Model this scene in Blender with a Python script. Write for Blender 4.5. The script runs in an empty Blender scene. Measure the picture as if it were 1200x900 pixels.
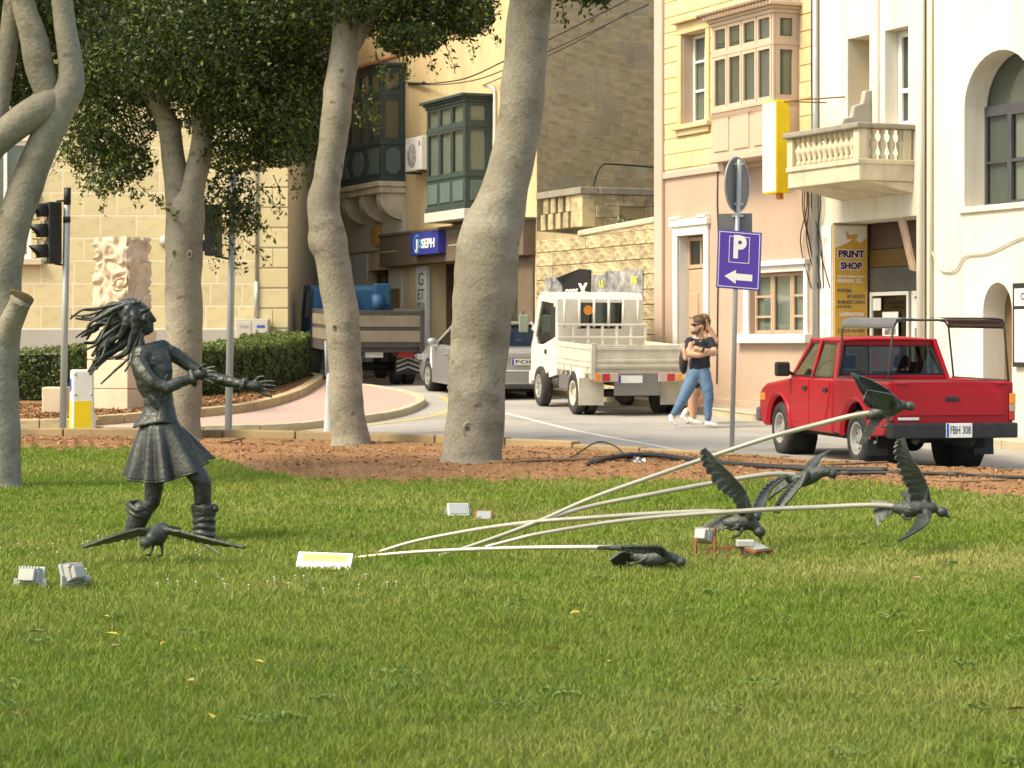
import bpy, bmesh, math, random
import numpy as np
from mathutils import Vector, Matrix, noise
random.seed(7); RNG = np.random.default_rng(7)
sc = bpy.context.scene
COL = sc.collection
# ---------------------------------------------------------------- camera, sky, sun, exposure
F, HC, YH = 2800.0, 1.35, 405.0          # focal length in photo pixels, eye height (m), horizon row
cam_d = bpy.data.cameras.new('camera'); cam = bpy.data.objects.new('camera', cam_d); COL.objects.link(cam)
cam.location = (0, 0, HC); cam.rotation_euler = (math.pi / 2, 0, 0)
cam_d.sensor_width = 36; cam_d.lens = 36 * F / 1200; cam_d.shift_y = -45 / 1200
cam_d.clip_start = .1; cam_d.clip_end = 2000
cam_d.dof.use_dof = True; cam_d.dof.focus_distance = 17.5; cam_d.dof.aperture_fstop = 9.0
sc.camera = cam
TO_SUN = Vector((-.80, -.42, 1.12)).normalized()
world = bpy.data.worlds.new('World'); sc.world = world; world.use_nodes = True
wn = world.node_tree
sky_n = wn.nodes.new('ShaderNodeTexSky'); sky_n.sky_type = 'NISHITA'; sky_n.sun_disc = False
sky_n.sun_elevation = math.asin(TO_SUN.z); sky_n.sun_rotation = math.atan2(TO_SUN.x, TO_SUN.y)
sky_n.dust_density = 3.0; sky_n.air_density = 1.0; sky_n.ozone_density = 1.0
bg = wn.nodes['Background']; bg.inputs['Strength'].default_value = .15
wn.links.new(sky_n.outputs[0], bg.inputs['Color'])
sun_d = bpy.data.lights.new('sun', 'SUN'); sun_d.energy = 1.8; sun_d.angle = math.radians(18.0); sun_d.color = (1, .92, .79)
sun = bpy.data.objects.new('sun', sun_d); COL.objects.link(sun)
sun.rotation_euler = TO_SUN.to_track_quat('Z', 'Y').to_euler(); sun.location = (-20, -10, 30)
sc.view_settings.view_transform = 'Standard'; sc.view_settings.look = 'None'
sc.view_settings.exposure = 1.24; sc.view_settings.gamma = 1.0; sc.view_settings.use_curve_mapping = False
sc.view_settings.use_white_balance = True; sc.view_settings.white_balance_temperature = 7350; sc.view_settings.white_balance_tint = 4
try:
    sc.cycles.max_bounces = 8; sc.cycles.transparent_max_bounces = 12
except Exception: pass

# ---------------------------------------------------------------- projection helpers (photo pixel + distance -> metres)
def PX(x, y, Y): return Vector(((x - 600) * Y / F, Y, HC + (YH - y) * Y / F))
_GY = [-60, 25, 30, 34, 38, 45, 60, 80, 120]; _GZ = [-.16, -.16, -.13, -.07, 0., .24, .75, 1.1, 1.4]
def g(Y): return float(np.interp(Y, _GY, _GZ))
def GY(y, h=0., road=True):
    lo, hi = 5., 140.
    for _ in range(60):
        m = (lo + hi) / 2
        v = YH + (HC - (g(m) if road else 0.) - h) * F / m
        if v > y: lo = m
        else: hi = m
    return lo
def GP(x, y, h=0., road=True):
    Y = GY(y, h, road); return Vector(((x - 600) * Y / F, Y, (g(Y) if road else 0.) + h))
def rotz(a): return Matrix.Rotation(a, 4, 'Z')

# ---------------------------------------------------------------- mesh builder
class MB:
    def __init__(s): s.v = []; s.f = []
    def add(s, vs, fs):
        o = len(s.v); s.v.extend([tuple(p) for p in vs]); s.f.extend([[i + o for i in f] for f in fs]); return s
    def box(s, x0, x1, y0, y1, z0, z1):
        if x0 > x1: x0, x1 = x1, x0
        if y0 > y1: y0, y1 = y1, y0
        if z0 > z1: z0, z1 = z1, z0
        return s.add([(x0,y0,z0),(x1,y0,z0),(x1,y1,z0),(x0,y1,z0),(x0,y0,z1),(x1,y0,z1),(x1,y1,z1),(x0,y1,z1)],
                     [(3,2,1,0),(4,5,6,7),(0,1,5,4),(1,2,6,5),(2,3,7,6),(3,0,4,7)])
    def hexa(s, p):      # 8 corners, bottom 4 then top 4
        return s.add(p, [(3,2,1,0),(4,5,6,7),(0,1,5,4),(1,2,6,5),(2,3,7,6),(3,0,4,7)])
    def bar(s, p, q, w, h, up=(0,0,1)):
        p, q = Vector(p), Vector(q); d = (q - p).normalized(); up = Vector(up)
        a = d.cross(up)
        if a.length < 1e-4: a = d.cross(Vector((1,0,0)))
        a.normalize(); b = a.cross(d).normalized(); a = a * w / 2; b = b * h / 2
        return s.hexa([p-a-b, p+a-b, q+a-b, q-a-b, p-a+b, p+a+b, q+a+b, q-a+b])
    def slab(s, pts, off):   # planar polygon with thickness vector off
        n = len(pts); off = Vector(off); P = [Vector(p) for p in pts]
        return s.add(P + [p + off for p in P], [list(range(n))[::-1], list(range(n, 2*n))] + [(i,(i+1)%n,n+(i+1)%n,n+i) for i in range(n)])
    def prism(s, poly, axis, a, b):
        def m(p, t): return {'x':(t,p[0],p[1]), 'y':(p[0],t,p[1]), 'z':(p[0],p[1],t)}[axis]
        n = len(poly)
        return s.add([m(p,a) for p in poly] + [m(p,b) for p in poly], [list(range(n))[::-1], list(range(n,2*n))] + [(i,(i+1)%n,n+(i+1)%n,n+i) for i in range(n)])
    def tube(s, pts, rad, n=8, cap=True, flat=1.0, wob=0., wsc=3.):
        P = [Vector(p) for p in pts]; k = len(P)
        R = list(rad) if hasattr(rad, '__len__') else [rad] * k
        o = len(s.v); prev = None
        for i in range(k):
            t = (P[min(i+1,k-1)] - P[max(i-1,0)]).normalized()
            if prev is None:
                a = t.cross(Vector((0,1,0)) if abs(t.y) < .9 else Vector((1,0,0))).normalized()
            else:
                a = (prev - t * prev.dot(t)).normalized()
            prev = a; b = t.cross(a)
            for j in range(n):
                an = 2*math.pi*j/n
                d = a*math.cos(an) + b*math.sin(an)*flat
                r = R[i]
                if wob: r *= 1 + wob*noise.noise((P[i] + d*R[i])*wsc)
                s.v.append(tuple(P[i] + d*r))
        for i in range(k-1):
            for j in range(n):
                s.f.append([o+i*n+j, o+i*n+(j+1)%n, o+(i+1)*n+(j+1)%n, o+(i+1)*n+j])
        if cap:
            s.f.append([o+j for j in range(n)][::-1]); s.f.append([o+(k-1)*n+j for j in range(n)])
        return s
    def lathe(s, prof, c=(0,0,0), n=16, axis='z', a0=0, a1=2*math.pi):
        o = len(s.v); full = abs(a1-a0-2*math.pi) < 1e-6; m = n if full else n+1; c = Vector(c)
        for (r, h) in prof:
            for j in range(m):
                an = a0+(a1-a0)*j/n; u, v = r*math.cos(an), r*math.sin(an)
                s.v.append(tuple(c + Vector({'z':(u,v,h),'y':(u,h,v),'x':(h,u,v)}[axis])))
        for i in range(len(prof)-1):
            for j in range(n):
                s.f.append([o+i*m+j, o+i*m+(j+1)%m, o+(i+1)*m+(j+1)%m, o+(i+1)*m+j])
        return s
    def ell(s, c, r, R=None, nu=14, nv=9):
        o = len(s.v); c = Vector(c); r = r if hasattr(r,'__len__') else (r,r,r); vs = []
        for i in range(nv+1):
            th = math.pi*i/nv
            for j in range(nu):
                ph = 2*math.pi*j/nu
                p = Vector((r[0]*math.sin(th)*math.cos(ph), r[1]*math.sin(th)*math.sin(ph), r[2]*math.cos(th)))
                if R is not None: p = R @ p
                s.v.append(tuple(c+p))
        for i in range(nv):
            for j in range(nu):
                s.f.append([o+i*nu+j, o+(i+1)*nu+j, o+(i+1)*nu+(j+1)%nu, o+i*nu+(j+1)%nu])
        return s
    def limb(s, pts, rad, n=12):   # closed rounded tube for remeshing
        s.tube(pts, rad, n)
        R = rad if hasattr(rad,'__len__') else [rad]*len(pts)
        s.ell(pts[0], R[0], nu=n, nv=8); s.ell(pts[-1], R[-1], nu=n, nv=8); return s
    def xf(s, M_): s.v = [tuple(M_ @ Vector(p)) for p in s.v]; return s
    def mesh(s, name):
        me = bpy.data.meshes.new(name); me.from_pydata(s.v, [], s.f); me.validate(); me.update(); return me
    def build(s, name, mat, parent=None, smooth=False, bev=0., seg=2, auto=None, loc=None):
        me = s.mesh(name); return link(name, me, mat, parent, smooth, bev, seg, auto, loc)
def link(name, me, mat, parent=None, smooth=False, bev=0., seg=2, auto=None, loc=None):
    o = bpy.data.objects.new(name, me); COL.objects.link(o)
    if mat is not None and not me.materials: me.materials.append(mat)
    if parent is not None: o.parent = parent
    if loc is not None: o.location = loc
    if smooth or auto is not None:
        me.polygons.foreach_set('use_smooth', [True]*len(me.polygons))
        if auto is not None: sharp_by_angle(me, auto)
    if bev:
        b = o.modifiers.new('bevel', 'BEVEL'); b.width = bev; b.segments = seg; b.limit_method = 'ANGLE'; b.angle_limit = math.radians(35)
    return o
def sharp_by_angle(me, deg):
    bm = bmesh.new(); bm.from_mesh(me); lim = math.radians(deg)
    for e in bm.edges:
        e.smooth = not (len(e.link_faces) == 2 and e.calc_face_angle(0) > lim)
    bm.to_mesh(me); bm.free()
def baked(name, mb, mods, mat, parent=None, smooth=True, post=None):
    """evaluate modifiers into a clean mesh"""
    me = mb.mesh('tmp') if isinstance(mb, MB) else mb
    t = bpy.data.objects.new('tmp', me); COL.objects.link(t)
    for ty, kw in mods:
        m = t.modifiers.new(ty, ty)
        for k, v in kw.items(): setattr(m, k, v)
    dg = bpy.context.evaluated_depsgraph_get()
    nm = bpy.data.meshes.new_from_object(t.evaluated_get(dg)); nm.name = name
    bpy.data.objects.remove(t); bpy.data.meshes.remove(me)
    nm.materials.clear()
    if post: post(nm)
    return link(name, nm, mat, parent, smooth)
def organic(name, mb, vox, mat, parent=None, it=4, fac=.5, disp=0., dsc=20., post=None):
    def pp(me):
        if disp:
            n = len(me.vertices); co = np.empty(n*3); me.vertices.foreach_get('co', co); co = co.reshape(-1,3)
            no = np.empty(n*3); me.vertices.foreach_get('normal', no); no = no.reshape(-1,3)
            d = np.array([noise.noise(Vector(p)*dsc) + .5*noise.noise(Vector(p)*dsc*2.3) for p in co])
            co += no*d[:,None]*disp; me.vertices.foreach_set('co', co.ravel()); me.update()
        if post: post(me)
    return baked(name, mb, [('REMESH', dict(mode='VOXEL', voxel_size=vox)), ('SMOOTH', dict(factor=fac, iterations=it))], mat, parent, True, pp)
def clean(me):
    bm = bmesh.new(); bm.from_mesh(me); bmesh.ops.remove_doubles(bm, verts=bm.verts[:], dist=1e-5); bmesh.ops.dissolve_degenerate(bm, edges=bm.edges[:], dist=1e-6)
    bmesh.ops.recalc_face_normals(bm, faces=bm.faces[:]); bm.to_mesh(me); bm.free(); return me
def cut(name, mb, cutters, mat, parent=None, bev=0., warp=None):
    """mb minus each cutter in turn"""
    me = clean(mb.mesh('tmp')); ces = []
    t = bpy.data.objects.new('tmp', me); COL.objects.link(t)
    for c in (cutters if isinstance(cutters, list) else [cutters]):
        ce = bpy.data.objects.new('cutter', clean(c.mesh('cutter'))); COL.objects.link(ce); ces.append(ce)
        m = t.modifiers.new('b', 'BOOLEAN'); m.object = ce; m.operation = 'DIFFERENCE'; m.solver = 'EXACT'
    dg = bpy.context.evaluated_depsgraph_get(); nm = bpy.data.meshes.new_from_object(t.evaluated_get(dg)); nm.name = name; nm.materials.clear()
    for ce in ces: cm = ce.data; bpy.data.objects.remove(ce); bpy.data.meshes.remove(cm)
    bpy.data.objects.remove(t); bpy.data.meshes.remove(me)
    if warp:
        for v in nm.vertices: v.co = warp(v.co)
    o = link(name, nm, mat, parent)
    if bev:
        b = o.modifiers.new('bevel','BEVEL'); b.width = bev; b.segments = 3; b.limit_method = 'ANGLE'; b.angle_limit = math.radians(40); b.harden_normals = False
    return o
def np_mesh(name, V, Q, mat, parent=None, attr=None, smooth=False, k=4):
    """V (n,3), Q (m,k) -> object; attr: per-vertex float list {'tint':arr}"""
    me = bpy.data.meshes.new(name); n, m = len(V), len(Q)
    me.vertices.add(n); me.vertices.foreach_set('co', np.asarray(V, dtype=np.float32).ravel())
    me.loops.add(m*k); me.loops.foreach_set('vertex_index', np.asarray(Q, dtype=np.int32).ravel())
    me.polygons.add(m); me.polygons.foreach_set('loop_start', np.arange(0, m*k, k, dtype=np.int32))
    try: me.polygons.foreach_set('loop_total', np.full(m, k, dtype=np.int32))
    except Exception: pass
    me.update(calc_edges=True); me.validate()
    for a, arr in (attr or {}).items():
        at = me.attributes.new(a, 'FLOAT', 'POINT'); at.data.foreach_set('value', np.asarray(arr, dtype=np.float32))
    return link(name, me, mat, parent, smooth)

def tag(o, label=None, cat=None, group=None, kind=None):
    if label: o['label'] = label
    if cat: o['category'] = cat
    if group: o['group'] = group
    if kind: o['kind'] = kind
    return o
def thing(name, label, cat, loc=(0,0,0), rz=0., group=None, pitch=0.):
    o = bpy.data.objects.new(name, None); COL.objects.link(o); o.empty_display_size = .2
    o.location = loc; o.rotation_mode = 'XYZ'; o.rotation_euler = (0, pitch, rz)
    return tag(o, label, cat, group)
def copy_tree(o, parent=None):
    c = o.copy(); COL.objects.link(c); c.parent = parent
    for ch in list(o.children): copy_tree(ch, c)
    return c
def text_mesh(body, size, extr=.002, bold=0., align='CENTER'):
    cu = bpy.data.curves.new('txt', 'FONT'); cu.body = body; cu.size = size; cu.extrude = extr; cu.offset = bold
    cu.align_x = align; cu.align_y = 'CENTER'; cu.resolution_u = 3
    t = bpy.data.objects.new('txt', cu); COL.objects.link(t)
    dg = bpy.context.evaluated_depsgraph_get()
    me = bpy.data.meshes.new_from_object(t.evaluated_get(dg)); me.materials.clear()
    bpy.data.objects.remove(t); bpy.data.curves.remove(cu)
    return me
def lettering(body, size, mat, parent, origin, right, up, wid=None, extr=.002, bold=0., name='lettering', align='CENTER'):
    """text with its own plane: right/up vectors; stretched to width wid"""
    me = text_mesh(body, size, extr, bold, align)
    r, u = Vector(right).normalized(), Vector(up).normalized(); n = r.cross(u)
    sx = 1.
    if wid:
        xs = [v.co.x for v in me.vertices]
        if xs and max(xs) > min(xs): sx = wid/(max(xs)-min(xs))
    M_ = Matrix((( r.x*sx,u.x,n.x,origin[0]),(r.y*sx,u.y,n.y,origin[1]),(r.z*sx,u.z,n.z,origin[2]),(0,0,0,1)))
    me.transform(M_)
    return link(name, me, mat, parent)

def catmull(P, sub=6):
    P = [np.array(p, float) for p in P]; out = []
    for i in range(len(P)-1):
        p0, p1, p2, p3 = P[max(i-1,0)], P[i], P[i+1], P[min(i+2,len(P)-1)]
        for k in range(sub):
            t = k/sub
            out.append(.5*((2*p1)+(-p0+p2)*t+(2*p0-5*p1+4*p2-p3)*t*t+(-p0+3*p1-3*p2+p3)*t**3))
    out.append(P[-1]); return out

# ---------------------------------------------------------------- materials
def srgb(r, g_, b):
    f = lambda c: (c/255/12.92 if c/255 <= .04045 else ((c/255+.055)/1.055)**2.4)
    return (f(r), f(g_), f(b), 1)
def mat(name, col, rough=.7, col2=None, scale=3., amt=.5, bump=0., bscale=25., metal=0., rnd=0., spec=.3, stretch=None, attr=None, acol=None,
        fine=0., fscale=60., emit=0., coat=0., trans=0., stain=None, stscale=1.2, stth=(.55,.7), bdist=.01, vor=None, spots=None, streak=None):
    m = bpy.data.materials.new(name); m.use_nodes = True; nt = m.node_tree; N = nt.nodes; L = nt.links
    b = N['Principled BSDF']; b.inputs['Roughness'].default_value = rough; b.inputs['Metallic'].default_value = metal
    b.inputs['Specular IOR Level'].default_value = spec
    if coat: b.inputs['Coat Weight'].default_value = coat; b.inputs['Coat Roughness'].default_value = .08
    c4 = lambda c: tuple(c) if len(c) == 4 else tuple(c)+(1,)
    col = c4(col)
    tc = N.new('ShaderNodeTexCoord'); vec = tc.outputs['Object']
    if stretch:
        mp = N.new('ShaderNodeMapping'); mp.inputs['Scale'].default_value = stretch; L.new(vec, mp.inputs['Vector']); vec2 = mp.outputs[0]
    else: vec2 = vec
    def mixc(fac, a, c2, mode='MIX'):
        mx = N.new('ShaderNodeMix'); mx.data_type = 'RGBA'; mx.blend_type = mode
        if isinstance(fac, float): mx.inputs[0].default_value = fac
        else: L.new(fac, mx.inputs[0])
        for sock, v in ((mx.inputs[6], a), (mx.inputs[7], c2)):
            if isinstance(v, tuple): sock.default_value = v
            else: L.new(v, sock)
        return mx.outputs[2]
    def nz(sca, det=4., v=vec, ro=.55):
        n = N.new('ShaderNodeTexNoise'); n.inputs['Scale'].default_value = sca; n.inputs['Detail'].default_value = det; n.inputs['Roughness'].default_value = ro
        L.new(v, n.inputs['Vector']); return n.outputs['Fac']
    def ramp(f, a, c, lo=0., hi=1.):
        r = N.new('ShaderNodeMapRange'); r.inputs[1].default_value = a; r.inputs[2].default_value = c; r.inputs[3].default_value = lo; r.inputs[4].default_value = hi
        L.new(f, r.inputs[0]); return r.outputs[0]
    cur = col
    c2 = c4(col2) if col2 is not None else tuple(x*.62 for x in col[:3])+(1,)
    if amt: cur = mixc(ramp(nz(scale, 5., vec2), .35, .68, 0., amt), cur, c2)
    if stain is not None: cur = mixc(ramp(nz(stscale, 6., vec2, .65), stth[0], stth[1], 0., .85), cur, c4(stain))
    if streak is not None:
        ms = N.new('ShaderNodeMapping'); ms.inputs['Scale'].default_value = (2.2,2.2,.16); L.new(vec, ms.inputs['Vector'])
        cur = mixc(ramp(nz(1.6, 6., ms.outputs[0], .6), .50, .78, 0., .8), cur, c4(streak))
    if spots is not None:
        vs_ = N.new('ShaderNodeTexVoronoi'); vs_.inputs['Scale'].default_value = spots[0]; vs_.inputs['Randomness'].default_value = 1.
        mw = N.new('ShaderNodeMix'); mw.data_type = 'VECTOR'; L.new(vec2, mw.inputs[4]); wv = N.new('ShaderNodeTexNoise'); wv.inputs['Scale'].default_value = 4.; L.new(vec2, wv.inputs['Vector']); L.new(wv.outputs['Color'], mw.inputs[5]); mw.inputs[0].default_value = .12
        L.new(mw.outputs[1], vs_.inputs['Vector']); cur = mixc(ramp(vs_.outputs['Distance'], spots[1]*.4, spots[1], .75, 0.), cur, c4(spots[2]))
    if fine: cur = mixc(ramp(nz(fscale, 3.), .3, .7, 0., fine), cur, tuple(x*.45 for x in col[:3])+(1,))
    if attr:
        at = N.new('ShaderNodeAttribute'); at.attribute_name = attr; cur = mixc(at.outputs['Fac'], cur, c4(acol))
    if rnd:
        oi = N.new('ShaderNodeObjectInfo'); hs = N.new('ShaderNodeHueSaturation')
        L.new(ramp(oi.outputs['Random'], 0., 1., 1-rnd, 1+rnd), hs.inputs['Value'])
        if isinstance(cur, tuple): hs.inputs['Color'].default_value = cur
        else: L.new(cur, hs.inputs['Color'])
        cur = hs.outputs[0]
    if isinstance(cur, tuple): b.inputs['Base Color'].default_value = cur
    else: L.new(cur, b.inputs['Base Color'])
    if bump:
        bp = N.new('ShaderNodeBump'); bp.inputs['Strength'].default_value = bump; bp.inputs['Distance'].default_value = bdist
        h = nz(bscale, 6.)
        if vor:
            vo = N.new('ShaderNodeTexVoronoi'); vo.inputs['Scale'].default_value = vor; vo.feature = 'DISTANCE_TO_EDGE'; L.new(vec2, vo.inputs['Vector'])
            ad = N.new('ShaderNodeMath'); ad.operation = 'MULTIPLY_ADD'; L.new(ramp(vo.outputs['Distance'], 0., .12), ad.inputs[0]); ad.inputs[1].default_value = .5; L.new(h, ad.inputs[2]); h = ad.outputs[0]
        L.new(h, bp.inputs['Height']); L.new(bp.outputs[0], b.inputs['Normal'])
    if emit:
        b.inputs['Emission Color'].default_value = col; b.inputs['Emission Strength'].default_value = emit
    if trans:
        tr = N.new('ShaderNodeBsdfTranslucent'); mx = N.new('ShaderNodeMixShader'); mx.inputs[0].default_value = trans
        if isinstance(cur, tuple): tr.inputs[0].default_value = cur
        else: L.new(cur, tr.inputs[0])
        out = N['Material Output']; L.new(b.outputs[0], mx.inputs[1]); L.new(tr.outputs[0], mx.inputs[2]); L.new(mx.outputs[0], out.inputs[0])
    return m
def glass(name, tint=(.75,.8,.8), fac=.25, rough=.03):
    m = bpy.data.materials.new(name); m.use_nodes = True; N = m.node_tree.nodes; L = m.node_tree.links
    N.remove(N['Principled BSDF']); gl = N.new('ShaderNodeBsdfGlossy'); gl.inputs['Roughness'].default_value = rough
    tr = N.new('ShaderNodeBsdfTransparent'); tr.inputs[0].default_value = tuple(tint)+(1,)
    mx = N.new('ShaderNodeMixShader'); lw = N.new('ShaderNodeLayerWeight'); fr = N.new('ShaderNodeMath'); fr.operation = 'POWER'; L.new(lw.outputs['Facing'], fr.inputs[0]); fr.inputs[1].default_value = 4.
    ma = N.new('ShaderNodeMath'); ma.operation = 'ADD'; ma.inputs[1].default_value = fac; ma.use_clamp = True
    L.new(fr.outputs[0], ma.inputs[0]); L.new(ma.outputs[0], mx.inputs[0])
    L.new(tr.outputs[0], mx.inputs[1]); L.new(gl.outputs[0], mx.inputs[2]); L.new(mx.outputs[0], N['Material Output'].inputs[0])
    return m
m_lawn = mat('lawn_soil', (.10,.14,.024), .9, (.12,.13,.04), 1.3, .8, .5, 60)
m_grass = mat('grass_blades', (.138,.222,.022), .6, (.225,.268,.044), .6, .9, attr='tint', acol=(.36,.34,.11), trans=.3, spec=.2)
m_soil = mat('red_brown_soil', (.24,.118,.048), .95, (.34,.185,.085), 1.6, .8, .9, 22, bdist=.03, fine=.35, fscale=30)
m_chip = mat('wood_chips', (.27,.14,.062), .9, (.15,.075,.035), 3, .6, attr='tint', acol=(.42,.27,.14))
m_road = mat('concrete_road', (.37,.35,.32), .85, (.28,.265,.24), .55, .8, .25, 90, fine=.18, fscale=120, stain=(.20,.19,.175), stscale=.6, stth=(.52,.72))
m_paint_w = mat('road_white_paint', (.62,.61,.57), .75, (.36,.35,.33), 4, .8)
m_paint_y = mat('road_yellow_paint', (.58,.42,.10), .75, (.36,.30,.18), 4, .8)
m_pink = mat('pink_concrete_paving', (.47,.305,.255), .85, (.38,.30,.26), 1.0, .8, .2, 80, fine=.12, fscale=90)
m_kerb = mat('sandstone_kerb', (.46,.36,.20), .85, (.33,.25,.14), 2.2, .8, .35, 40, rnd=.10, stain=(.22,.18,.12), stscale=1.7)
m_kerb2 = mat('bed_kerb_stone', (.34,.245,.125), .9, (.22,.17,.10), 1.3, .8, .4, 30, rnd=.08, stain=(.15,.12,.08), stscale=1.2)
m_cream = mat('cream_kerb', (.50,.43,.30), .85, (.38,.32,.22), 3, .7, .2, 50, rnd=.08)
m_pave = mat('pale_pavement', (.40,.37,.32), .9, (.30,.28,.24), 2, .7, .2, 50)
m_bark = mat('ficus_bark', (.335,.295,.225), .92, (.215,.19,.138), 1.3, 1., .6, 26, fine=.45, fscale=20, bdist=.022, stretch=(.8,.8,1.35), stain=(.15,.13,.085), stscale=3.4, stth=(.53,.66), spots=(3.6,.15,(.075,.06,.04)), streak=(.28,.26,.205))
m_leaf = mat('ficus_leaves', (.030,.052,.013), .42, (.018,.032,.009), 2, .6, attr='tint', acol=(.26,.30,.035), trans=.2, spec=.3)
m_hedge = mat('hedge_leaves', (.055,.085,.022), .45, (.03,.05,.014), 3, .6, attr='tint', acol=(.24,.30,.06), trans=.2, spec=.4)
m_dark = mat('dark_interior', (.014,.013,.012), .8, amt=0)  # near-black colour stands in for unlit rooms behind openings
m_bronze = mat('dark_bronze', (.026,.027,.022), .42, (.078,.084,.070), 4.5, .9, .5, 40, metal=.3, spec=.55, fine=.5, fscale=26, bdist=.012)
m_bronze2 = mat('bird_bronze', (.040,.044,.034), .46, (.105,.118,.10), 6, .85, .6, 60, metal=.25, spec=.5, fine=.35, fscale=50)
m_rod = mat('pale_steel_rod', (.60,.54,.42), .38, (.45,.40,.30), 6, .6, metal=.55, spec=.5)
m_galv = mat('galvanised_pole', (.42,.43,.42), .5, (.33,.34,.33), 5, .6, metal=.5)
m_gsign = mat('grey_sign_back', (.17,.175,.175), .55, (.12,.12,.12), 3, .6, metal=.3)
m_black = mat('black_plastic', (.02,.02,.021), .5, (.035,.035,.035), 8, .6)
m_rub = mat('tyre_rubber', (.028,.027,.026), .85, (.06,.056,.05), 6, .8, .3, 60)
m_white = mat('white_paint', (.72,.71,.67), .5, (.58,.56,.50), 3, .7)
m_red_lens = mat('red_lens', (.42,.03,.03), .25, amt=.3, coat=.5)
m_amb = mat('amber_lens', (.75,.26,.03), .25, amt=.3, coat=.5)
m_yel = mat('yellow_paint', (.80,.56,.02), .45, (.68,.46,.02), 4, .6)
m_glass = glass('clear_window_glass', (.68,.72,.70), .07)
m_cglass = glass('car_window_glass', (.5,.55,.53), .05)
m_plate = mat('number_plate', (.74,.74,.71), .5, amt=.3)
m_blue = mat('blue_strip', (.03,.08,.42), .5, amt=.2)
m_ink = mat('black_ink', (.03,.03,.03), .6, amt=0)
m_rust = mat('rusty_steel', (.25,.11,.045), .85, (.14,.07,.035), 12, .8)
m_metal = mat('steel_wheel', (.50,.49,.45), .45, (.32,.30,.27), 8, .7, metal=.5)
m_chrome = mat('chrome', (.65,.65,.65), .2, amt=.2, metal=.9)
# ================================================================ ground, lawn, beds, road, pavements
def struct(o): return tag(o, kind='structure')
def poly_sheet(name, pts, zf, m, step=1., parent=None):
    """flat polygon cut in strips along Y and draped on zf(Y)"""
    bm = bmesh.new(); vs = [bm.verts.new((p[0], p[1], 0)) for p in pts]; bm.faces.new(vs)
    ys = [p[1] for p in pts]; y = math.floor(min(ys))+step
    while y < max(ys):
        bmesh.ops.bisect_plane(bm, geom=bm.verts[:]+bm.edges[:]+bm.faces[:], plane_co=(0,y,0), plane_no=(0,1,0)); y += step
    bmesh.ops.triangulate(bm, faces=bm.faces[:])
    for v in bm.verts: v.co.z = zf(v.co.y)
    bmesh.ops.recalc_face_normals(bm, faces=bm.faces[:])
    if sum(f.normal.z for f in bm.faces) < 0: bmesh.ops.reverse_faces(bm, faces=bm.faces[:])
    me = bpy.data.meshes.new(name); bm.to_mesh(me); bm.free()
    return link(name, me, m, parent)
# road: one sheet out to the horizon
xs = [-900,-200,-60,-20,0,20,60,200,900]; ysr = [-80,25,30,34,38,41.5,45,50,60,70,80,120,300,1500]
V = [(x, y, g(y)) for y in ysr for x in xs]; n = len(xs)
Q = [(j*n+i, j*n+i+1, (j+1)*n+i+1, (j+1)*n+i) for j in range(len(ysr)-1) for i in range(n-1)]
road = struct(np_mesh('road', np.array(V), np.array(Q), m_road))

KERB_IMG = [(-900,508),(-200,512),(20,515),(250,517),(420,521),(600,527),(690,531),(870,540),(1047,550),(1200,558),(1400,575),(1900,640)]
LAWN_IMG = [(-900,520),(-200,525),(100,527),(236,528),(258,541),(330,559),(400,566),(600,566),(720,563),(800,565),(1000,566),(1090,573),(1150,581),(1250,591),(1400,605),(1900,680)]
KX, KY = np.array(KERB_IMG, float).T; SX, SY = np.array(LAWN_IMG, float).T
def flatP(x, y): Y = F*HC/(y-YH); return ((x-600)*Y/F, Y)
kw = [flatP(x, y) for x, y in KERB_IMG]
kc = [p for p in catmull([(-60., 40.)] + kw + [(22., 2.), (26., -30.)], 12)]
# lawn slab
lawn_poly = [(p[0], p[1]) for p in kc] + [(26, -60), (-60, -60)]
lawn = struct(poly_sheet('lawn', lawn_poly, lambda y: 0., m_lawn, 4.))
# soil bed between lawn and kerb, lumpy
nx, ny = 620, 56; ix = np.linspace(-850, 1850, nx); kyi = np.interp(ix, KX, KY); syi = np.interp(ix, SX, SY)+2*np.sin(ix*.11)+1.5*np.sin(ix*.37+1)
V = []
for i in range(nx):
    p0 = flatP(ix[i], syi[i]); p1 = flatP(ix[i], kyi[i])
    for j in range(ny):
        t = j/(ny-1); x = p0[0]+(p1[0]-p0[0])*t; y = p0[1]+(p1[1]-p0[1])*t
        q = Vector((x, y, 0)); e = math.sin(math.pi*min(1, t*1.15))**.6 if t < .87 else .75
        z = .012 + e*(.05 + .035*noise.noise(q*1.3) + .028*noise.noise(q*4.) + .016*noise.noise(q*11.) + .008*noise.noise(q*25.))
        V.append((x, y, max(z, .006)))
Q = [(i*ny+j, (i+1)*ny+j, (i+1)*ny+j+1, i*ny+j+1) for i in range(nx-1) for j in range(ny-1)]
soil = struct(np_mesh('soil_bed', np.array(V), np.array(Q), m_soil, smooth=True))
soilV = np.array(V).reshape(nx, ny, 3)
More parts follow.
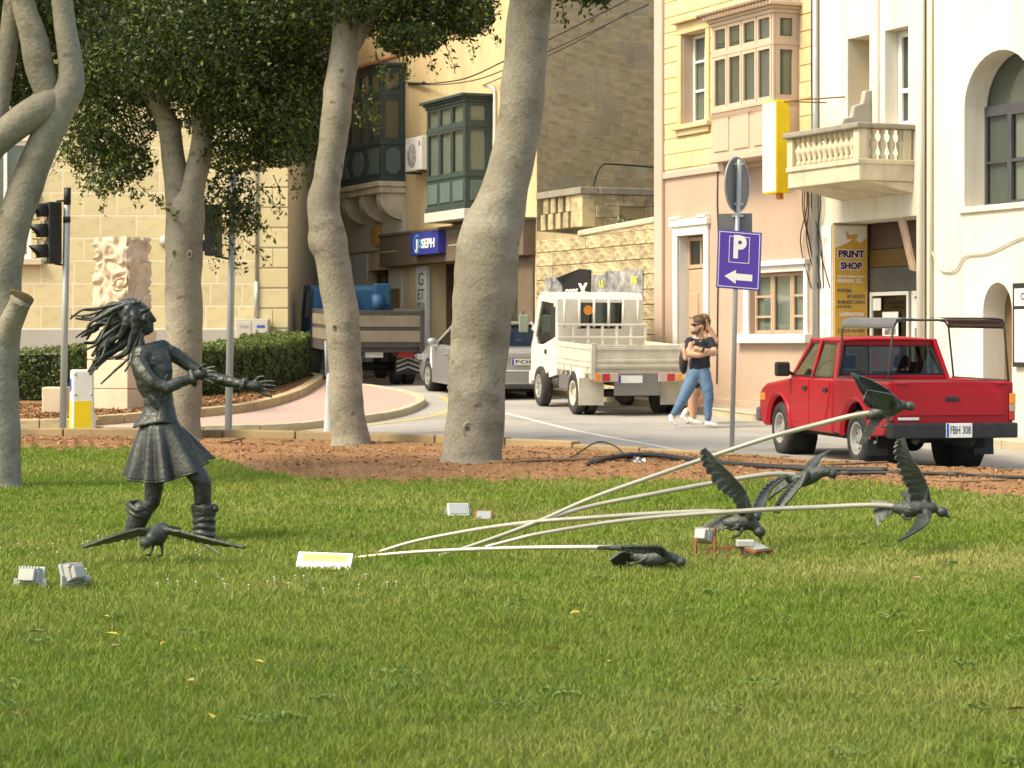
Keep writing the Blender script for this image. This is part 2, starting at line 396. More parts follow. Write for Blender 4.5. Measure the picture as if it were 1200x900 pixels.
# clods and wood chips on the soil
def scatter_flakes(name, P, size, m, thick=.25, parent=None, tint=.35):
    n = len(P); a = RNG.normal(size=(n,3)); a[:,2] *= .35; a /= np.linalg.norm(a, axis=1)[:,None]
    b = RNG.normal(size=(n,3)); b -= (b*a).sum(1)[:,None]*a; b /= np.linalg.norm(b, axis=1)[:,None]
    L_ = size*RNG.uniform(.5, 1.6, n)[:,None]; W_ = L_*RNG.uniform(.25,.6,n)[:,None]; c = np.cross(a, b)*L_*thick
    V = np.stack([P-a*L_-b*W_*.6, P+a*L_-b*W_, P+a*L_*.8+b*W_, P-a*L_*.9+b*W_*.8, P+c], 1).reshape(-1,3)
    o = np.arange(n)[:,None]*5
    T = np.concatenate([o+np.array([0,1,4]), o+np.array([1,2,4]), o+np.array([2,3,4]), o+np.array([3,0,4])])
    tn = np.repeat((RNG.random(n) < tint)*RNG.random(n), 5)
    return tag(np_mesh(name, V, T, m, parent, {'tint': tn}, k=3), kind='stuff')
ii = RNG.integers(80, nx-80, 26000); jj = np.clip((RNG.random(26000)**.8*ny).astype(int), 0, ny-1)
P = soilV[ii, jj] + RNG.normal(size=(26000,3))*np.array([.03,.05,.004])
tag(scatter_flakes('wood_chips', P, .016, m_chip), 'small wood chips and clods scattered over the brown soil', 'wood chips')
# roots, sticks lying on the soil
def soilZ(x, y):   # image position on the bed -> world just on the soil
    X, Y = flatP(x, y); i = int(np.clip(np.interp(x, ix, np.arange(nx)), 0, nx-1)); col = soilV[i]
    z = float(np.interp(Y, col[:,1], col[:,2])); return Vector((X, Y, z))
m_root = mat('dry_roots', (.24,.15,.085), .9, (.15,.09,.05), 6, .7)
for k, (pts, r) in enumerate([([(238,524),(262,526),(285,520),(305,522)], .014), ([(330,523),(345,521),(352,524)], .016), ([(240,516),(275,519),(330,524)], .012),
        ([(372,522),(400,526),(440,531)], .014), ([(470,540),(520,547),(580,550),(640,548),(700,547)], .02), ([(610,530),(680,541),(720,540)], .013),
        ([(880,548),(960,552),(1040,549)], .012), ([(930,556),(1000,552),(1090,561),(1190,563)], .012), ([(1020,560),(1100,571),(1180,572)], .013)]):
    P = [soilZ(*p)+Vector((0,0,r*.6)) for p in pts]; P = [Vector(p) for p in catmull(P, 6)]
    tag(MB().tube(P, r, 6, wob=.3, wsc=30).build('root', m_root, None, True),
        'thin brown root or stick lying on the bare soil of the bed', 'root', 'roots and sticks on the bare soil')
# kerb of the bed
kerb = struct(poly_sheet('bed_kerb', [(p[0], p[1]+.03) for p in kc]+[(p[0], p[1]+.13) for p in kc[::-1]], lambda y: .02, m_kerb2, 50.))
acc = 0.; pts = [np.array(p) for p in kc]; seg = [np.linalg.norm(pts[i+1]-pts[i]) for i in range(len(pts)-1)]; cum = np.concatenate([[0], np.cumsum(seg)])
def along(t): return np.array([np.interp(t, cum, [p[0] for p in pts]), np.interp(t, cum, [p[1] for p in pts])])
t = 0.
while t < cum[-1]-1.2:
    a, b = along(t), along(t+1.19); mid = (a+b)/2
    if -14 < mid[0] < 14 and mid[1] > 15:
        d = (b-a)/np.linalg.norm(b-a); nn = np.array([-d[1], d[0]])
        if nn[1] < 0: nn = -nn
        dz = random.uniform(-.006,.006)
        c = [a+d*.006, b-d*.006, b-d*.006+nn*.17, a+d*.006+nn*.17]
        zk = float(np.interp(mid[0],[-.6,0,1,2.7,4.2,6],[.165,.15,.11,.08,.045,.035]))
        MB().hexa([(p[0],p[1],-.25) for p in c]+[(p[0],p[1],zk+dz) for p in c]).build('kerb_stone', m_kerb2, kerb, bev=.015)
    t += 1.2

def leaves(name, P, size, m, parent, Nn=None, tint=None, jitter=.8):
    n = len(P); a = RNG.normal(size=(n,3))
    if Nn is not None: a = a*jitter+Nn
    a /= np.linalg.norm(a, axis=1)[:,None]                     # leaf normal
    b = RNG.normal(size=(n,3)); b[:,2] -= .6; b -= (b*a).sum(1)[:,None]*a; b /= np.linalg.norm(b, axis=1)[:,None]
    c = np.cross(a, b); L_ = (size*RNG.uniform(.6,1.3,n))[:,None]; W_ = L_*.42
    V = np.stack([P-b*L_, P+c*W_+a*L_*.12, P+b*L_, P-c*W_+a*L_*.12], 1).reshape(-1,3)
    Q = np.arange(n*4).reshape(-1,4)
    t = np.repeat(np.clip(tint if tint is not None else np.zeros(n), 0, 1), 4)
    return np_mesh(name, V, Q, m, parent, {'tint': t})
def WEEDS(P, Nw): return leaves('lawn_weeds', np.array(P), .013, m_weed, None, np.array(Nw), RNG.random(len(P))*.3)
# ---- grass blades (numpy, one mesh)
def grass():
    Xs, Ys, Ws, Hs = [], [], [], []
    for (y0, y1, dens, w, h) in [(6.9,9,6500,.0023,.036),(9,12,4900,.0027,.036),(12,15,3700,.0032,.037),(15,19,2700,.0039,.040),(19,25,1900,.0050,.042),(25,34,900,.0068,.046)]:
        hw = .34*y1+.9; n = int(dens*2*hw*(y1-y0)); y = RNG.uniform(y0, y1, n); x = RNG.uniform(-hw, hw, n)
        k = np.abs(x) < .34*y+.9; x, y = x[k], y[k]
        im = 600+F*x/y; iy = YH+F*HC/y; k = iy > np.interp(im, SX, SY)+RNG.normal(0, 2.2, len(x))-1
        x, y = x[k], y[k]; Xs.append(x); Ys.append(y); Ws.append(np.full(len(x), w)); Hs.append(np.full(len(x), h))
    x, y, w, h = map(np.concatenate, (Xs, Ys, Ws, Hs)); n = len(x)
    lf = lambda sx, sy, p: np.sin(x*sx+p)*np.sin(y*sy+p*2.3)
    pat = lf(2.3,1.7,.4)+.7*lf(4.9,3.6,1.9)+.5*lf(9.7,7.1,.8)+.4*lf(17,13,2.2)
    h = h*(1+.12*pat)*RNG.uniform(.45,1.25,n); w = w*RNG.uniform(.7,1.3,n)
    tx, ty = RNG.uniform(-6,6,420), RNG.uniform(7,26,420); tr = RNG.uniform(.05,.16,420)
    for a, b, c in zip(tx, ty, tr):
        if abs(a) < .3*b+.5: k = (x-a)**2+(y-b)**2 < c*c; h[k] *= RNG.uniform(1.25,1.75)
    an = RNG.uniform(0, 2*np.pi, n); lean = RNG.uniform(.15,1.1,n)*h; la = RNG.uniform(0,2*np.pi,n)
    dx, dy = np.cos(an)*w, np.sin(an)*w; lx, ly = np.cos(la)*lean, np.sin(la)*lean
    z0 = np.zeros(n)-.004
    V = np.stack([np.stack([x-dx,y-dy,z0],1), np.stack([x+dx,y+dy,z0],1), np.stack([x+dx*.8+lx*.35,y+dy*.8+ly*.35,h*.6],1), np.stack([x-dx*.8+lx*.35,y-dy*.8+ly*.35,h*.6],1), np.stack([x+lx,y+ly,h*.98],1)],1).reshape(-1,3)
    o = np.arange(n)[:,None]*5
    T = np.concatenate([o+np.array([0,1,2]), o+np.array([0,2,3]), o+np.array([3,2,4])])
    dry = np.clip(RNG.normal(.09,.12,n)+.16*(pat+.8*(lf(1.1,.8,.3)+lf(.6,1.3,1.2))), 0, .7)+(RNG.random(n) < .05)*.55
    for (px, py, rx, ry, am) in [(1060,667,1.1,.75,.6),(960,660,.7,.35,.35),(870,650,.5,.6,.3),(1180,655,.5,.5,.45),(330,650,.6,.7,.2),(520,600,1.2,1.4,.22),(800,640,1.0,1.,.2),(1150,600,.8,1.6,.15),(60,655,.8,.6,.15)]:
        X0, Y0 = flatP(px, py); dry += am*np.exp(-((x-X0)/rx)**2-((y-Y0)/ry)**2)*(.8+.35*pat)
    dry = np.clip(dry, 0, 1)
    return tag(np_mesh('grass', V, T, m_grass, None, {'tint': np.repeat(dry,5)}, k=3), 'short mown green grass covering the lawn', 'grass', kind='stuff')
grass()
# clover heads
m_clov = mat('clover_heads', (.50,.40,.32), .8, (.58,.52,.44), 9, .8)
P = []
for k in range(40):
    cx, cy, sx, sy = random.choice([(60,652,45,8),(200,652,40,6),(215,690,60,5),(300,692,40,6),(150,640,60,8),(420,690,30,6)])
    x, y = random.gauss(cx, sx), random.gauss(cy, sy); X, Y = flatP(x, y); P.append((X, Y))
mb = MB()
for X, Y in P: mb.ell((X, Y, .045+random.uniform(0,.015)), (.007,.007,.006), nu=6, nv=4); mb.tube([(X,Y,0),(X,Y,.045)], .0012, 3)
tag(mb.build('clover_flowers', m_clov, None, True), 'tiny pale clover flower heads dotted in the grass', 'flowers', kind='stuff')
# low broad-leaved weeds in the turf
P = []; Nw = []
for k in range(60):
    Y = 7.2+16*random.random()**1.3; X = random.uniform(-.24,.24)*Y; rr = random.uniform(.03,.11)
    if YH+F*HC/Y < np.interp(600+F*X/Y, SX, SY)+6: continue
    for j in range(int(26+rr*420)): a = random.uniform(0,6.28); q = rr*random.random()**.5; P.append((X+q*math.cos(a), Y+q*math.sin(a), random.uniform(.022,.042))); Nw.append((0,0,1.6))
m_weed = mat('broad_weed_leaves', (.11,.20,.035), .6, (.15,.22,.045), 8, .7, attr='tint', acol=(.28,.30,.09), trans=.2)
tag(WEEDS(P, Nw), 'low broad-leaved weeds growing among the grass blades', 'weeds', kind='stuff')
# fallen leaves
m_yl = mat('yellow_fallen_leaf', (.52,.40,.05), .6, (.5,.3,.05), 30, .6); m_bl = mat('tan_fallen_leaf', (.32,.21,.09), .7, (.36,.28,.14), 30, .6)
for k, (x, y, s, c) in enumerate([(130,757,.036,0),(137,772,.036,1),(191,769,.02,0),(302,791,.028,0),(223,814,.03,1),(43,754,.04,1),(247,857,.035,0),(123,736,.03,0),(1075,689,.04,1),(1080,755,.03,0),(1190,849,.045,1),(674,731,.03,0),(650,775,.03,0),(711,791,.025,0),(390,681,.05,0),(18,855,.03,1),(1133,822,.02,1)]):
    X, Y = flatP(x, y); a = random.uniform(0, 6.28); R = rotz(a) @ Matrix.Rotation(random.uniform(-.4,.4),4,'X'); mb = MB(); r1 = []
    for i in range(9): r1.append(i)
    top = [(-1,0),(-.6,.32),(0,.45),(.5,.34),(1,0)]
    vs = [Vector((u*s, v*s*sg, .012*abs(v)*sg*sg*1.+.004*u)) for sg in (1,) for u, v in top]+[Vector((u*s, -v*s, .012*abs(v))) for u, v in top[1:-1]]+[Vector((u*s,0,0)) for u in (-.6,0,.5)]
    mb.add(vs, [(0,1,8),(1,2,9,8),(2,3,10,9),(3,4,10),(0,8,5),(8,9,6,5),(9,10,7,6),(10,4,7)]); mb.add([v+Vector((0,0,-.0015)) for v in vs], [(0,8,1),(1,8,9,2),(2,9,10,3),(3,10,4),(0,5,8),(8,5,6,9),(9,6,7,10),(10,7,4)])
    o = mb.xf(Matrix.Translation((X, Y, .056)) @ R).build('fallen_leaf', m_bl if c else m_yl)
    tag(o, 'tan curled fallen leaf lying on the lawn' if c else 'yellow fallen leaf lying flat on the lawn', 'leaf', 'tan fallen leaves on the lawn' if c else 'yellow fallen leaves on the lawn')

# ---- pink island pavement and the raised planter behind it
ISL = [(-900,498),(20,500),(150,500),(240,499),(330,497),(382,492),(430,487),(470,480),(492,472),(498,466),(488,460),(465,455),(430,450),(400,447)]
isl = [GP(x, y, .12) for x, y in ISL]; islc = [Vector(p) for p in catmull([(p.x,p.y,p.z) for p in isl], 6)]
back = [Vector((-7.2,56.5,0)), Vector((-40,56.5,0))]
isl_in = []
for i, p in enumerate(islc):
    d = (islc[min(i+1,len(islc)-1)]-islc[max(i-1,0)]); d.z = 0; d.normalize(); nrm = Vector((-d.y, d.x, 0)); isl_in.append(p+nrm*.18)
pavement = struct(poly_sheet('pink_pavement', [(p.x,p.y) for p in islc]+[(p.x,p.y) for p in back], lambda y: g(y)+.105, m_pink))
def stones(path, width, L_, z0, z1, m, parent, name='kerb_stone', bev=.015, side=1, keep=lambda p: True):
    P = [np.array((p[0], p[1])) for p in path]; cm = np.concatenate([[0], np.cumsum([np.linalg.norm(P[i+1]-P[i]) for i in range(len(P)-1)])])
    al = lambda t: np.array([np.interp(t, cm, [p[0] for p in P]), np.interp(t, cm, [p[1] for p in P])])
    nrm = lambda t: (lambda d: np.array([-d[1], d[0]])/np.linalg.norm(d)*side)(al(min(t+.15,cm[-1]))-al(max(t-.15,0)))
    t = 0.
    while t < cm[-1]-L_*.6:
        t1 = min(t+L_-.012, cm[-1]); ts = np.linspace(t, t1, 4); base, top = [], []
        if keep(al((t+t1)/2)):
            mb = MB(); dz = random.uniform(-.005,.005)
            ring = []
            for tt in ts:
                a = al(tt); b = a+nrm(tt)*width
                ring.append([(a[0],a[1],g(a[1])+z0),(b[0],b[1],g(b[1])+z0),(b[0],b[1],g(b[1])+z1+dz),(a[0],a[1],g(a[1])+z1+dz)])
            vs = [v for r in ring for v in r]; fs = [(0,1,2,3),(15,14,13,12)]
            for i in range(3):
                for j in range(4): fs.append((i*4+j, (i+1)*4+j, (i+1)*4+(j+1)%4, i*4+(j+1)%4))
            mb.add(vs, fs); o = mb.build(name, m, parent, bev=bev)
        t += L_
inview = lambda p: abs(p[0]) < .27*p[1]+1
stones(islc, .17, .9, -.15, .125, m_cream, pavement, keep=inview)
PLN = [(-900,488),(22,492),(100,489),(160,485),(240,479),(300,472),(345,460),(368,449),(378,439)]
pln = [GP(x, y, .24) for x, y in PLN] + [Vector((-4.75,53.2,0)), Vector((-5.6,54.2,0))]
plc = [Vector(p) for p in catmull([(p.x,p.y,0) for p in pln], 6)]
planter = struct(poly_sheet('planter_bed', [(p.x,p.y) for p in plc]+[(-40,54.2),(-40,36)], lambda y: g(y)+.20, m_soil))
stones(plc, .2, 1.3, -.05, .25, m_kerb, planter, keep=inview)
P = []
while len(P) < 9000:
    x, y = random.uniform(-9,-2.6), random.uniform(35.6,46)
    px = 600+F*x/y; yy = float(np.interp(px, [p.x*F/p.y+600 for p in plc[:49]], [p.y for p in plc[:49]]))
    if yy+.25 < y < yy+5: P.append((x, y, g(y)+.205+random.random()*.02))
tag(scatter_flakes('mulch_chips', np.array(P), .028, m_chip, tint=.45), 'brown bark mulch in the planter in front of the hedge', 'mulch')
# hedge
def hedge():
    root = thing('hedge', 'long clipped green hedge in the planter before the limestone building', 'hedge', (0,0,0))
    fr = [GP(x, y, .2) for x, y in [(-500,474),(20,470),(110,469),(200,467),(270,463),(320,456),(352,446),(366,440)]]
    c = [Vector(p) for p in catmull([(p.x,p.y,p.z) for p in fr], 8)]
    N = 46000; V = []; mb = MB(); m = len(c); core = []
    for i, p in enumerate(c):
        d = (c[min(i+1,m-1)]-c[max(i-1,0)]); d.z = 0; d.normalize(); nn = Vector((-d.y, d.x, 0))
        if nn.y < 0: nn = -nn
        zt = g(p.y)+.2+.92
        a = p+nn*.12; b = p+nn*1.0; core.append([(a.x,a.y,p.z-.05),(b.x,b.y,p.z-.05),(b.x,b.y,zt-.1),(a.x,a.y,zt-.1)])
    vs = [v for r in core for v in r]; fs = [(0,1,2,3), tuple(len(vs)-1-i for i in range(4))]
    for i in range(m-1):
        for j in range(4): fs.append((i*4+j,(i+1)*4+j,(i+1)*4+(j+1)%4,i*4+(j+1)%4))
    mb.add(vs, fs).build('dark_core', mat('hedge_core', (.018,.024,.009), .9, amt=.4), root)  # near-black box paints the shaded inside between the leaves
    P = np.zeros((N,3)); Nn = np.zeros((N,3)); k = 0; tin = np.zeros(N)
    for k in range(N):
        u = random.random()*(m-1); i = int(u); p = c[i].lerp(c[i+1], u-i); d = (c[i+1]-c[i]); d.z = 0; d.normalize(); nn = Vector((-d.y,d.x,0))
        if nn.y < 0: nn = -nn
        h = .92+.05*noise.noise(p*1.7)+.03*noise.noise(p*6); r = random.random()
        if u > m-1.06 and r < .6: q = c[-1]+nn*random.uniform(.05,1.05)+d*random.uniform(-.05,.2)+Vector((0,0,random.uniform(.02,h))); no = d
        elif r < .62: q = p+nn*(.08+.06*noise.noise(p*3.))+Vector((0,0,random.uniform(.02,h))); no = -nn+Vector((0,0,.3))
        else: q = p+nn*random.uniform(.05,1.05)+Vector((0,0,h)); no = Vector((0,0,1))-nn*.3
        bulge = .10*noise.noise(q*3.2)+.06*noise.noise(q*9)
        q = q+no.normalized()*(bulge+random.gauss(0,.025)); P[k] = q; Nn[k] = no.normalized()
        tin[k] = max(0, random.gauss(.16,.16))+(.4*random.random() if (q.z-p.z) > h-.08 else 0)
    leaves('leaves', P, .034, m_hedge, root, Nn, tin)
    return root
hedge()

# ---- markings
def strip(name, p, q, w, m, lab, bend=None):
    P = [np.array(p), np.array(q)] if bend is None else [np.array(b) for b in bend]
    l, r = [], []
    for i in range(len(P)):
        d = P[min(i+1,len(P)-1)]-P[max(i-1,0)]; d = d/np.linalg.norm(d); nn = np.array([-d[1], d[0]])*w/2; l.append(P[i]+nn); r.append(P[i]-nn)
    o = poly_sheet(name, [tuple(a) for a in l]+[tuple(a) for a in r[::-1]], lambda y: g(y)+.005, m); return struct(o)
a, b = GP(590,484), GP(803,529)
strip('white_road_line', (a.x,a.y), (b.x,b.y), .13, m_paint_w, '')
yl = [GP(x, y) for x, y in [(250,508),(330,506),(400,501),(450,496),(500,489),(525,482),(530,473),(515,464)]]
yc = catmull([(p.x,p.y) for p in yl], 5)
strip('yellow_road_line', None, None, .16, m_paint_y, '', yc)
# ================================================================ street front on the right (one straight line of houses)
def s_f(x): return 65 + .045*(x-837)
def fac_pt(x): Y = F/s_f(x); return Vector(((x-600)*Y/F, Y, 0))
FA, FB = fac_pt(337), fac_pt(1200); FD = (FB-FA).normalized(); FN = Vector((FD.y, -FD.x, 0))
if FN.y > 0: FN = -FN
FANG = math.atan2(FD.y, FD.x)
def FPu(x, y, out=0.):
    d = Vector(((x-600)/F, 1, 0)); t = (FA.dot(FN)+out)/d.dot(FN); P = d*t
    return (P-FA).dot(FD), HC+t*(YH-y)/F
def out_for(xf, x0):     # how far something projects when its foot at x0 (facade) appears at xf (front corner)
    u = FPu(x0, 400)[0]; lo, hi = 0., 3.
    for _ in range(40):
        m = (lo+hi)/2
        if FPu(xf, 400, m)[0] > u: hi = m
        else: lo = m
    return lo
class House:
    def __init__(s, name, label, x0):
        s.u0 = FPu(x0, 400)[0]; P = FA+FD*s.u0; s.zg = g(P.y)+.12
        s.root = thing(name, label, 'building', (P.x, P.y, 0), FANG)
    def p(s, x, y, out=0.): u, z = FPu(x, y, out); return u-s.u0, z
    def u(s, x, out=0.): return FPu(x, 400, out)[0]-s.u0
    def z(s, x, y, out=0.): return FPu(x, y, out)[1]
    def ground(s, x): return g(fac_pt(x).y)+.12
def wall_mesh(u0, u1, z0, z1, ops, depth=.3, back=7., sides=True):
    """front with openings at y=0; ops: (u0,u1,z0,z1[,arch rise])"""
    mb = MB(); us = sorted({u0,u1,*[o[0] for o in ops],*[o[1] for o in ops]}); zs = sorted({z0,z1,*[o[2] for o in ops],*[o[3] for o in ops]})
    us = [u for u in us if u0 <= u <= u1]; zs = [z for z in zs if z0 <= z <= z1]
    for i in range(len(us)-1):
        for j in range(len(zs)-1):
            cu, cz = (us[i]+us[i+1])/2, (zs[j]+zs[j+1])/2
            if any(o[0] < cu < o[1] and o[2] < cz < o[3] for o in ops): continue
            mb.add([(us[i],0,zs[j]),(us[i+1],0,zs[j]),(us[i+1],0,zs[j+1]),(us[i],0,zs[j+1])], [(0,1,2,3)])
    for o in ops:
        a, b, c, d = o[:4]; rise = o[4] if len(o) > 4 else 0
        sp = d-rise; ring = [(a,c),(b,c),(b,sp)]
        if rise:
            cx, hw = (a+b)/2, (b-a)/2; arc = [(cx+hw*math.cos(t), sp+rise*math.sin(t)) for t in np.linspace(0, math.pi, 17)]
            for (p, q) in zip(arc[:-1], arc[1:]):
                mb.add([(q[0],0,q[1]),(p[0],0,p[1]),(p[0],0,d),(q[0],0,d)], [(0,1,2,3)])
            ring = [(a,c),(b,c)]+arc
        else: ring.append((a,sp))
        n = len(ring); mb.add([(p[0],0,p[1]) for p in ring]+[(p[0],depth,p[1]) for p in ring], [(i,n+i,n+(i+1)%n,(i+1)%n) for i in range(n)])
    if sides:
        mb.add([(u0,0,z0),(u0,back,z0),(u0,back,z1),(u0,0,z1)], [(0,1,2,3)]); mb.add([(u1,0,z0),(u1,back,z0),(u1,back,z1),(u1,0,z1)], [(3,2,1,0)])
        mb.add([(u0,0,z1),(u1,0,z1),(u1,back,z1),(u0,back,z1)], [(0,1,2,3)]); mb.add([(u0,back,z0),(u1,back,z0),(u1,back,z1),(u0,back,z1)], [(3,2,1,0)])
    return mb
# one shared pillow block, scaled per piece
_b = MB(); c_ = .04
_b.add([(0,0,0),(1,0,0),(1,0,1),(0,0,1),(0,-.72,0),(1,-.72,0),(1,-.72,1),(0,-.72,1),(.018,-1,c_),(.982,-1,c_),(.982,-1,1-c_),(.018,-1,1-c_)],
       [(0,1,5,4),(1,2,6,5),(2,3,7,6),(3,0,4,7),(4,5,9,8),(5,6,10,9),(6,7,11,10),(7,4,8,11),(8,9,10,11)])
BLOCK = {}
def blocks(parent, m, u0, u1, z0, z1, ch, ln, ops=(), proud=.02, gap=.008, name='stone_block', jit=.35, y0=0., sink=0.02):
    if m.name not in BLOCK:
        me = _b.mesh('block_'+m.name); me.materials.append(m); BLOCK[m.name] = me
    me = BLOCK[m.name]; z = z0; row = 0; k = 0
    while z < z1-.05:
        zt = min(z+ch, z1); spans = [(u0,u1)]
        for o in ops:
            if min(zt,o[3])-max(z,o[2]) > ch*.3:
                ns = []
                for a, b in spans:
                    if o[1] <= a or o[0] >= b: ns.append((a,b)); continue
                    if o[0] > a+.04: ns.append((a,o[0]))
                    if o[1] < b-.04: ns.append((o[1],b))
                spans = ns
        for a, b in spans:
            u = a; first = True
            while u < b-.03:
                l = ln*random.uniform(1-jit,1+jit)
                if first and row % 2: l *= .55
                first = False; e = u+l
                if b-e < ln*.35: e = b
                o = bpy.data.objects.new(name, me); COL.objects.link(o); o.parent = parent
                o.location = (u+gap/2, y0+sink, z+gap/2); o.scale = (e-u-gap, proud*random.uniform(.85,1.15)+sink, zt-z-gap); k += 1
                u = e
        z = zt; row += 1
    return k
def win(parent, o, r, w, h, fw, fd, m, gm=None, back=None, name='window', bd=.02, bars=(), mul=()):
    """framed pane: o lower-left corner on the outside plane, r right vector, z up. outward normal = r x up reversed (toward viewer)"""
    o, r = Vector(o), Vector(r).normalized(); up = Vector((0,0,1)); n = r.cross(up)   # toward the street
    def bx(mb, a0, a1, c0, c1, d0, d1):
        P = [o+r*a+up*c+n*d for c in (c0,c1) for a, d in ((a0,d0),(a1,d0),(a1,d1),(a0,d1))]
        mb.hexa(P)
    mb = MB(); bx(mb,0,w,0,fw,0,fd); bx(mb,0,w,h-fw,h,0,fd); bx(mb,0,fw,fw,h-fw,0,fd); bx(mb,w-fw,w,fw,h-fw,0,fd)
    for b in bars: bx(mb, fw, w-fw, h*b-fw*.35, h*b+fw*.35, 0, fd*.9)
    for b in mul: bx(mb, w*b-fw*.4, w*b+fw*.4, fw, h-fw, 0.001, fd*.95)
    f = mb.build(name, m, parent)
    if gm is not None: q = MB(); bx(q, fw*.8, w-fw*.8, fw*.8, h-fw*.8, fd*.3, fd*.45); q.build('pane', gm, f)
    if back is not None: q = MB(); bx(q, fw*.5, w-fw*.5, fw*.5, h-fw*.5, -bd-.01, -bd); q.build('curtain_or_backing', back, f)  # with the dark material this sheet paints the unlit room behind
    return f
m_curt = mat('white_curtain', (.72,.71,.66), .9, (.58,.57,.52), 5, .7, stretch=(6,6,.4))
m_curt2 = mat('grey_curtain', (.36,.37,.35), .9, (.24,.25,.24), 4, .7, stretch=(6,6,.4))
m_shut = mat('white_shutter', (.70,.69,.65), .8, (.60,.58,.53), 2, .5)
R_ = Vector((1,0,0))
def gallery(H, xl, xr, out, zt, ztr, zs, zb, ncol, m, mp, gm=m_glass, back=m_curt2, panels=3, roof=.16, over=.14, style='plain', lowslab=None, gm_back_side=None, ltop=True):
    """closed timber balcony: xl/xr are photo columns of its front edge"""
    r = H.root; u0, u1 = H.u(xl, out), H.u(xr, out); W = u1-u0
    bay = MB(); bay.box(u0, u1, -out, 0, zb, zs)
    bay.box(u0-.02,u1+.02,-out-.02,0,zs-.06,zs+.012); bay.box(u0-.03,u1+.03,-out-.03,0,zb-.02,zb+.09)
    base = bay.build('balcony_base', m, r, bev=.008)
    pw = W/panels
    for i in range(panels):
        a = u0+i*pw+pw*.12; b = u0+(i+1)*pw-pw*.12; z0, z1 = zb+.16, zs-.14
        if style == 'oval' and i == panels//2:
            q = MB(); cx, cz = (a+b)/2, (z0+z1)/2; q.prism([(cx+(b-a)*.5*math.cos(t), cz+(z1-z0)*.5*math.sin(t)) for t in np.linspace(0,2*math.pi,20,endpoint=False)],'y',-out-.028,-out+.01)
        elif style == 'oval':
            q = MB(); s = 1 if i < panels//2 else -1; k = (b-a)*.3
            pl = [(a,z0),(b,z0),(b-k*(s>0),(z0+z1)/2),(b,z1),(a,z1),(a+k*(s<0),(z0+z1)/2)]; q.prism(pl,'y',-out-.028,-out+.01)
        else: q = MB().box(a,b,-out-.022,-out+.01,z0,z1)
        q.build('raised_panel', mp, base, bev=.012)
    for sgn, uu in ((1,u1),(-1,u0)):
        if style == 'oval':
            y0_, y1_ = -out*.78, -out*.2; zc0, zc1 = zb+.16, zs-.14; k = .07
            pl = [(y0_,zc0+k),(y0_+k,zc0+k),(y0_+k,zc0),(y1_-k,zc0),(y1_-k,zc0+k),(y1_,zc0+k),(y1_,zc1-k),(y1_-k,zc1-k),(y1_-k,zc1),(y0_+k,zc1),(y0_+k,zc1-k),(y0_,zc1-k)]
            MB().prism(pl,'x',uu-.01*sgn,uu+.022*sgn).build('raised_panel', mp, base, bev=.01)
        else: MB().box(uu-.01*sgn,uu+.02*sgn,-out*.8,-out*.2,zb+.16,zs-.14).build('raised_panel', mp, base, bev=.01)
    # windows
    post = .05
    fr = MB(); fr.box(u0,u0+post,-out,-out+post,zs,zt); fr.box(u1-post,u1,-out,-out+post,zs,zt); fr.box(u1-post,u1,-.06,0,zs,zt); fr.box(u0,u0+post,-.06,0,zs,zt)
    fr.box(u0,u1,-out-.012,-out+.05,ztr-.035,ztr+.035); fr.box(u1-.05,u1+.012,-out,0,ztr-.035,ztr+.035); fr.box(u0-.012,u0+.05,-out,0,ztr-.035,ztr+.035)
    fr.build('balcony_frame', m, r, bev=.004)
    cw = (W-2*post)/ncol
    for i in range(ncol):
        a = u0+post+i*cw
        win(r, (a+.01,-out+.045,zs+.012), R_, cw-.02, ztr-zs-.05, .055, .05, m, gm, back)
        win(r, (a+.01,-out+.045,ztr+.036), R_, cw-.02, zt-ztr-.04, .055, .05, m, gm, back)
    bk = gm_back_side or back
    win(r, (u1-.045,-out+.055,zs+.012), (0,1,0), out-.12, ztr-zs-.05, .075, .05, m, gm, bk); win(r, (u1-.045,-out+.055,ztr+.036), (0,1,0), out-.12, zt-ztr-.04, .075, .05, m, gm, bk)
    win(r, (u0+.045,-.06,zs+.012), (0,-1,0), out-.12, ztr-zs-.05, .075, .05, m, gm, bk)
    ro = MB(); ro.box(u0-.03,u1+.03,-out-.03,0,zt,zt+.07); ro.box(u0-over*.5,u1+over*.5,-out-over*.5,0,zt+.07,zt+.12); ro.box(u0-over,u1+over,-out-over,0,zt+.12,zt+.12+roof*.4)
    ro.build('cornice', m, r, bev=.01)
    return u0, u1

# ------------------------------------------------ pink townhouse
m_pinkpl = mat('pink_plaster', (.47,.345,.26), .9, (.40,.285,.21), .9, .7, .15, 60, stain=(.38,.27,.20), stscale=.8, stth=(.6,.8), streak=(.40,.30,.23))
m_pinktr = mat('pink_trim_paint', (.52,.39,.31), .75, (.44,.33,.25), 2, .5)
m_baypk = mat('beige_pink_timber', (.54,.41,.30), .65, (.46,.34,.25), 2, .5)
m_yblock = mat('yellow_limestone_block', (.60,.45,.22), .9, (.66,.55,.34), 1.7, .8, .25, 40, rnd=.10)
m_mort = mat('pale_mortar', (.62,.52,.34), .95, (.52,.42,.26), 3, .6)
m_whtrim = mat('white_trim', (.74,.72,.67), .7, (.62,.60,.54), 2, .5)
m_door = mat('beige_door', (.46,.33,.22), .6, (.38,.27,.18), 3, .5)
H = House('pink_townhouse', 'townhouse with pink plaster ground floor, yellow stone above and beige closed balcony', 770)
u1 = H.u(957.5); zstr = H.z(776, 207); ztop = 9.4
dop = (H.u(795.5), H.u(826.5), H.zg-.2, H.z(795.5, 277)); wop = (H.u(879), H.u(944), H.z(879, 391.5), H.z(879, 321))
up = (H.u(800), H.u(829), H.z(800,147), H.z(800,41))
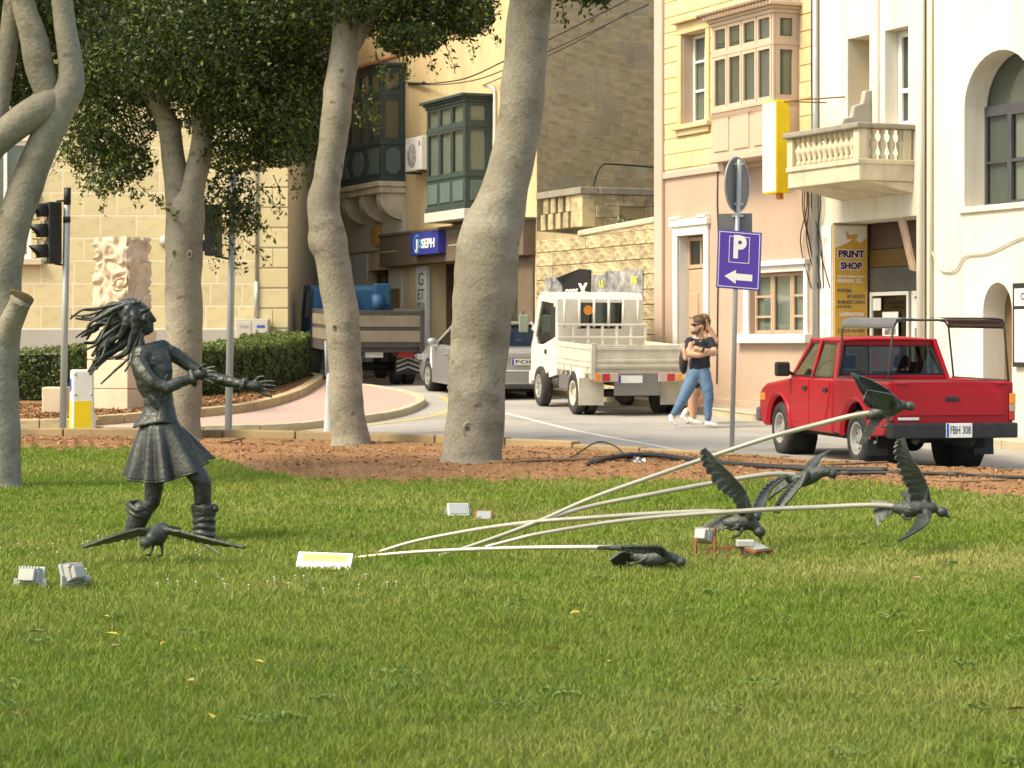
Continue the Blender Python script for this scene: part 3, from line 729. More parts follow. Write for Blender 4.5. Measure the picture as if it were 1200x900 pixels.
wall_mesh(0, u1, -.4, zstr, [dop, wop], .4, sides=True).build('lower_wall', m_pinkpl, H.root)
wall_mesh(0, u1, zstr, ztop, [up], .4).build('upper_wall', m_mort, H.root)
ob = .48; ob = out_for(906, 937)
bu0, bu1 = H.u(834, ob), H.u(906, ob); bz = [H.z(834, y, ob) for y in (33, 66, 130, 190)]
sur = .14
blocks(H.root, m_yblock, H.u(779.5), u1-.02, zstr+.1, ztop-.1, .285, .56, [(up[0]-sur,up[1]+sur,up[2]-.22,up[3]+.3),(bu0-.02,bu1+.02,bz[3]-.2,bz[0]+.35)])
s = MB(); s.box(0, H.u(779.3), -.07, .0, -.3, ztop); s.build('pilaster', m_pinktr, H.root, bev=.012)
MB().box(H.u(779.3)+.005, u1, -.06, 0, zstr-.06, zstr+.06).build('string_course', m_pinktr, H.root, bev=.015)
# stone surround, sill and white sashes of the upper window
s = MB(); s.box(up[0]-sur,up[0],-.05,.0,up[2],up[3]); s.box(up[1],up[1]+sur,-.05,.0,up[2],up[3]); s.box(up[0]-sur,up[1]+sur,-.06,0,up[3],up[3]+.2); s.box(up[0]-sur-.08,up[1]+sur+.06,-.16,0,up[3]+.2,up[3]+.27)
s.build('window_surround', m_yblock, H.root, bev=.012)
s = MB(); s.box(up[0]-.22,up[1]+.2,-.13,0,up[2]-.09,up[2]-.001); s.box(up[0]-.16,up[1]+.14,-.07,0,up[2]-.2,up[2]-.09); s.build('window_sill', m_yblock, H.root, bev=.015)
MB().box(up[0]+.002,up[0]+.012,.01,.29,up[2]+.005,up[3]-.005).build('window_reveal', m_pinktr, H.root)
win(H.root, (up[0]+.015,.26,up[2]+.02), R_, up[1]-up[0]-.03, up[3]-up[2]-.04, .06, .05, m_shut, m_glass, m_shut, bars=(.37,.7), mul=(.5,))
# closed balcony
gallery(H, 834, 906, ob, bz[0], bz[1], bz[2], bz[3], 4, m_baypk, m_baypk, back=m_curt2, panels=3, gm_back_side=m_curt)
s = MB()
nd = 34
for i in range(nd):
    a = bu0+(bu1-bu0)*i/nd; s.box(a+.01,a+.035,-ob-.05,-ob-.01,bz[2]-.15,bz[2]-.09)
s.build('dentil_row', m_baypk, H.root)
s = MB()
for i in range(22):
    a = bu0-.14+(bu1-bu0+.28)*i/22; s.tube([(a+.04,-ob-.24,bz[0]+.19),(a+.04,-.0,bz[0]+.42)], .035, 6)
s.build('roof_tiles', mat('old_roof_tiles', (.30,.20,.13), .9, (.20,.14,.10), 8, .8), H.root, True)
for uu in (bu0+.18, bu1-.25):
    MB().prism([(-ob+.05,bz[3]-.02),(0,bz[3]-.02),(0,bz[3]-.55),(-.1,bz[3]-.52),(-.22,bz[3]-.34),(-ob+.1,bz[3]-.16)],'x',uu-.09,uu+.09).build('bracket', m_pinktr, H.root, bev=.01)
# door
dw = dop[1]-dop[0]
s = MB(); zt = dop[3]; s.box(dop[0]-.17,dop[0],-.05,.0,H.zg-.1,zt); s.box(dop[1],dop[1]+.17,-.05,0,H.zg-.1,zt); s.box(dop[0]-.17,dop[1]+.17,-.055,0,zt,zt+.17); s.box(dop[0]-.22,dop[1]+.22,-.1,0,zt+.17,zt+.3); s.box(dop[0]-.19,dop[0]+.12,-.12,0,zt+.3,zt+.36); s.box(dop[1]-.12,dop[1]+.19,-.12,0,zt+.3,zt+.36)
s.build('door_surround', m_whtrim, H.root, bev=.012)
MB().box(dop[0]+.002,dop[0]+.012,.012,.2,H.zg,zt-.003).build('door_reveal', m_whtrim, H.root)
d = MB().box(dop[0]+.014,dop[1]-.004,.19,.24,H.zg-.1,zt-.62); dr = d.build('door', m_door, H.root, bev=.006)
for k in range(2):
    a = dop[0]+.06+k*dw*.48; b = a+dw*.36
    for z0, z1 in ((.25,.8),(.95,1.35),(1.5,1.95)):
        if H.zg+z1 < zt-.7: MB().box(a,b,.17,.2,H.zg+z0,H.zg+z1).build('door_panel', m_door, dr, bev=.012)
for kx in (.42,.58): MB().ell((dop[0]+dw*kx,.15,H.zg+1.05),(.035,.04,.035)).build('door_knob', m_chrome, dr, True)
win(H.root, (dop[0]+.014,.23,zt-.6), R_, dw-.02, .58, .07, .05, m_door, m_glass, m_dark, name='fanlight', mul=(.5,))
MB().box(dop[0]-.3,dop[1]+.3,-.3,.2,H.zg-.2,H.zg+.1).build('door_step', m_cream, H.root, bev=.02)
# ground floor window
ww = wop[1]-wop[0]
s = MB(); s.box(wop[0]-.17,wop[0],-.05,0,wop[2],wop[3]); s.box(wop[1],wop[1]+.12,-.05,0,wop[2],wop[3]); s.box(wop[0]-.17,wop[1]+.12,-.052,0,wop[3],wop[3]+.11); s.box(wop[0]-.2,wop[1]+.16,-.12,0,wop[3]+.11,wop[3]+.2); s.build('window_surround', m_whtrim, H.root, bev=.012)
MB().box(wop[0]-.38,wop[1]+.2,-.14,0,wop[2]-.16,wop[2]).build('window_sill', m_whtrim, H.root, bev=.015)
for k, (a, b, bk) in enumerate(((0,.33,m_curt),(.33,.68,m_shut),(.68,1,m_curt))):
    win(H.root, (wop[0]+.01+ww*a,.14,wop[2]+.01), R_, ww*(b-a)-.015, wop[3]-wop[2]-.02, .055, .05, m_door, m_glass, bk, bars=(.28,.62) if k != 1 else ())
MB().tube([(H.u(842),-.02,zstr-.05),(H.u(841.5),-.02,zstr-.6),(H.u(843),-.02,zstr-1.2),(H.u(841),-.02,H.zg+.3)],.012,5).build('wall_cable', m_black, H.root, True)
MB().prism([(0,-.3),(u1,-.3),(u1,H.ground(955)+.12),(0,H.zg+.12)],'y',-.035,0).build('plinth', m_pinkpl, H.root, bev=.01)

# ------------------------------------------------ white house with the print shop and balcony
m_wh = mat('cream_white_plaster', (.70,.66,.56), .9, (.62,.57,.46), .8, .7, .15, 50, stain=(.62,.55,.42), stscale=.9, stth=(.6,.85), streak=(.50,.44,.33))
m_whr = mat('beige_reveal', (.58,.51,.38), .9, (.5,.43,.32), 2, .5)
m_bal = mat('weathered_cream_stone', (.62,.54,.38), .9, (.44,.38,.27), 3, .8, .3, 40, streak=(.30,.25,.18))
m_balt = mat('grey_weathered_coping', (.30,.27,.21), .9, (.20,.18,.14), 4, .8, .3, 40)
m_or = mat('orange_sign_panel', (.58,.33,.06), .5, (.68,.44,.12), 2, .6)
m_pur = mat('purple_print', (.055,.02,.075), .5, amt=0); m_gr = mat('grey_green_print', (.10,.12,.09), .6, amt=0); m_wp = mat('white_print', (.78,.76,.70), .6, amt=0); m_rp = mat('red_print', (.60,.20,.13), .6, amt=0); m_rpf = mat('faded_red_print', (.64,.40,.32), .7, (.70,.55,.47), 9, .8)
W = House('print_shop_building', 'cream white building with stone balustrade balcony over the print shop', 958)
u1 = W.u(1081); zh = W.z(981, 261)
shop = (W.u(976), W.u(1074), W.zg-.3, zh); dr1 = (W.u(993), W.u(1019), W.z(993,150), W.z(993,46)); dr2 = (W.u(1037), W.u(1064.5), W.z(1037,150), W.z(1037,36))
wall_mesh(0, u1, -.5, 9.6, [shop, dr1, dr2], .66).build('wall', m_wh, W.root)
# recess of the shop
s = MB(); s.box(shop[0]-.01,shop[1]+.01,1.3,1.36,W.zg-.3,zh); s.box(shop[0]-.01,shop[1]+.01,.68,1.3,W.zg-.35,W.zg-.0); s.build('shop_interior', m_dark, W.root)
MB().box(shop[0],shop[1],-.02,.66,W.zg-.35,W.zg+.02).build('shop_step', m_pave, W.root)
mr = W.root
sg = MB().box(shop[0]+.003,shop[0]+.03,.02,.64,W.zg+.25,zh-.03).build('shop_sign', m_or, mr)
sg['label'] = 'tall orange print shop sign panel with purple heading'
X_ = shop[0]+.032; sh = zh-.03-W.zg-.25; zc = lambda t: zh-.03-t*sh
MB().slab([(X_,.03,zc(.005)),(X_,.63,zc(.005)),(X_,.63,zc(.07)),(X_,.5,zc(.10)),(X_,.38,zc(.075)),(X_,.2,zc(.11)),(X_,.03,zc(.13))],(-.004,0,0)).build('sign_splash', m_wp, sg)
MB().slab([(X_+.003,.22,zc(.03)),(X_+.003,.3,zc(.055)),(X_+.003,.45,zc(.05)),(X_+.003,.47,zc(.02)),(X_+.003,.44,zc(.078)),(X_+.003,.25,zc(.08))],(-.002,0,0)).build('sign_splash', m_or, sg)
for (tx, t, sz, wd, mm, ce, bold) in [('PRINT',.165,.155,.50,m_pur,.33,.008),('SHOP',.232,.155,.42,m_pur,.33,.008),('PRINTING FROM ANY MEDIA',.292,.05,.52,m_wp,.33,.001),('PENDRIVE, CD...',.318,.085,.50,m_wp,.32,.002),
        ('POSTERS',.372,.075,.27,m_gr,.2,.002),('FLYERS',.36,.07,.2,m_yel,.48,.002),('BOOKLETS',.405,.075,.34,m_gr,.42,.002),('BUSINESS CARDS',.437,.075,.52,m_gr,.33,.002),('AND MORE..',.463,.055,.3,m_gr,.2,.001),
        ('LAMINATION',.507,.085,.46,m_wp,.34,.003),('BINDING',.547,.085,.34,m_wp,.35,.003),('COLOUR AND B&W',.600,.075,.52,m_gr,.33,.002),('PHOTOCOPIES',.637,.08,.46,m_gr,.36,.002),('STATIONERY',.695,.085,.46,m_wp,.36,.003),('TONERS',.735,.08,.3,m_wp,.3,.003)]:
    if tx in ('PRINT','SHOP'): lettering(tx, sz*1.05, m_wp, sg, (X_+.001,ce,zc(t)), (0,1,0), (0,0,1), wd*1.05, .001, .018)
    lettering(tx, sz, mm, sg, (X_+.003,ce,zc(t)), (0,1,0), (0,0,1), wd, .001, bold)
s = MB().box(W.u(963.5),W.u(975.5)-.002,-.03,0,W.zg+.25,zh-.03).build('shop_sign_edge', m_whtrim, mr)
cu = (W.u(963.5)+W.u(975.5))/2
for i, ch in enumerate('PLAYPEN'): lettering(ch, .17, m_rpf, s, (cu,-.033,zh-.3-i*.30), (1,0,0), (0,0,1), .13, .001, .004)
# shop front set back in the recess
yb = .70; sw = shop[1]-shop[0]; xb = shop[0]; zg_ = W.zg
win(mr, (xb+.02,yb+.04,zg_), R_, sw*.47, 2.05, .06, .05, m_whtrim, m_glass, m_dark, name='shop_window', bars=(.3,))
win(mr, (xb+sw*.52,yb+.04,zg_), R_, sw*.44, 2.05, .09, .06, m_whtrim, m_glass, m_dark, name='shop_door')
MB().box(xb,xb+sw,yb,yb+.05,zg_+2.06,zg_+2.45).build('fascia_board', mat('grey_board', (.09,.085,.075), .8), mr)
MB().box(xb,xb+sw,yb+.0,yb+.05,zg_+2.46,zg_+2.75).build('fascia_board', mat('ochre_board', (.13,.075,.02), .7), mr)
MB().box(xb,xb+sw,yb+.01,yb+.05,zg_+2.76,zh).build('fascia_board', mat('brown_board', (.10,.06,.05), .7), mr)
def poster(parent, u0, u1, z0, z1, y, m, name='poster', lab=None):
    o = MB().box(u0,u1,y-.004,y,z0,z1).build(name, m, parent)
    if lab: o['label'] = lab
    return o
m_po1 = mat('poster_paper', (.66,.66,.63), .7, (.55,.55,.52), 6, .5); m_po2 = mat('poster_photo_dark', (.05,.05,.055), .6, (.4,.4,.4), 9, .9); m_po3 = mat('poster_orange_blue', (.62,.22,.12), .6, (.20,.42,.62), 2.2, 1.); m_po4 = mat('poster_grey_collage', (.35,.34,.33), .7, (.08,.08,.085), 5, .95, stain=(.66,.66,.64), stscale=4)
pa = poster(mr, xb+sw*.17, xb+sw*.36, zg_+1.2, zg_+1.72, yb-.012, m_po1); MB().box(xb+sw*.20,xb+sw*.33,yb-.022,yb-.017,zg_+1.35,zg_+1.62).build('picture', m_po2, pa)
pb = poster(mr, xb+sw*.03, xb+sw*.44, zg_+.75, zg_+1.17, yb-.010, m_po3); MB().slab([(xb+sw*.27,yb-.018,zg_+.83),(xb+sw*.38,yb-.018,zg_+.79),(xb+sw*.42,yb-.018,zg_+.9),(xb+sw*.31,yb-.018,zg_+.94)],(0,.004,0)).build('picture', m_po2, pb)
poster(mr, xb+sw*.06, xb+sw*.40, zg_+.2, zg_+.72, yb-.011, m_po2); poster(mr, xb+sw*.05, xb+sw*.15, zg_+1.75, zg_+1.95, yb-.011, m_po1)
pc = poster(mr, xb+sw*.56, xb+sw*.93, zg_+1.45, zg_+1.92, yb-.03, m_po1); lettering('OPEN TI', .13, m_rp, pc, (xb+sw*.74,yb-.037,zg_+1.8), (1,0,0), (0,0,1), sw*.28, .001, .002); MB().box(xb+sw*.62,xb+sw*.86,yb-.038,yb-.034,zg_+1.63,zg_+1.66).box(xb+sw*.64,xb+sw*.84,yb-.038,yb-.034,zg_+1.55,zg_+1.58).build('small_print', m_ink, pc)
# hanging broken board
MB().slab([(W.u(1056),-.02,W.z(1056,256)),(W.u(1063),-.02,W.z(1063,256)),(W.u(1077),-.03,W.z(1077,318)),(W.u(1071),-.03,W.z(1071,316))],(0,-.05,0)).build('broken_board', mat('grey_brown_wood', (.36,.26,.18), .9, (.24,.17,.12), 5, .8), mr)
# upper openings
MB().box(dr1[0],dr1[1],.55,.6,dr1[2],dr1[3]).build('blank_door', m_whr, mr)
MB().box(dr1[0]+.002,dr1[0]+.01,.005,.55,dr1[2],dr1[3]-.002).build('door_reveal', m_whr, mr)
win(mr, (dr2[0]+.01,.3,dr2[2]), R_, dr2[1]-dr2[0]-.02, dr2[3]-dr2[2]-.01, .10, .06, m_whtrim, m_glass, m_curt2, name='balcony_door', bars=(.38,))
s = MB(); s.box(W.u(1025),W.u(1031),-.05,0,W.z(1025,150),9.5); s.build('pilaster', m_wh, mr, bev=.01)
# balcony
oo = out_for(1007, 1071); v0, v1 = W.u(923, oo), W.u(1071); zr = W.z(1007, 143, oo); zd = W.z(1007, 190, oo); zbt = W.z(1007, 211, oo)
s = MB(); s.box(v0,v1,-oo,0,zbt,zd); s.box(v0-.02,v1+.02,-oo-.03,0,zd-.02,zd+.06); s.prism([(-oo+.12,zbt),(0,zbt),(0,zbt-.18)],'x',v0+.02,v1-.02)
s.build('balcony_slab', m_bal, mr, bev=.015)
s = MB(); s.box(v0-.06,v1+.05,-oo-.07,-oo+.2,zr-.09,zr); s.box(v1-.2,v1+.049,-oo+.2,0,zr-.088,zr-.002); s.box(v0-.06,v0+.16,-oo+.2,0,zr-.088,zr-.002); s.build('balcony_rail', m_balt, mr, bev=.02)
for uu, yy in ((v0+.06,-oo+.06),(v1-.10,-oo+.06),(v1-.10,-.12)): MB().box(uu-.07,uu+.1,yy-.07,yy+.08,zd+.05,zr-.089).build('balcony_pier', m_bal, mr, bev=.012)
hb = zr-.09-zd-.055
prof = [(.045,0),(.055,.02),(.055,.07),(.03,.1),(.062,.22*hb/.5),(.066,.3*hb/.5),(.05,.6*hb),(.028,.74*hb),(.03,.82*hb),(.05,.86*hb),(.05,hb)]
bme = MB().lathe(prof, n=10).mesh('baluster'); bme.materials.append(m_bal)
def baluster(u, y): o = link('baluster', bme, m_bal, mr, True); o.location = (u, y, zd+.055)
for i in range(11): baluster(v0+.26+(v1-v0-.56)*i/10, -oo+.07)
for i in range(4): baluster(v1-.08, -oo+.30+(oo-.5)*i/3)
zz = zd+.05
MB().prism([(-.78,zz),(0,zz),(0,zz+1.22),(-.14,zz+1.2),(-.18,zz+1.0),(-.34,zz+.95),(-.38,zz+.78),(-.54,zz+.74),(-.6,zz+.6),(-.78,zz+.55)],'x',W.u(1023)-.12,W.u(1023)).build('broken_screen_wall', mat('grey_rubble_stone', (.40,.37,.32), .95, (.28,.26,.22), 4, .8, .5, 20), mr, bev=.02)
# pipes and cables
s = MB(); s.tube([(.03,-.06,-.2),(.03,-.06,9.5)], .05, 10); s.build('drain_pipe', m_galv, mr, True)
s = MB()
for k in range(4): s.tube([(-.04-.025*k,-.03,4.2+.2*k),(-.05-.02*k,-.05,6),(-.06-.02*k,-.03,9.5)], .014, 5)
s.build('cable_bundle', m_black, mr, True)
s = MB(); random.seed(3)
for k in range(7):
    a = W.u(948+random.uniform(-3,14)); s.tube([Vector(p) for p in catmull([(a,-.04,4.4-random.random()*.2),(a+random.uniform(-.2,.2),-.08,3.7),(a+random.uniform(-.3,.35),-.06,3.1),(a+.3+random.uniform(-.2,.2),-.04,2.3)],4)], .011, 4)
s.build('cable_tangle', m_black, mr, True)
s = MB(); s.tube([(W.u(1084),-.08,-.1),(W.u(1084),-.08,9.5)], .065, 10); s.build('rain_pipe', m_wh, mr, True)

# ------------------------------------------------ white house with the arched window
A_ = House('arched_window_house', 'white rendered house with arched upper window and arched side door', 1085.5)
m_dfr = mat('dark_grey_window_frame', (.055,.055,.06), .55, (.085,.085,.09), 4, .5)
aw = (A_.u(1130), A_.u(1213), A_.z(1130,243), A_.z(1172,58)); ad = (A_.u(1152), A_.u(1186), A_.zg-.2, A_.z(1166,331))
u1 = A_.u(1420)
wall_mesh(0, u1, -.6, 9.8, [aw+(.78,), ad+(.42,)], .42).build('wall', m_wh, A_.root)
wu = aw[1]-aw[0]; spz = aw[3]-.78
def arch_pane(u0, u1, zs, rise, y0, y1, m, parent, name):
    cx, hw = (u0+u1)/2, (u1-u0)/2
    return MB().prism([(u0,zs)]+[(u1,zs)]+[(cx+hw*math.cos(t), zs+.0+rise*math.sin(t)) for t in np.linspace(0,math.pi,15)][1:-1],'y',y0,y1).build(name, m, parent)
fr = MB().box(aw[0],aw[1],.36,.42,spz-.07,spz+.03).build('window_frame', m_dfr, A_.root)
arch_pane(aw[0]-.0,aw[1]+.0,spz+.03,.75,.40,.41,m_glass,fr,'pane'); arch_pane(aw[0],aw[1],spz+.03,.76,.45,.46,m_curt2,fr,'curtain_or_backing')
for k, (a, b) in enumerate(((0,.36),(.36,.68),(.68,1.))):
    win(A_.root, (aw[0]+wu*a+.005,.41,aw[2]+.01), R_, wu*(b-a)-.01, spz-.08-aw[2], .07 if k == 1 else .05, .05 if k != 1 else .07, m_dfr, m_glass, m_curt if k else m_curt2, bars=(.47,))
MB().box(aw[0]-.1,aw[1]+.1,-.05,.0,aw[2]-.09,aw[2]-.001).build('window_sill', m_wh, A_.root, bev=.012)
MB().box(ad[0]+.003,ad[1]-.003,.38,.44,A_.zg-.2,ad[3]).build('door', mat('brown_door', (.20,.125,.07), .7, (.14,.085,.05), 4, .7), A_.root)
MB().box(ad[0],ad[1],-.1,.4,A_.zg-.3,A_.zg+.06).build('door_step', m_pave, A_.root)
MB().tube([(A_.u(1093.5),-.04,-.1),(A_.u(1093.5),-.04,9.6)],.028,8).build('thin_pipe', m_whr, A_.root, True)
s = MB(); s.tube([Vector(p) for p in catmull([(A_.u(1092),-.03,A_.z(1092,288)),(A_.u(1100),-.03,A_.z(1100,310)),(A_.u(1108),-.03,A_.z(1108,318)),(A_.u(1122),-.03,A_.z(1122,316)),(A_.u(1133),-.03,A_.z(1133,300)),(A_.u(1160),-.03,A_.z(1160,296)),(A_.u(1200),-.03,A_.z(1200,278)),(A_.u(1240),-.03,A_.z(1240,270))],5)],.014,5); s.build('wall_cable', m_whr, A_.root, True)
nb = thing('notice_board', 'black framed wall notice board beside the arched brown door', 'notice board', A_.root.matrix_basis @ Vector((A_.u(1191),-.01,A_.z(1191,430))), FANG)
bh = A_.z(1191,332)-A_.z(1191,430); MB().box(0,1.1,-.06,-.0,0,bh).build('frame', m_black, nb, bev=.008); MB().box(.06,1.04,-.066,-.061,.07,bh-.38).build('sheet', m_po1, nb)
hd = MB().box(.06,1.04,-.068,-.061,bh-.33,bh-.08).build('heading_strip', m_white, nb); lettering('ORA', .14, m_ink, hd, (.36,-.071,bh-.2), (1,0,0), (0,0,1), .3, .001, .003)

# ------------------------------------------------ vertical lightbox sign
ps = thing('lightbox_sign', 'tall yellow and white vertical lightbox sign projecting beside the stone balcony', 'sign', (0,0,0))
po = .62; ux, zt_ = FPu(893.5, 120, po+.3); ux2 = FPu(909.5, 120, po+.3)[0]; zb_ = FPu(900, 227, po+.3)[1]
P0 = FA+FD*ux+FN*(po+.3); ps.location = (P0.x, P0.y, zb_); ps.rotation_euler = (0,0,FANG); w_ = ux2-ux; h_ = zt_-zb_
MB().box(0,w_,0,.26,0,h_).build('casing', m_yel, ps, bev=.012)
fc = MB().box(.015,w_-.015,-.006,.004,.03,h_-.03).build('face', mat('lightbox_white', (.76,.76,.72), .4, (.68,.68,.62), 3, .5), ps)
m_fade = mat('faded_yellow_print', (.66,.64,.48), .5, amt=0)
for i, ch in enumerate('PLAYPEN'): lettering(ch, .2, m_fade, fc, (w_/2,-.009,h_-.16-i*(h_-.3)/6.2), (1,0,0), (0,0,1), w_*.45, .001, .002)
MB().tube([(w_,.15,h_-.02),(w_+.1,.9,h_-.02)],.012,6).tube([(w_*.5,.13,h_),(w_*.5+.9,.9,h_+.02)],.013,6).tube([(w_*.6,.2,.1),(w_*.6,.95,.1)],.016,6).build('bracket', m_rust, ps, True)
MB().box(w_*.6,w_*.85,.1,.18,-.10,0).build('lamp_cap', mat('orange_plastic', (.6,.2,.03), .5), ps, bev=.01)
# ================================================================ centre house, ruined wall, left limestone building
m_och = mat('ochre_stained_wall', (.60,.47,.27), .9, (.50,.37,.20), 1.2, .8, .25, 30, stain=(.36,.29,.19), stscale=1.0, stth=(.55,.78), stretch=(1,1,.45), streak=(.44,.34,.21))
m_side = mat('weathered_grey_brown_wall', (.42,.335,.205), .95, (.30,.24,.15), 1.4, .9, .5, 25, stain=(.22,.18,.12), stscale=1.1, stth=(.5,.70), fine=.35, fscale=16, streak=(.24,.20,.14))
m_gtim = mat('dark_green_timber', (.045,.066,.060), .5, (.032,.048,.044), 3, .6)
m_gpan = mat('green_panel_paint', (.10,.145,.125), .55, (.075,.11,.095), 3, .5)
m_brfas = mat('brown_fascia', (.15,.11,.075), .7, (.10,.075,.05), 3, .6)
m_tile = mat('pale_cladding', (.56,.53,.46), .6, (.48,.45,.39), 2, .5)
C = House('corner_house', 'tall ochre corner house with dark green closed balconies and shops below', 292)
u1 = C.u(629); r = C.root
zfb = C.z(500, 309); zfa = C.z(500, 276)
ops = [(C.u(503), C.u(536), .0, zfb-.02), (C.u(586), C.u(609), .6+C.ground(600), zfb-.02), (C.u(431), C.u(456), .0, zfb-.05), (C.u(345),C.u(362),.5,C.z(350,262))]
wall_mesh(0, u1, -.3, 12.5, ops, .5, back=12, sides=False).build('front_wall', m_och, r)
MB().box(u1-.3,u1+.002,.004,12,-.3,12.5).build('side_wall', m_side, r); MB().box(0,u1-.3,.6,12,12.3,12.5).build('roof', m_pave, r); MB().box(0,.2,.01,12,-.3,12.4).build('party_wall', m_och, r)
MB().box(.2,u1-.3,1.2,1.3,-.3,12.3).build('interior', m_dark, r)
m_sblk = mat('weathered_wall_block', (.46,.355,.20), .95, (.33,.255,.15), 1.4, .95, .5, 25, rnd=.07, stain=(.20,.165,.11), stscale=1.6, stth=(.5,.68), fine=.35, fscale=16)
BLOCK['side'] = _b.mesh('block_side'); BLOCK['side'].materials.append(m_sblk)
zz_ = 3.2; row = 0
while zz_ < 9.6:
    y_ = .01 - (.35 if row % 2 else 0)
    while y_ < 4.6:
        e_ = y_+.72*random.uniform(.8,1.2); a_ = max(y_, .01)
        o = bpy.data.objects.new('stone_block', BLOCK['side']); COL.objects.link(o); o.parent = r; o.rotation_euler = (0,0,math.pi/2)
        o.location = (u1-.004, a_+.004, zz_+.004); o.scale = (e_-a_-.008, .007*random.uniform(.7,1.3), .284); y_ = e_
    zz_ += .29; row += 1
# string course, fascia band, crest
MB().box(C.u(408),C.u(476),-.06,0,C.z(440,294),C.z(440,255)).build('white_fascia', m_tile, r, bev=.01)
cr = MB()
random.seed(5); cx, cz = C.u(440,.1), C.z(440,275,.1)
for k in range(26):
    a = random.uniform(0,6.28); rr = random.random()**.5; cr.ell((cx+math.cos(a)*rr*.36, -.09, cz+math.sin(a)*rr*.27),(random.uniform(.06,.13),.05,random.uniform(.05,.1)), Matrix.Rotation(random.uniform(0,3),3,'Y'), 8, 6)
organic('gilt_crest', cr, .018, mat('gilt_orange', (.66,.36,.10), .5, (.45,.22,.05), 12, .7), r, 2)
for a, b in ((410,419),(419.4,432)): MB().box(C.u(a),C.u(b),-.04,0,.3,C.z(425,298)).build('cladding_panel', m_tile, r, bev=.008)
MB().box(C.u(456.5),C.u(472),-.03,0,.3,zfb-.06).build('cladding_panel', m_tile, r)
poster(r, C.u(460), C.u(470), C.z(465,366), C.z(465,338), -.035, mat('bronze_plaque', (.16,.10,.04), .5, (.3,.2,.08), 8, .8), 'plaque')
win(r, (ops[2][0]+.02,.3,C.ground(440)), R_, ops[2][1]-ops[2][0]-.04, 2.3, .09, .07, mat('brown_frame', (.13,.08,.045), .6), m_glass, mat('brown_blind', (.26,.20,.12), .9), name='shop_door', mul=(.5,))
f_ = MB(); f_.box(C.u(458),C.u(628),-.30,0,zfb-.02,zfa+.05); f_.box(C.u(458)-.03,C.u(628)+.03,-.34,0,zfa+.05,zfa+.12); fas = f_.build('shop_fascia', m_brfas, r, bev=.012)
MB().box(C.u(460),C.u(478),-.312,-.299,(zfa+zfb)/2,(zfa+zfb)/2+.02).build('trim_line', m_tile, fas)
MB().box(C.u(526,.3),C.u(560,.3),-.312,-.299,(zfa+zfb)/2,(zfa+zfb)/2+.02).build('trim_line', m_tile, fas)
MB().box(C.u(609.5),C.u(627),-.06,0,.2,zfb-.03).build('brown_pilaster', m_brfas, r, bev=.01)
win(r, (ops[1][0]+.01,.25,ops[1][2]+.01), R_, ops[1][1]-ops[1][0]-.02, ops[1][3]-ops[1][2]-.02, .06, .05, m_brfas, m_glass, mat('teal_display', (.05,.09,.08), .6, (.2,.25,.22), 3, .8), name='shop_window')
MB().box(ops[0][0]+.02,ops[0][1]-.02,.42,.48,C.ground(510),zfb-.02).build('dark_door', mat('dark_brown_door', (.035,.018,.012), .5, (.05,.028,.02), 4, .6), r)
vs = MB().box(C.u(489,.05),C.u(501.5,.05),-.09,-.0,C.ground(500)+.15,zfb-.05).build('vertical_sign', mat('grey_white_sign', (.50,.50,.47), .6, (.42,.42,.40), 3, .5), r)
vu = (C.u(489,.05)+C.u(501.5,.05))/2; vw = C.u(501.5,.05)-C.u(489,.05); vh = zfb-.05-C.ground(500)-.15; m_gp = mat('dark_grey_print', (.06,.06,.065), .6, amt=0)
for tx, t, sz, wd in (('G',.14,.42,.26),('ET',.29,.34,.32),('YOUR',.41,.24,.4)):
    lettering(tx, sz, m_gp, vs, (vu,-.093,zfb-.05-vh*t), (1,0,0), (0,0,1), wd*vw/.52, .001, .002)
for t, wd, hh in ((.50,.4,.035),(.56,.34,.02),(.79,.36,.02),(.83,.3,.015),(.88,.34,.02)):
    q = MB(); n_ = 7
    for i in range(n_): q.box(vu-wd*vw*.9+wd*vw*1.8*i/n_, vu-wd*vw*.9+wd*vw*1.8*(i+.7)/n_, -.094, -.0905, zfb-.05-vh*t-hh, zfb-.05-vh*t+hh)
    q.build('small_print', m_gp, vs)
for k in (-1,1): MB().lathe([(.085,-.1),(.1,-.1),(.1,-.093),(.085,-.093)],(vu+k*.13,0,zfb-.05-vh*.69),16,'y').build('spectacles_print', m_gp, vs)
js = thing('shop_name_sign', 'blue box sign with white lettering JOSEPH on the brown shop fascia', 'sign', (0,0,0), FANG)
jo = .30; ju0, jz0 = FPu(481, 300, .48); ju1 = FPu(514, 300, .48)[0]; jz1 = FPu(481, 274, .48)[1]; P0 = FA+FD*ju0+FN*.30; js.location = (P0.x,P0.y,jz0); jw, jh = ju1-ju0, jz1-jz0
MB().box(0,jw,-.2,.02,0,jh).build('box', mat('royal_blue_sign', (.035,.045,.27), .4, (.03,.035,.2), 2, .5), js, bev=.015)
lettering('SEPH', jh*.55, m_wp, js, (jw*.665,-.205,jh*.47), (1,0,0), (0,0,1), jw*.46, .003, .010); lettering('J', jh*.6, m_wp, js, (jw*.27,-.207,jh*.47), (1,0,0), (0,0,1), jw*.10, .003, .010)
m_lb = mat('light_blue_print', (.10,.42,.66), .5, amt=0)
MB().lathe([(jh*.36,-.204),(jh*.42,-.204),(jh*.42,-.2),(jh*.36,-.2)],(jw*.26,0,jh*.5),22,'y',.9,5.4).build('swirl_emblem', m_lb, js)
lettering('O', jh*.55, m_lb, js, (jw*.375,-.206,jh*.47), (1,0,0), (0,0,1), jw*.11, .003, .010)
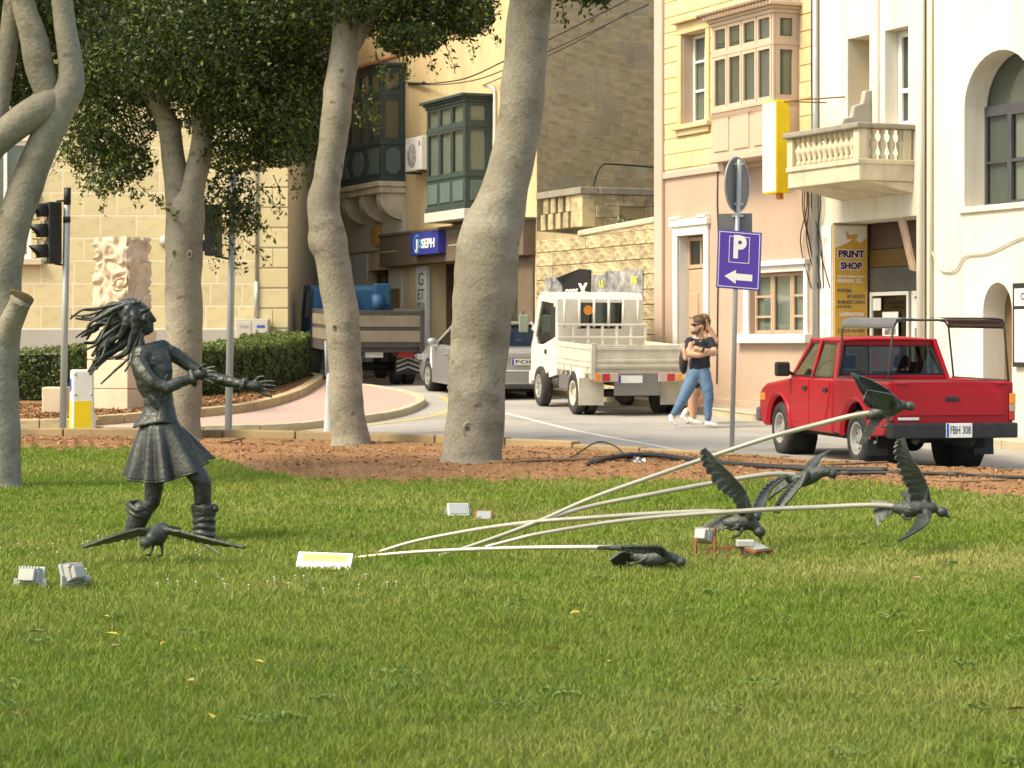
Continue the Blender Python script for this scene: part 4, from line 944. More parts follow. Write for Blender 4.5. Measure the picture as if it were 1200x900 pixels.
# closed balconies
ol = out_for(446, 475); zl = [C.z(446, y, ol) for y in (82, 110, 166, 211)]
m_tanb = mat('tan_blind', (.48,.38,.24), .9, (.40,.31,.2), 4, .6)
lu0, lu1 = gallery(C, 396, 446, ol, zl[0], zl[1], zl[2], zl[3], 4, m_gtim, m_gpan, back=m_tanb, panels=3, style='oval')
def stone_deck(u0, u1, out, z, corb, hgt=.22):
    MB().box(u0-.06,u1+.06,-out-.08,0,z-hgt*.5,z-.021).box(u0-.02,u1+.02,-out-.03,0,z-hgt,z-hgt*.5).build('balcony_slab', m_bal, r, bev=.02)
    for uu in corb:
        pts = [(-out*.98,z-hgt)]+[(-out*(.98-.05*k)*1., z-hgt-.12-.09*k) for k in range(1,3)]
        prof = [(0,z-hgt),(-out*.95,z-hgt),(-out*.98,z-hgt-.14)]+[(-out*.98*math.cos(t)**1.0, z-hgt-.14-.5*math.sin(t)) for t in np.linspace(.1,math.pi/2,8)]+[(0,z-hgt-.66)]
        MB().prism(prof,'x',uu-.15,uu+.15).build('corbel', m_bal, r, bev=.012)
stone_deck(lu0, lu1, ol, zl[3], [lu0+.35, (lu0+lu1)/2+.1, lu1-.2], .3)
orr = out_for(545, 577); zr_ = [C.z(545, y, orr) for y in (119, 146, 203, 243)]
ru0, ru1 = gallery(C, 500, 545, orr, zr_[0], zr_[1], zr_[2], zr_[3], 3, m_gtim, m_gpan, back=m_curt, panels=3)
MB().box(ru0-.04,ru1+.04,-orr-.05,0,zr_[3]-.24,zr_[3]-.021).build('balcony_slab', m_tile, r, bev=.015)
fu0, fu1 = gallery(C, 334, 372, ol, zl[0], zl[1], zl[2], zl[3], 3, m_gtim, m_gpan, back=m_tanb, panels=3, style='oval')
stone_deck(fu0, fu1, ol, zl[3], [fu1-.3, fu0+.4], .3)
MB().box(C.u(338,.05),C.u(343,.05),-.1,0,C.z(340,248),C.z(340,205)).build('pipe_box', m_bal, r)
s = MB()
for i in range(14): a = lu0-.1+(lu1-lu0+.2)*i/13; s.tube([(a,-ol-.2,zl[0]+.17),(a,0,zl[0]+.42)],.05,6)
s.build('roof_tiles', mat('red_roof_tiles', (.36,.15,.08), .9, (.25,.12,.07), 6, .7), r, True)
# louvred window high up
lo = MB(); la, lb = C.u(547), C.u(566); lz0, lz1 = C.z(556,22), C.z(556,-40); lo.box(la,lb,-.04,0,lz0,lz1); lv = lo.build('louvre_shutter', m_tile, r)
for k in range(9): z = lz0+.06+(lz1-lz0-.1)*k/9; MB().box(la+.05,lb-.05,-.07,-.041,z,z+.05).build('slat', m_bal, lv)
# air conditioner
ac = thing('air_conditioner', 'white outdoor air conditioner unit between the green balconies', 'air conditioner', (0,0,0), FANG)
a0, az0 = FPu(475, 202, .36); a1 = FPu(493.5, 202, .36)[0]; az1 = FPu(475, 163, .36)[1]; P0 = FA+FD*a0; ac.location = (P0.x,P0.y,az0); aw_, ah = a1-a0, az1-az0
MB().box(0,aw_,-.36,-.06,0,ah).build('casing', m_white, ac, bev=.02)
MB().lathe([(.0,-.372),(ah*.34,-.372),(ah*.36,-.362),(ah*.36,-.35)],(aw_*.42,0,ah*.46),20,'y').build('fan_grille', mat('fan_grey', (.30,.30,.29), .6), ac, True)
fg = MB()
for k in range(4): fg.lathe([(ah*(.08+.08*k),-.378),(ah*(.09+.08*k),-.378)],(aw_*.42,0,ah*.46),20,'y')
for k in range(8): a = k*math.pi/4; fg.bar((aw_*.42,-.378,ah*.46),(aw_*.42+ah*.35*math.cos(a),-.378,ah*.46+ah*.35*math.sin(a)),.012,.006,(0,1,0))
fg.build('fan_guard', m_white, ac); MB().box(aw_*.85,aw_*.92,-.364,-.359,ah*.72,ah*.86).build('badge', m_red_lens, ac)
MB().box(.1,.14,-.4,-.0,-.05,-.001).box(aw_-.14,aw_-.1,-.4,0,-.05,-.001).build('wall_bracket', m_gtim, ac)
# white conduit, cables on the facade
s = MB(); s.tube([Vector(p) for p in catmull([(C.u(577),-.06,C.z(577,102)),(C.u(581),-.06,C.z(581,104)),(C.u(582.5),-.06,C.z(582.5,118)),(C.u(582),-.06,C.z(582,200))],5)],.03,6); s.build('white_conduit', m_white, r, True)
wires = [([(478,97,.05),(503,98,.4),(545,92,2.0),(590,72,3.6),(660,38,6.5),(745,-5,10)],.016),([(480,99,.05),(520,99,1.0),(560,93,2.4),(600,78,4.0),(665,50,6.6),(760,5,10.5)],.013),([(566,100,.05),(585,92,.6),(610,80,2.0),(670,52,5),(735,15,8)],.012)]
for pts, rr in wires:
    P = []
    for x, y, o in pts: u, z = FPu(x, y, o*.35); q = FA+FD*u+FN*(o*.35); P.append((q.x,q.y,z))
    tag(MB().tube([Vector(p) for p in catmull(P,6)], rr, 5).build('overhead_cable', m_black, None, True), 'thin black overhead cable strung from the corner house wall', 'cable', 'overhead cables above the street')
# bracket with insulators on facade
s = MB(); s.bar((C.u(478),-.05,C.z(478,97)),(C.u(505),-.12,C.z(505,98)),.03,.03); s.ell((C.u(503),-.14,C.z(503,98)),.05,nu=8,nv=6); s.ell((C.u(484),-.1,C.z(484,98)),.04,nu=8,nv=6); s.build('cable_bracket', m_black, r)

# ------------------------------------------------ ruined boundary wall beside the corner house
m_rub1 = mat('patchy_yellow_rubble', (.58,.46,.24), .95, (.46,.39,.26), 1.6, .9, .5, 25, rnd=.16, stain=(.22,.175,.11), stscale=2.0, stth=(.46,.60), streak=(.30,.24,.15))
m_rubm = mat('rubble_mortar', (.38,.30,.17), .95, (.28,.22,.13), 3, .8)
L_ = House('ruined_wall', 'rough yellow stone boundary wall with terrace parapet and torn posters', 629.5); r = L_.root
u1 = L_.u(769.5); zA, zB = L_.z(680,276), L_.z(768,260); uc = L_.u(680); zT = L_.z(640,270)
MB().prism([(0,-.3),(u1,-.3),(u1,zB),(uc,zA),(0,zT)],'y',0,.4).build('wall_core', m_rubm, r)
zc_ = [zT-.01, zA-.1]
blocks(r, m_rub1, 0, u1-.01, .1, min(zA,zB,zT)-.02, .29, .72, [], .035, .012, 'stone')
z_hi = min(zA,zB,zT)-.02
k = 0; u = uc+.02
while u < u1-.1:
    e = min(u+random.uniform(.5,.9), u1-.005); zt = zA+(zB-zA)*((u+e)/2-uc)/(u1-uc)
    if zt-z_hi > .05:
        o = bpy.data.objects.new('stone', BLOCK[m_rub1.name]); COL.objects.link(o); o.parent = r; o.location = (u,.02,z_hi); o.scale = (e-u-.012,.05,zt-z_hi-.01)
    u = e
MB().prism([(uc-.02,zA-.02),(u1,zB-.02),(u1,zB+.10),(uc-.02,zA+.10)],'y',-.06,.42).build('coping', m_bal, r, bev=.03)
# terrace parapet on top: pierced blocks and coping
zp0, zp1 = zT, L_.z(668, 229); ua, ub = L_.u(633), L_.u(668); nb_ = 4; bw = (ub-ua)/nb_; hm = (zp0+zp1)/2
for k in range(nb_):
    for row in range(2):
        o_ = bw*.5*row; a = ua+k*bw+o_*.7
        MB().box(a+.02,a+bw*.68,0,.2,(zp0 if row == 0 else hm)+.004,(hm if row == 0 else zp1)-.004).build('pierced_block', m_rub1, r, bev=.012)
ucn = L_.u(682)
MB().box(ub+.03,ucn,0,.3,zp0,zp1).build('corner_pier', m_rub1, r, bev=.015)
MB().box(ua-.1,ucn+.05,-.06,.36,zp1,zp1+.14).build('parapet_coping', m_balt, r, bev=.015)
rt = 3.2
MB().box(ucn-.25,ucn-.0,.3,rt,zA-.1,zp1).build('return_wall', m_rubm, r)
BLOCK['ret'] = None
for row in range(4):
    y = .31+(.2 if row % 2 else 0)
    while y < rt-.1:
        e = min(y+random.uniform(.35,.6), rt); hgt = (zp1-zA+.1)/4
        if not (row == 2 and .75 < (y+e)/2 < 1.15):
            MB().box(ucn,ucn+.03,y+.005,e-.005,zA-.1+row*hgt+.005,zA-.1+(row+1)*hgt-.005).build('stone', m_rub1, r, bev=.006)
        y = e
MB().box(ucn-.3,ucn+.06,.37,rt,zp1,zp1+.14).build('parapet_coping', m_balt, r, bev=.015)
MB().tube([Vector(p) for p in catmull([(ucn-.12,.3,zp1+.1),(ucn-.1,.45,zp1+.55),(ucn-.08,.9,zp1+.62),(ucn+.0,3.2,zp1+.5)],6)],.02,6).build('conduit', m_black, r, True)
# posters
m_blk = mat('poster_black', (.015,.015,.018), .6, amt=0); m_lime = mat('lime_print', (.55,.60,.06), .6, amt=0)
def pst(x0,x1,y0,y1,m,k=0): return MB().slab([(L_.u(x0),-.045-.004*k,L_.z(x0,y0)),(L_.u(x1),-.045-.004*k,L_.z(x1,y0)),(L_.u(x1),-.045-.004*k,L_.z(x1,y1)),(L_.u(x0),-.045-.004*k,L_.z(x0,y1))],(0,.003,0)).build('poster', m, r)
MB().slab([(L_.u(640),-.046,L_.z(640,375)),(L_.u(661),-.046,L_.z(661,375)),(L_.u(661),-.06,L_.z(661,330)),(L_.u(655),-.07,L_.z(655,324)),(L_.u(641),-.046,L_.z(641,326))],(0,.004,0)).build('torn_poster', m_po4, r)
bp_ = MB().slab([(L_.u(663),-.052,L_.z(663,400)),(L_.u(694),-.052,L_.z(694,400)),(L_.u(695),-.052,L_.z(695,316)),(L_.u(682),-.06,L_.z(682,315)),(L_.u(657),-.11,L_.z(657,326)),(L_.u(662),-.052,L_.z(662,334))],(0,.004,0)).build('torn_poster', m_blk, r)
lettering('CODE', .2, m_wp, bp_, (L_.u(672.5),-.058,L_.z(672.5,343.5)), (1,0,0), (0,0,1), L_.u(680)-L_.u(665), .001, .006)
lettering('X', .36, m_wp, bp_, (L_.u(686),-.058,L_.z(686,341)), (1,0,0), (0,0,1), L_.u(692)-L_.u(680.5), .001, .02); lettering('x', .22, m_lime, bp_, (L_.u(687),-.060,L_.z(687,345)), (1,0,0), (0,0,1), L_.u(692)-L_.u(683), .001, .02)
for (a,b,c,d,k) in ((696,712,322,352,0),(711,737,318,352,1),(696,738,351,402,0),(736,756,316,350,2),(738,754,348,402,1)):
    p_ = pst(a,b,d,c,m_po4 if k != 3 else m_po1,k)
lettering('UL', .2, m_lime, p_, (L_.u(708),-.06,L_.z(708,333)), (1,0,0), (0,0,1), .2, .001, .008); lettering('RS', .2, m_lime, p_, (L_.u(746),-.06,L_.z(746,329)), (1,0,0), (0,0,1), .25, .001, .008)
# weed in the wall
wd = thing('wall_weed', 'small green weed with white flowers growing on the ruined wall parapet', 'plant', r.matrix_basis @ Vector((ucn+.03,.9,zA+.12)))
P = RNG.normal(size=(420,3))*np.array([.09,.09,.1])+np.array([0,0,.08]); leaves('foliage', P, .03, m_hedge, wd, None, RNG.random(420)*.3)
q = MB()
for k in range(14): q.ell((random.gauss(-.03,.08),random.gauss(-.05,.08),random.uniform(.1,.26)),.014,nu=6,nv=4)
q.build('flowers', m_white, wd, True)

# ------------------------------------------------ pavement along the street front
def fpt(x, out): u = FPu(x, 400, 0)[0]; p = FA+FD*u+FN*out; return p
outer = [fpt(x, o) for x, o in ((280,.85),(420,.85),(560,.75),(700,.62),(840,.62),(960,.8),(1080,1.0),(1250,1.1),(1500,1.2))]
inner = [fpt(x, -.3) for x in (1500,280)]
pv = struct(poly_sheet('street_pavement', [(p.x,p.y) for p in outer+inner], lambda y: g(y)+.115, m_pave))
stones([(p.x,p.y) for p in catmull([(q.x,q.y) for q in outer],4) for p in [Vector((p[0],p[1]))]], .16, .95, -.15, .128, m_cream, pv, side=1)

# ------------------------------------------------ left limestone building
m_lblock = mat('pale_limestone_block', (.56,.47,.255), .9, (.60,.52,.315), 1.0, .7, .2, 40, rnd=.05, stain=(.46,.35,.20), stscale=.9)
m_lmort = mat('cream_pointing', (.70,.62,.46), .95, amt=.2)
m_plin = mat('grey_plinth_render', (.40,.38,.33), .9, (.33,.31,.27), 1.5, .6, .2, 40)
YL = 54.; sL = F/YL
BX = (337-600)/sL
B = thing('limestone_building', 'pale yellow limestone ashlar building with grey plinth behind the hedge', 'building', (BX, YL, 0))
lx = lambda x: (x-337)/sL; lz = lambda y: HC+(YH-y)/sL
wop = (lx(-25), lx(36), lz(303), lz(165))
wall_mesh(-22, 0, .2, 11.5, [wop], .3, back=9).build('wall', m_lmort, B)
MB().box(-22,0-.001,-.06,0,.2,lz(386)).build('plinth', m_plin, B, bev=.01)
ch = 26.5/sL; q0 = lx(303)
k = blocks(B, m_lblock, lx(-75), q0-.01, lz(385), lz(385)+ch*17, ch, .80, [wop], .002, .012, 'ashlar_block', .12, 0., .01)
z = lz(385); row = 0
while z < lz(385)+ch*17:
    for a, b in (((q0,0.02),) if row % 3 else ((q0,q0/2),(q0/2,0.02))): MB().box(a+.004,b-.004,-.04,.25,z+.018,z+ch*.89-.018).build('quoin_block', m_lblock, B, bev=.012)
    z += ch*.89; row += 1
win(B, (wop[0],.12,wop[2]), R_, wop[1]-wop[0], wop[3]-wop[2], .1, .06, m_whtrim, m_glass, m_curt2, mul=(.5,))
z = wop[2]; row = 0
while z < wop[3]:
    MB().box(wop[1]+.01,wop[1]+(.24 if row % 2 else .16),-.05,.0,z+.01,z+.13).build('quoin_block', m_lblock, B, bev=.01); z += .145; row += 1
MB().box(wop[0]-.1,wop[1]+.28,-.16,0.0,wop[2]-.15,wop[2]-.002).build('window_sill', m_bal, B, bev=.02)
MB().tube([(lx(302)-.02,-.05,lz(372)),(lx(302)-.02,-.05,11)],.035,8).tube([(lx(302)-.02,-.05,lz(372)),(lx(302)-.02,-.05,lz(330))],.055,8).build('drain_pipe', m_galv, B, True)
cab = thing('utility_cabinet', 'cream grey electrical utility cabinet against the limestone wall behind the hedge', 'cabinet', (BX+lx(278), YL-.42, g(54)+.1))
cw, chh = 39/sL, lz(374)-g(54)-.1
MB().box(0,cw,0,.34,0,chh).build('casing', mat('cabinet_cream', (.50,.47,.39), .6, (.43,.40,.33), 2, .5), cab, bev=.015)
for k in range(2): d = MB().box(.03+k*cw*.49,cw*.49-.01+k*cw*.49,-.012,0,.1,chh-.06).build('door', mat('cabinet_door', (.52,.49,.41), .6, amt=.3), cab, bev=.006); MB().box(.12+k*cw*.49,.3+k*cw*.49,-.016,-.012,chh-.2,chh-.14).build('label_plate', m_blue if k else m_galv, d)
lamp = thing('wall_lamp', 'round grey bulkhead lamp fixed to the limestone wall', 'lamp', (BX+lx(194), YL-.02, lz(283)))
MB().lathe([(0,-.16),(.1,-.15),(.16,-.1),(.17,-.03),(.17,.0)],n=18,axis='y').xf(Matrix.Scale(.72,4)).build('diffuser', mat('lamp_glass', (.5,.5,.48), .3), lamp, True); MB().lathe([(.17,-.05),(.19,-.05),(.19,.01),(0,.01)],n=18,axis='y').xf(Matrix.Scale(.72,4)).build('rim', m_galv, lamp, True)
# ================================================================ trees
def branch(mb, pts, Y, n=26, wob=.075, wsc=4., sub=10, flare=None):
    """pts: (x, y, r_px[, dY]) photo positions at distance Y"""
    P = [list(PX(p[0], p[1], Y+(p[3] if len(p) > 3 else 0)))+[p[2]*Y/F] for p in pts]
    c = catmull(P, sub); k = len(c); q = [Vector(p[:3]) for p in c]; R = [p[3] for p in c]
    mb.tube(q, R, n, True, 1., wob, wsc)
    return q
def crown_points(clumps, Y, n, shell=.6):
    """ellipsoid clumps (x, y, rx_px, ry_px, dY, rY_m, weight) -> points, denser near the skin of each clump"""
    w = np.array([c[6] for c in clumps]); w = w/w.sum(); out = []
    for c, ww in zip(clumps, w):
        m = int(n*ww); d = RNG.normal(size=(m,3)); d /= np.linalg.norm(d,axis=1)[:,None]
        r = np.where(RNG.random(m) < shell, RNG.normal(.93,.12,m), RNG.random(m)**.5)[:,None]
        Yc = Y+c[4]; ce = np.array(PX(c[0], c[1], Yc)); R = np.array([c[2]*Yc/F, c[5], c[3]*Yc/F]); out.append(ce+d*r*R)
    return np.concatenate(out)
def twig_sprays(specs, Y, size_n=60, length=.5):
    P = []
    tw = MB()
    for (x, y, dx, dy, dY, L, dens) in specs:
        a = PX(x, y, Y+dY); d = Vector((dx, random.uniform(-.3,.3), dy)).normalized(); pts = [a]
        for k in range(8): d = (d+Vector((random.gauss(0,.10),random.gauss(0,.10),random.gauss(-.05,.08)))).normalized(); pts.append(pts[-1]+d*L/8)
        tw.tube(pts, list(np.linspace(.008,.002,9)), 5)
        for k in range(dens):
            t = random.uniform(.15,1.)*8; i = min(int(t),7); q = pts[i].lerp(pts[i+1], t-i); P.append(q+Vector((random.gauss(0,.05),random.gauss(0,.06),random.gauss(-.015,.05))))
    return np.array(P), tw
def tint_for(n, base=.10, young_sunlit=.14):
    t = np.clip(RNG.normal(base,.05,n), 0, .3); k = RNG.random(n) < young_sunlit; t[k] = RNG.uniform(.3,.8,k.sum()); return t  # lighter random leaves colour in both young growth and sunlit clusters
m_twig = mat('brown_twigs', (.07,.05,.03), .9, amt=.4)
m_knot = mat('dark_knot_wood', (.11,.085,.045), .95, (.05,.04,.025), 30, .8)
def tree(name, label, Y, limbs, clumps, nleaf, sprays=(), size=.045, extra=None, tbase=.06, knots=()):
    x0, y0 = limbs[0][0][:2]; root = thing(name, label, 'tree', (0,0,0), 0., 'street trees with pale bark on the bed')
    mb = MB()
    l0 = limbs[0]; limbs = [[(l0[0][0], l0[0][1]+14, l0[0][2]*1.22), (l0[0][0], l0[0][1]-2, l0[0][2]*1.12), (l0[0][0]*.8+l0[1][0]*.2, l0[0][1]-16, l0[0][2]*1.01)]+l0[1:]]+list(limbs[1:])
    for i, l in enumerate(limbs): branch(mb, l, Y, 28 if i == 0 else 20)
    for (x, y, r, dY) in knots:
        c = PX(x, y, Y+dY); rr = r*Y/F
        mb.tube([c+Vector((rr*.95*math.cos(a), .012, rr*1.25*math.sin(a))) for a in np.linspace(0,2*math.pi,17)], rr*.42, 8, False, 1., .3, 25)
        MB().ell(c+Vector((0,.02,0)), (rr*.8,.03,rr*1.1)).build('knot_hole', m_knot, root, True)
    mb.build('trunk', m_bark, root, True)
    if clumps:
        P = crown_points(clumps, Y, nleaf); t = tint_for(len(P), tbase)
        if len(sprays):
            S, tw = twig_sprays(sprays, Y); P = np.concatenate([P, S]); t = np.concatenate([t, np.clip(RNG.normal(.22,.16,len(S)),0,.9)]); tag(tw.build('twigs', m_twig, root, True), kind='stuff')
        leaves('crown', P, size, m_leaf, root, None, t)
    return root
# tree with forked trunk behind the bronze girl
cl2 = [(150,60,75,62,0,1.6,1.3),(205,40,90,70,-1.2,1.5,1.6),(270,70,85,75,-.5,1.6,1.6),(330,95,62,75,.3,1.5,1.2),(130,130,55,55,.6,1.4,.8),(300,140,70,46,.2,1.5,1.0),(350,140,38,50,-.6,1.2,.6),(170,10,110,60,.8,1.8,1.0),(290,10,110,60,.8,1.8,1.0),(230,105,70,50,1.2,1.4,.7),(110,175,38,26,.5,.8,.28),(150,190,30,22,.2,.7,.22),
       (275,185,45,18,.2,.8,.2),(330,172,34,24,.2,.8,.2),(240,-60,190,70,0,2.5,1.6),(268,235,32,40,1.6,.5,.22),(125,215,22,14,-.3,.4,.07),(285,255,22,22,1.4,.4,.1),(100,100,32,60,.6,1.0,.4),(375,90,30,60,-.2,1.,.5)]
sp2 = [(110,190,-.3,-.9,-.4,.5,40),(125,200,-.1,-1,-.5,.6,46),(145,205,.2,-1,-.3,.5,40),(160,215,.6,-.5,-.5,.7,40),(178,228,.6,-.3,-.6,.4,26),(75,170,-.3,-1,.2,.45,34),(95,180,.1,-1,.3,.5,36),
       (270,230,.2,-1,.6,.7,46),(290,240,.6,-.8,.5,.6,40),(300,215,.5,-.6,.2,.6,40),(320,205,.4,-1,.2,.6,30),(340,190,.3,-1,.2,.5,30),(355,180,.3,-1,-.2,.45,26),(255,250,.1,-1,1.2,.8,50),(265,270,.5,-.7,1.2,.7,46),(285,280,.8,-.5,1.0,.5,30),
       (200,35,.9,-.4,-2.2,.9,50),(215,60,.6,-.8,-2.3,.7,40),(280,75,.3,-1,-2.0,.6,40),(300,100,.2,-1,-2.,.5,36)]
tree('ficus_tree', 'tree with forked pale trunk and dense dark crown behind the bronze girl', 33.4,
     [[(212,517,24),(213,480,23),(216,400,21.5),(215,330,21.5),(216,280,22),(218,245,22),(224,222,16,.0),(234,185,13.5),(238,140,12.5),(238,70,12),(236,0,10)],
      [(212,262,17),(208,225,15),(203,185,13.5),(198,150,13),(186,122,12.5),(168,95,11),(150,50,9)], [(187,125,8),(205,95,7),(215,40,6)]],
     cl2, 78000, sp2, .042, knots=[(204,296,2.5,-.255),(222,298,3,-.25)])
# leaning trunk by the white post
cl3 = [(440,-5,60,42,0,1.3,1.),(500,5,58,40,.4,1.2,1.),(370,0,60,50,.5,1.4,1.),(545,12,36,30,.2,.8,.5),(480,45,40,18,-.3,.7,.35),(430,-60,150,45,0,2.2,1.3),(340,30,40,40,.8,1.,.4)]
sp3 = [(540,30,.6,-.7,.1,.5,36),(560,30,.8,-.3,.1,.4,26),(500,50,.3,-1,-.2,.45,34),(470,55,.4,-1,-.2,.5,40),(440,60,.3,-1,-.4,.5,40),(430,90,.2,-1,-.5,.6,36),(424,110,.3,-1,-.5,.5,30),(520,48,.5,-1,0,.4,28),(414,118,.4,-.7,-.4,.35,22)]
tree('ficus_tree', 'slim leaning pale trunk beside the white tapered post', 31.6,
     [[(411,523,22),(406,480,20.5),(404,420,19.5),(400,370,20),(392,320,20),(384,275,21),(379,240,19),(384,205,16.5),(391,160,17),(397,110,18),(404,60,16.5),(408,10,17),(412,-60,16)], [(410,60,10),(430,25,9),(460,-10,8),(500,-40,6)], [(392,300,19),(383,285,21),(380,262,18)]],
     cl3, 30000, sp3, .042, knots=[(392,383,2.2,-.225)])
# big leaning trunk in the middle
cl4 = [(680,-35,60,30,.5,1.,.6),(600,-60,120,40,0,2.,1.),(700,-12,24,14,0,.5,.12)]
sp4 = [(655,-5,.3,-1,.1,.3,24),(680,-5,.5,-.8,.1,.25,20),(700,-3,.6,-.6,.1,.25,16)]
tree('ficus_tree', 'thick leaning grey trunk with knot hole on the bare soil', 26.4,
     [[(553,549,36),(555,510,35),(558,460,33.5),(562,400,34),(566,350,37),(569,315,38),(574,280,36),(586,240,30),(598,200,26),(608,150,26),(613,105,27),(616,60,25),(621,10,25),(626,-70,24)]],
     cl4, 9000, sp4, .042, knots=[(550,503,6.5,-.31)])
# many-limbed tree at the lawn edge
cl1 = [(20,60,60,60,2.2,1.4,1.),(-40,20,90,80,1.5,1.6,1.),(60,0,80,50,2.0,1.5,1.),(-20,110,50,40,2.2,1.,.6),(20,-60,160,60,0.5,2.5,1.6),(-120,60,80,90,1.,2.,.8)]
tree('ficus_tree', 'many-limbed pale tree with sawn stub beside the traffic light', 22.6,
     [[(-3,573,27),(-2,500,25),(-4,430,25),(0,370,25),(3,320,22),(14,270,20),(32,215,19),(52,165,18.5),(70,125,19),(83,98,16.5),(82,70,14),(76,30,13),(71,-20,13),(70,-70,12)],
      [(-45,215,18,-.1),(-15,175,18,-.1),(15,150,18,-.1),(45,128,18,-.1),(66,112,12,-.02)], [(62,125,14),(48,85,17),(40,45,16),(28,5,14),(18,-60,12)], [(-22,230,11,.1),(-6,170,10,.1),(3,110,10,.1),(10,50,11,.1),(18,-40,10,.1)],
      [(2,405,16,-.05),(12,380,14,-.15),(22,358,12.5,-.24),(25,351,13.5,-.27)]],
     cl1, 20000, [], .045, knots=[])
st_ = [o for o in COL.objects if o.get('label','').startswith('many-limbed')][0]; c_ = PX(25.6,349.6,22.33)
MB().slab([c_+Vector((.108*math.cos(t), -.075*math.sin(t)*.9, .05*math.cos(t)*-.75+.06*math.sin(t)))*(1+.12*math.sin(3*t)) for t in np.linspace(0,2*math.pi,18,endpoint=False)], (.006,-.006,.012)).build('sawn_face', mat('sawn_wood', (.30,.21,.13), .9, (.18,.12,.07), 14, .8), st_)

# unseen tree added out of view, left of the lawn, to shade near grass
def shade_tree():
    root = thing('ficus_tree', 'tall unseen tree added left of the lawn so its crown shades the near grass', 'tree', (-7.2,5.5,0), 0., 'street trees with pale bark on the bed')
    mb = MB(); mb.tube([Vector(p) for p in catmull([(0,0,-.1),(.05,0,1.2),(.2,.1,3.),(.6,.3,5.),(1.2,.6,7.5)],8)], list(np.linspace(.34,.14,33)), 20, True, 1., .16, 5.)
    for a, b_ in (((.3,.1,3.6),(2.6,1.6,6.2)),((.5,.2,4.4),(-1.5,1.,7.)),((.6,.3,5.),(3.,-.8,7.6)),((.4,.2,4.),(1.2,3.,6.6))): mb.tube([Vector(a), Vector(a).lerp(Vector(b_),.5)+Vector((0,0,.3)), Vector(b_)], [.15,.11,.06], 12, True, 1., .16, 5.)
    mb.build('trunk', m_bark, root, True)
    P = []
    for (x,y,z,rx,ry,rz,n) in ((2.4,1.5,7.,2.2,2.2,1.3,260),(4.2,3.2,7.2,1.8,2.,1.1,200),(.2,1.,7.8,2.2,2.2,1.4,220),(3.4,-.6,7.6,1.9,1.8,1.2,190),(1.4,3.8,7.,2.,1.8,1.2,200),(5.2,1.2,7.4,1.5,1.8,1.,120)):
        d = RNG.normal(size=(n,3)); d /= np.linalg.norm(d,axis=1)[:,None]; P.append(np.array((x,y,z))+d*(RNG.random((n,1))**.4)*np.array((rx,ry,rz)))
    P = np.concatenate(P); leaves('crown', P, .11, m_leaf, root, None, tint_for(len(P)))
shade_tree()
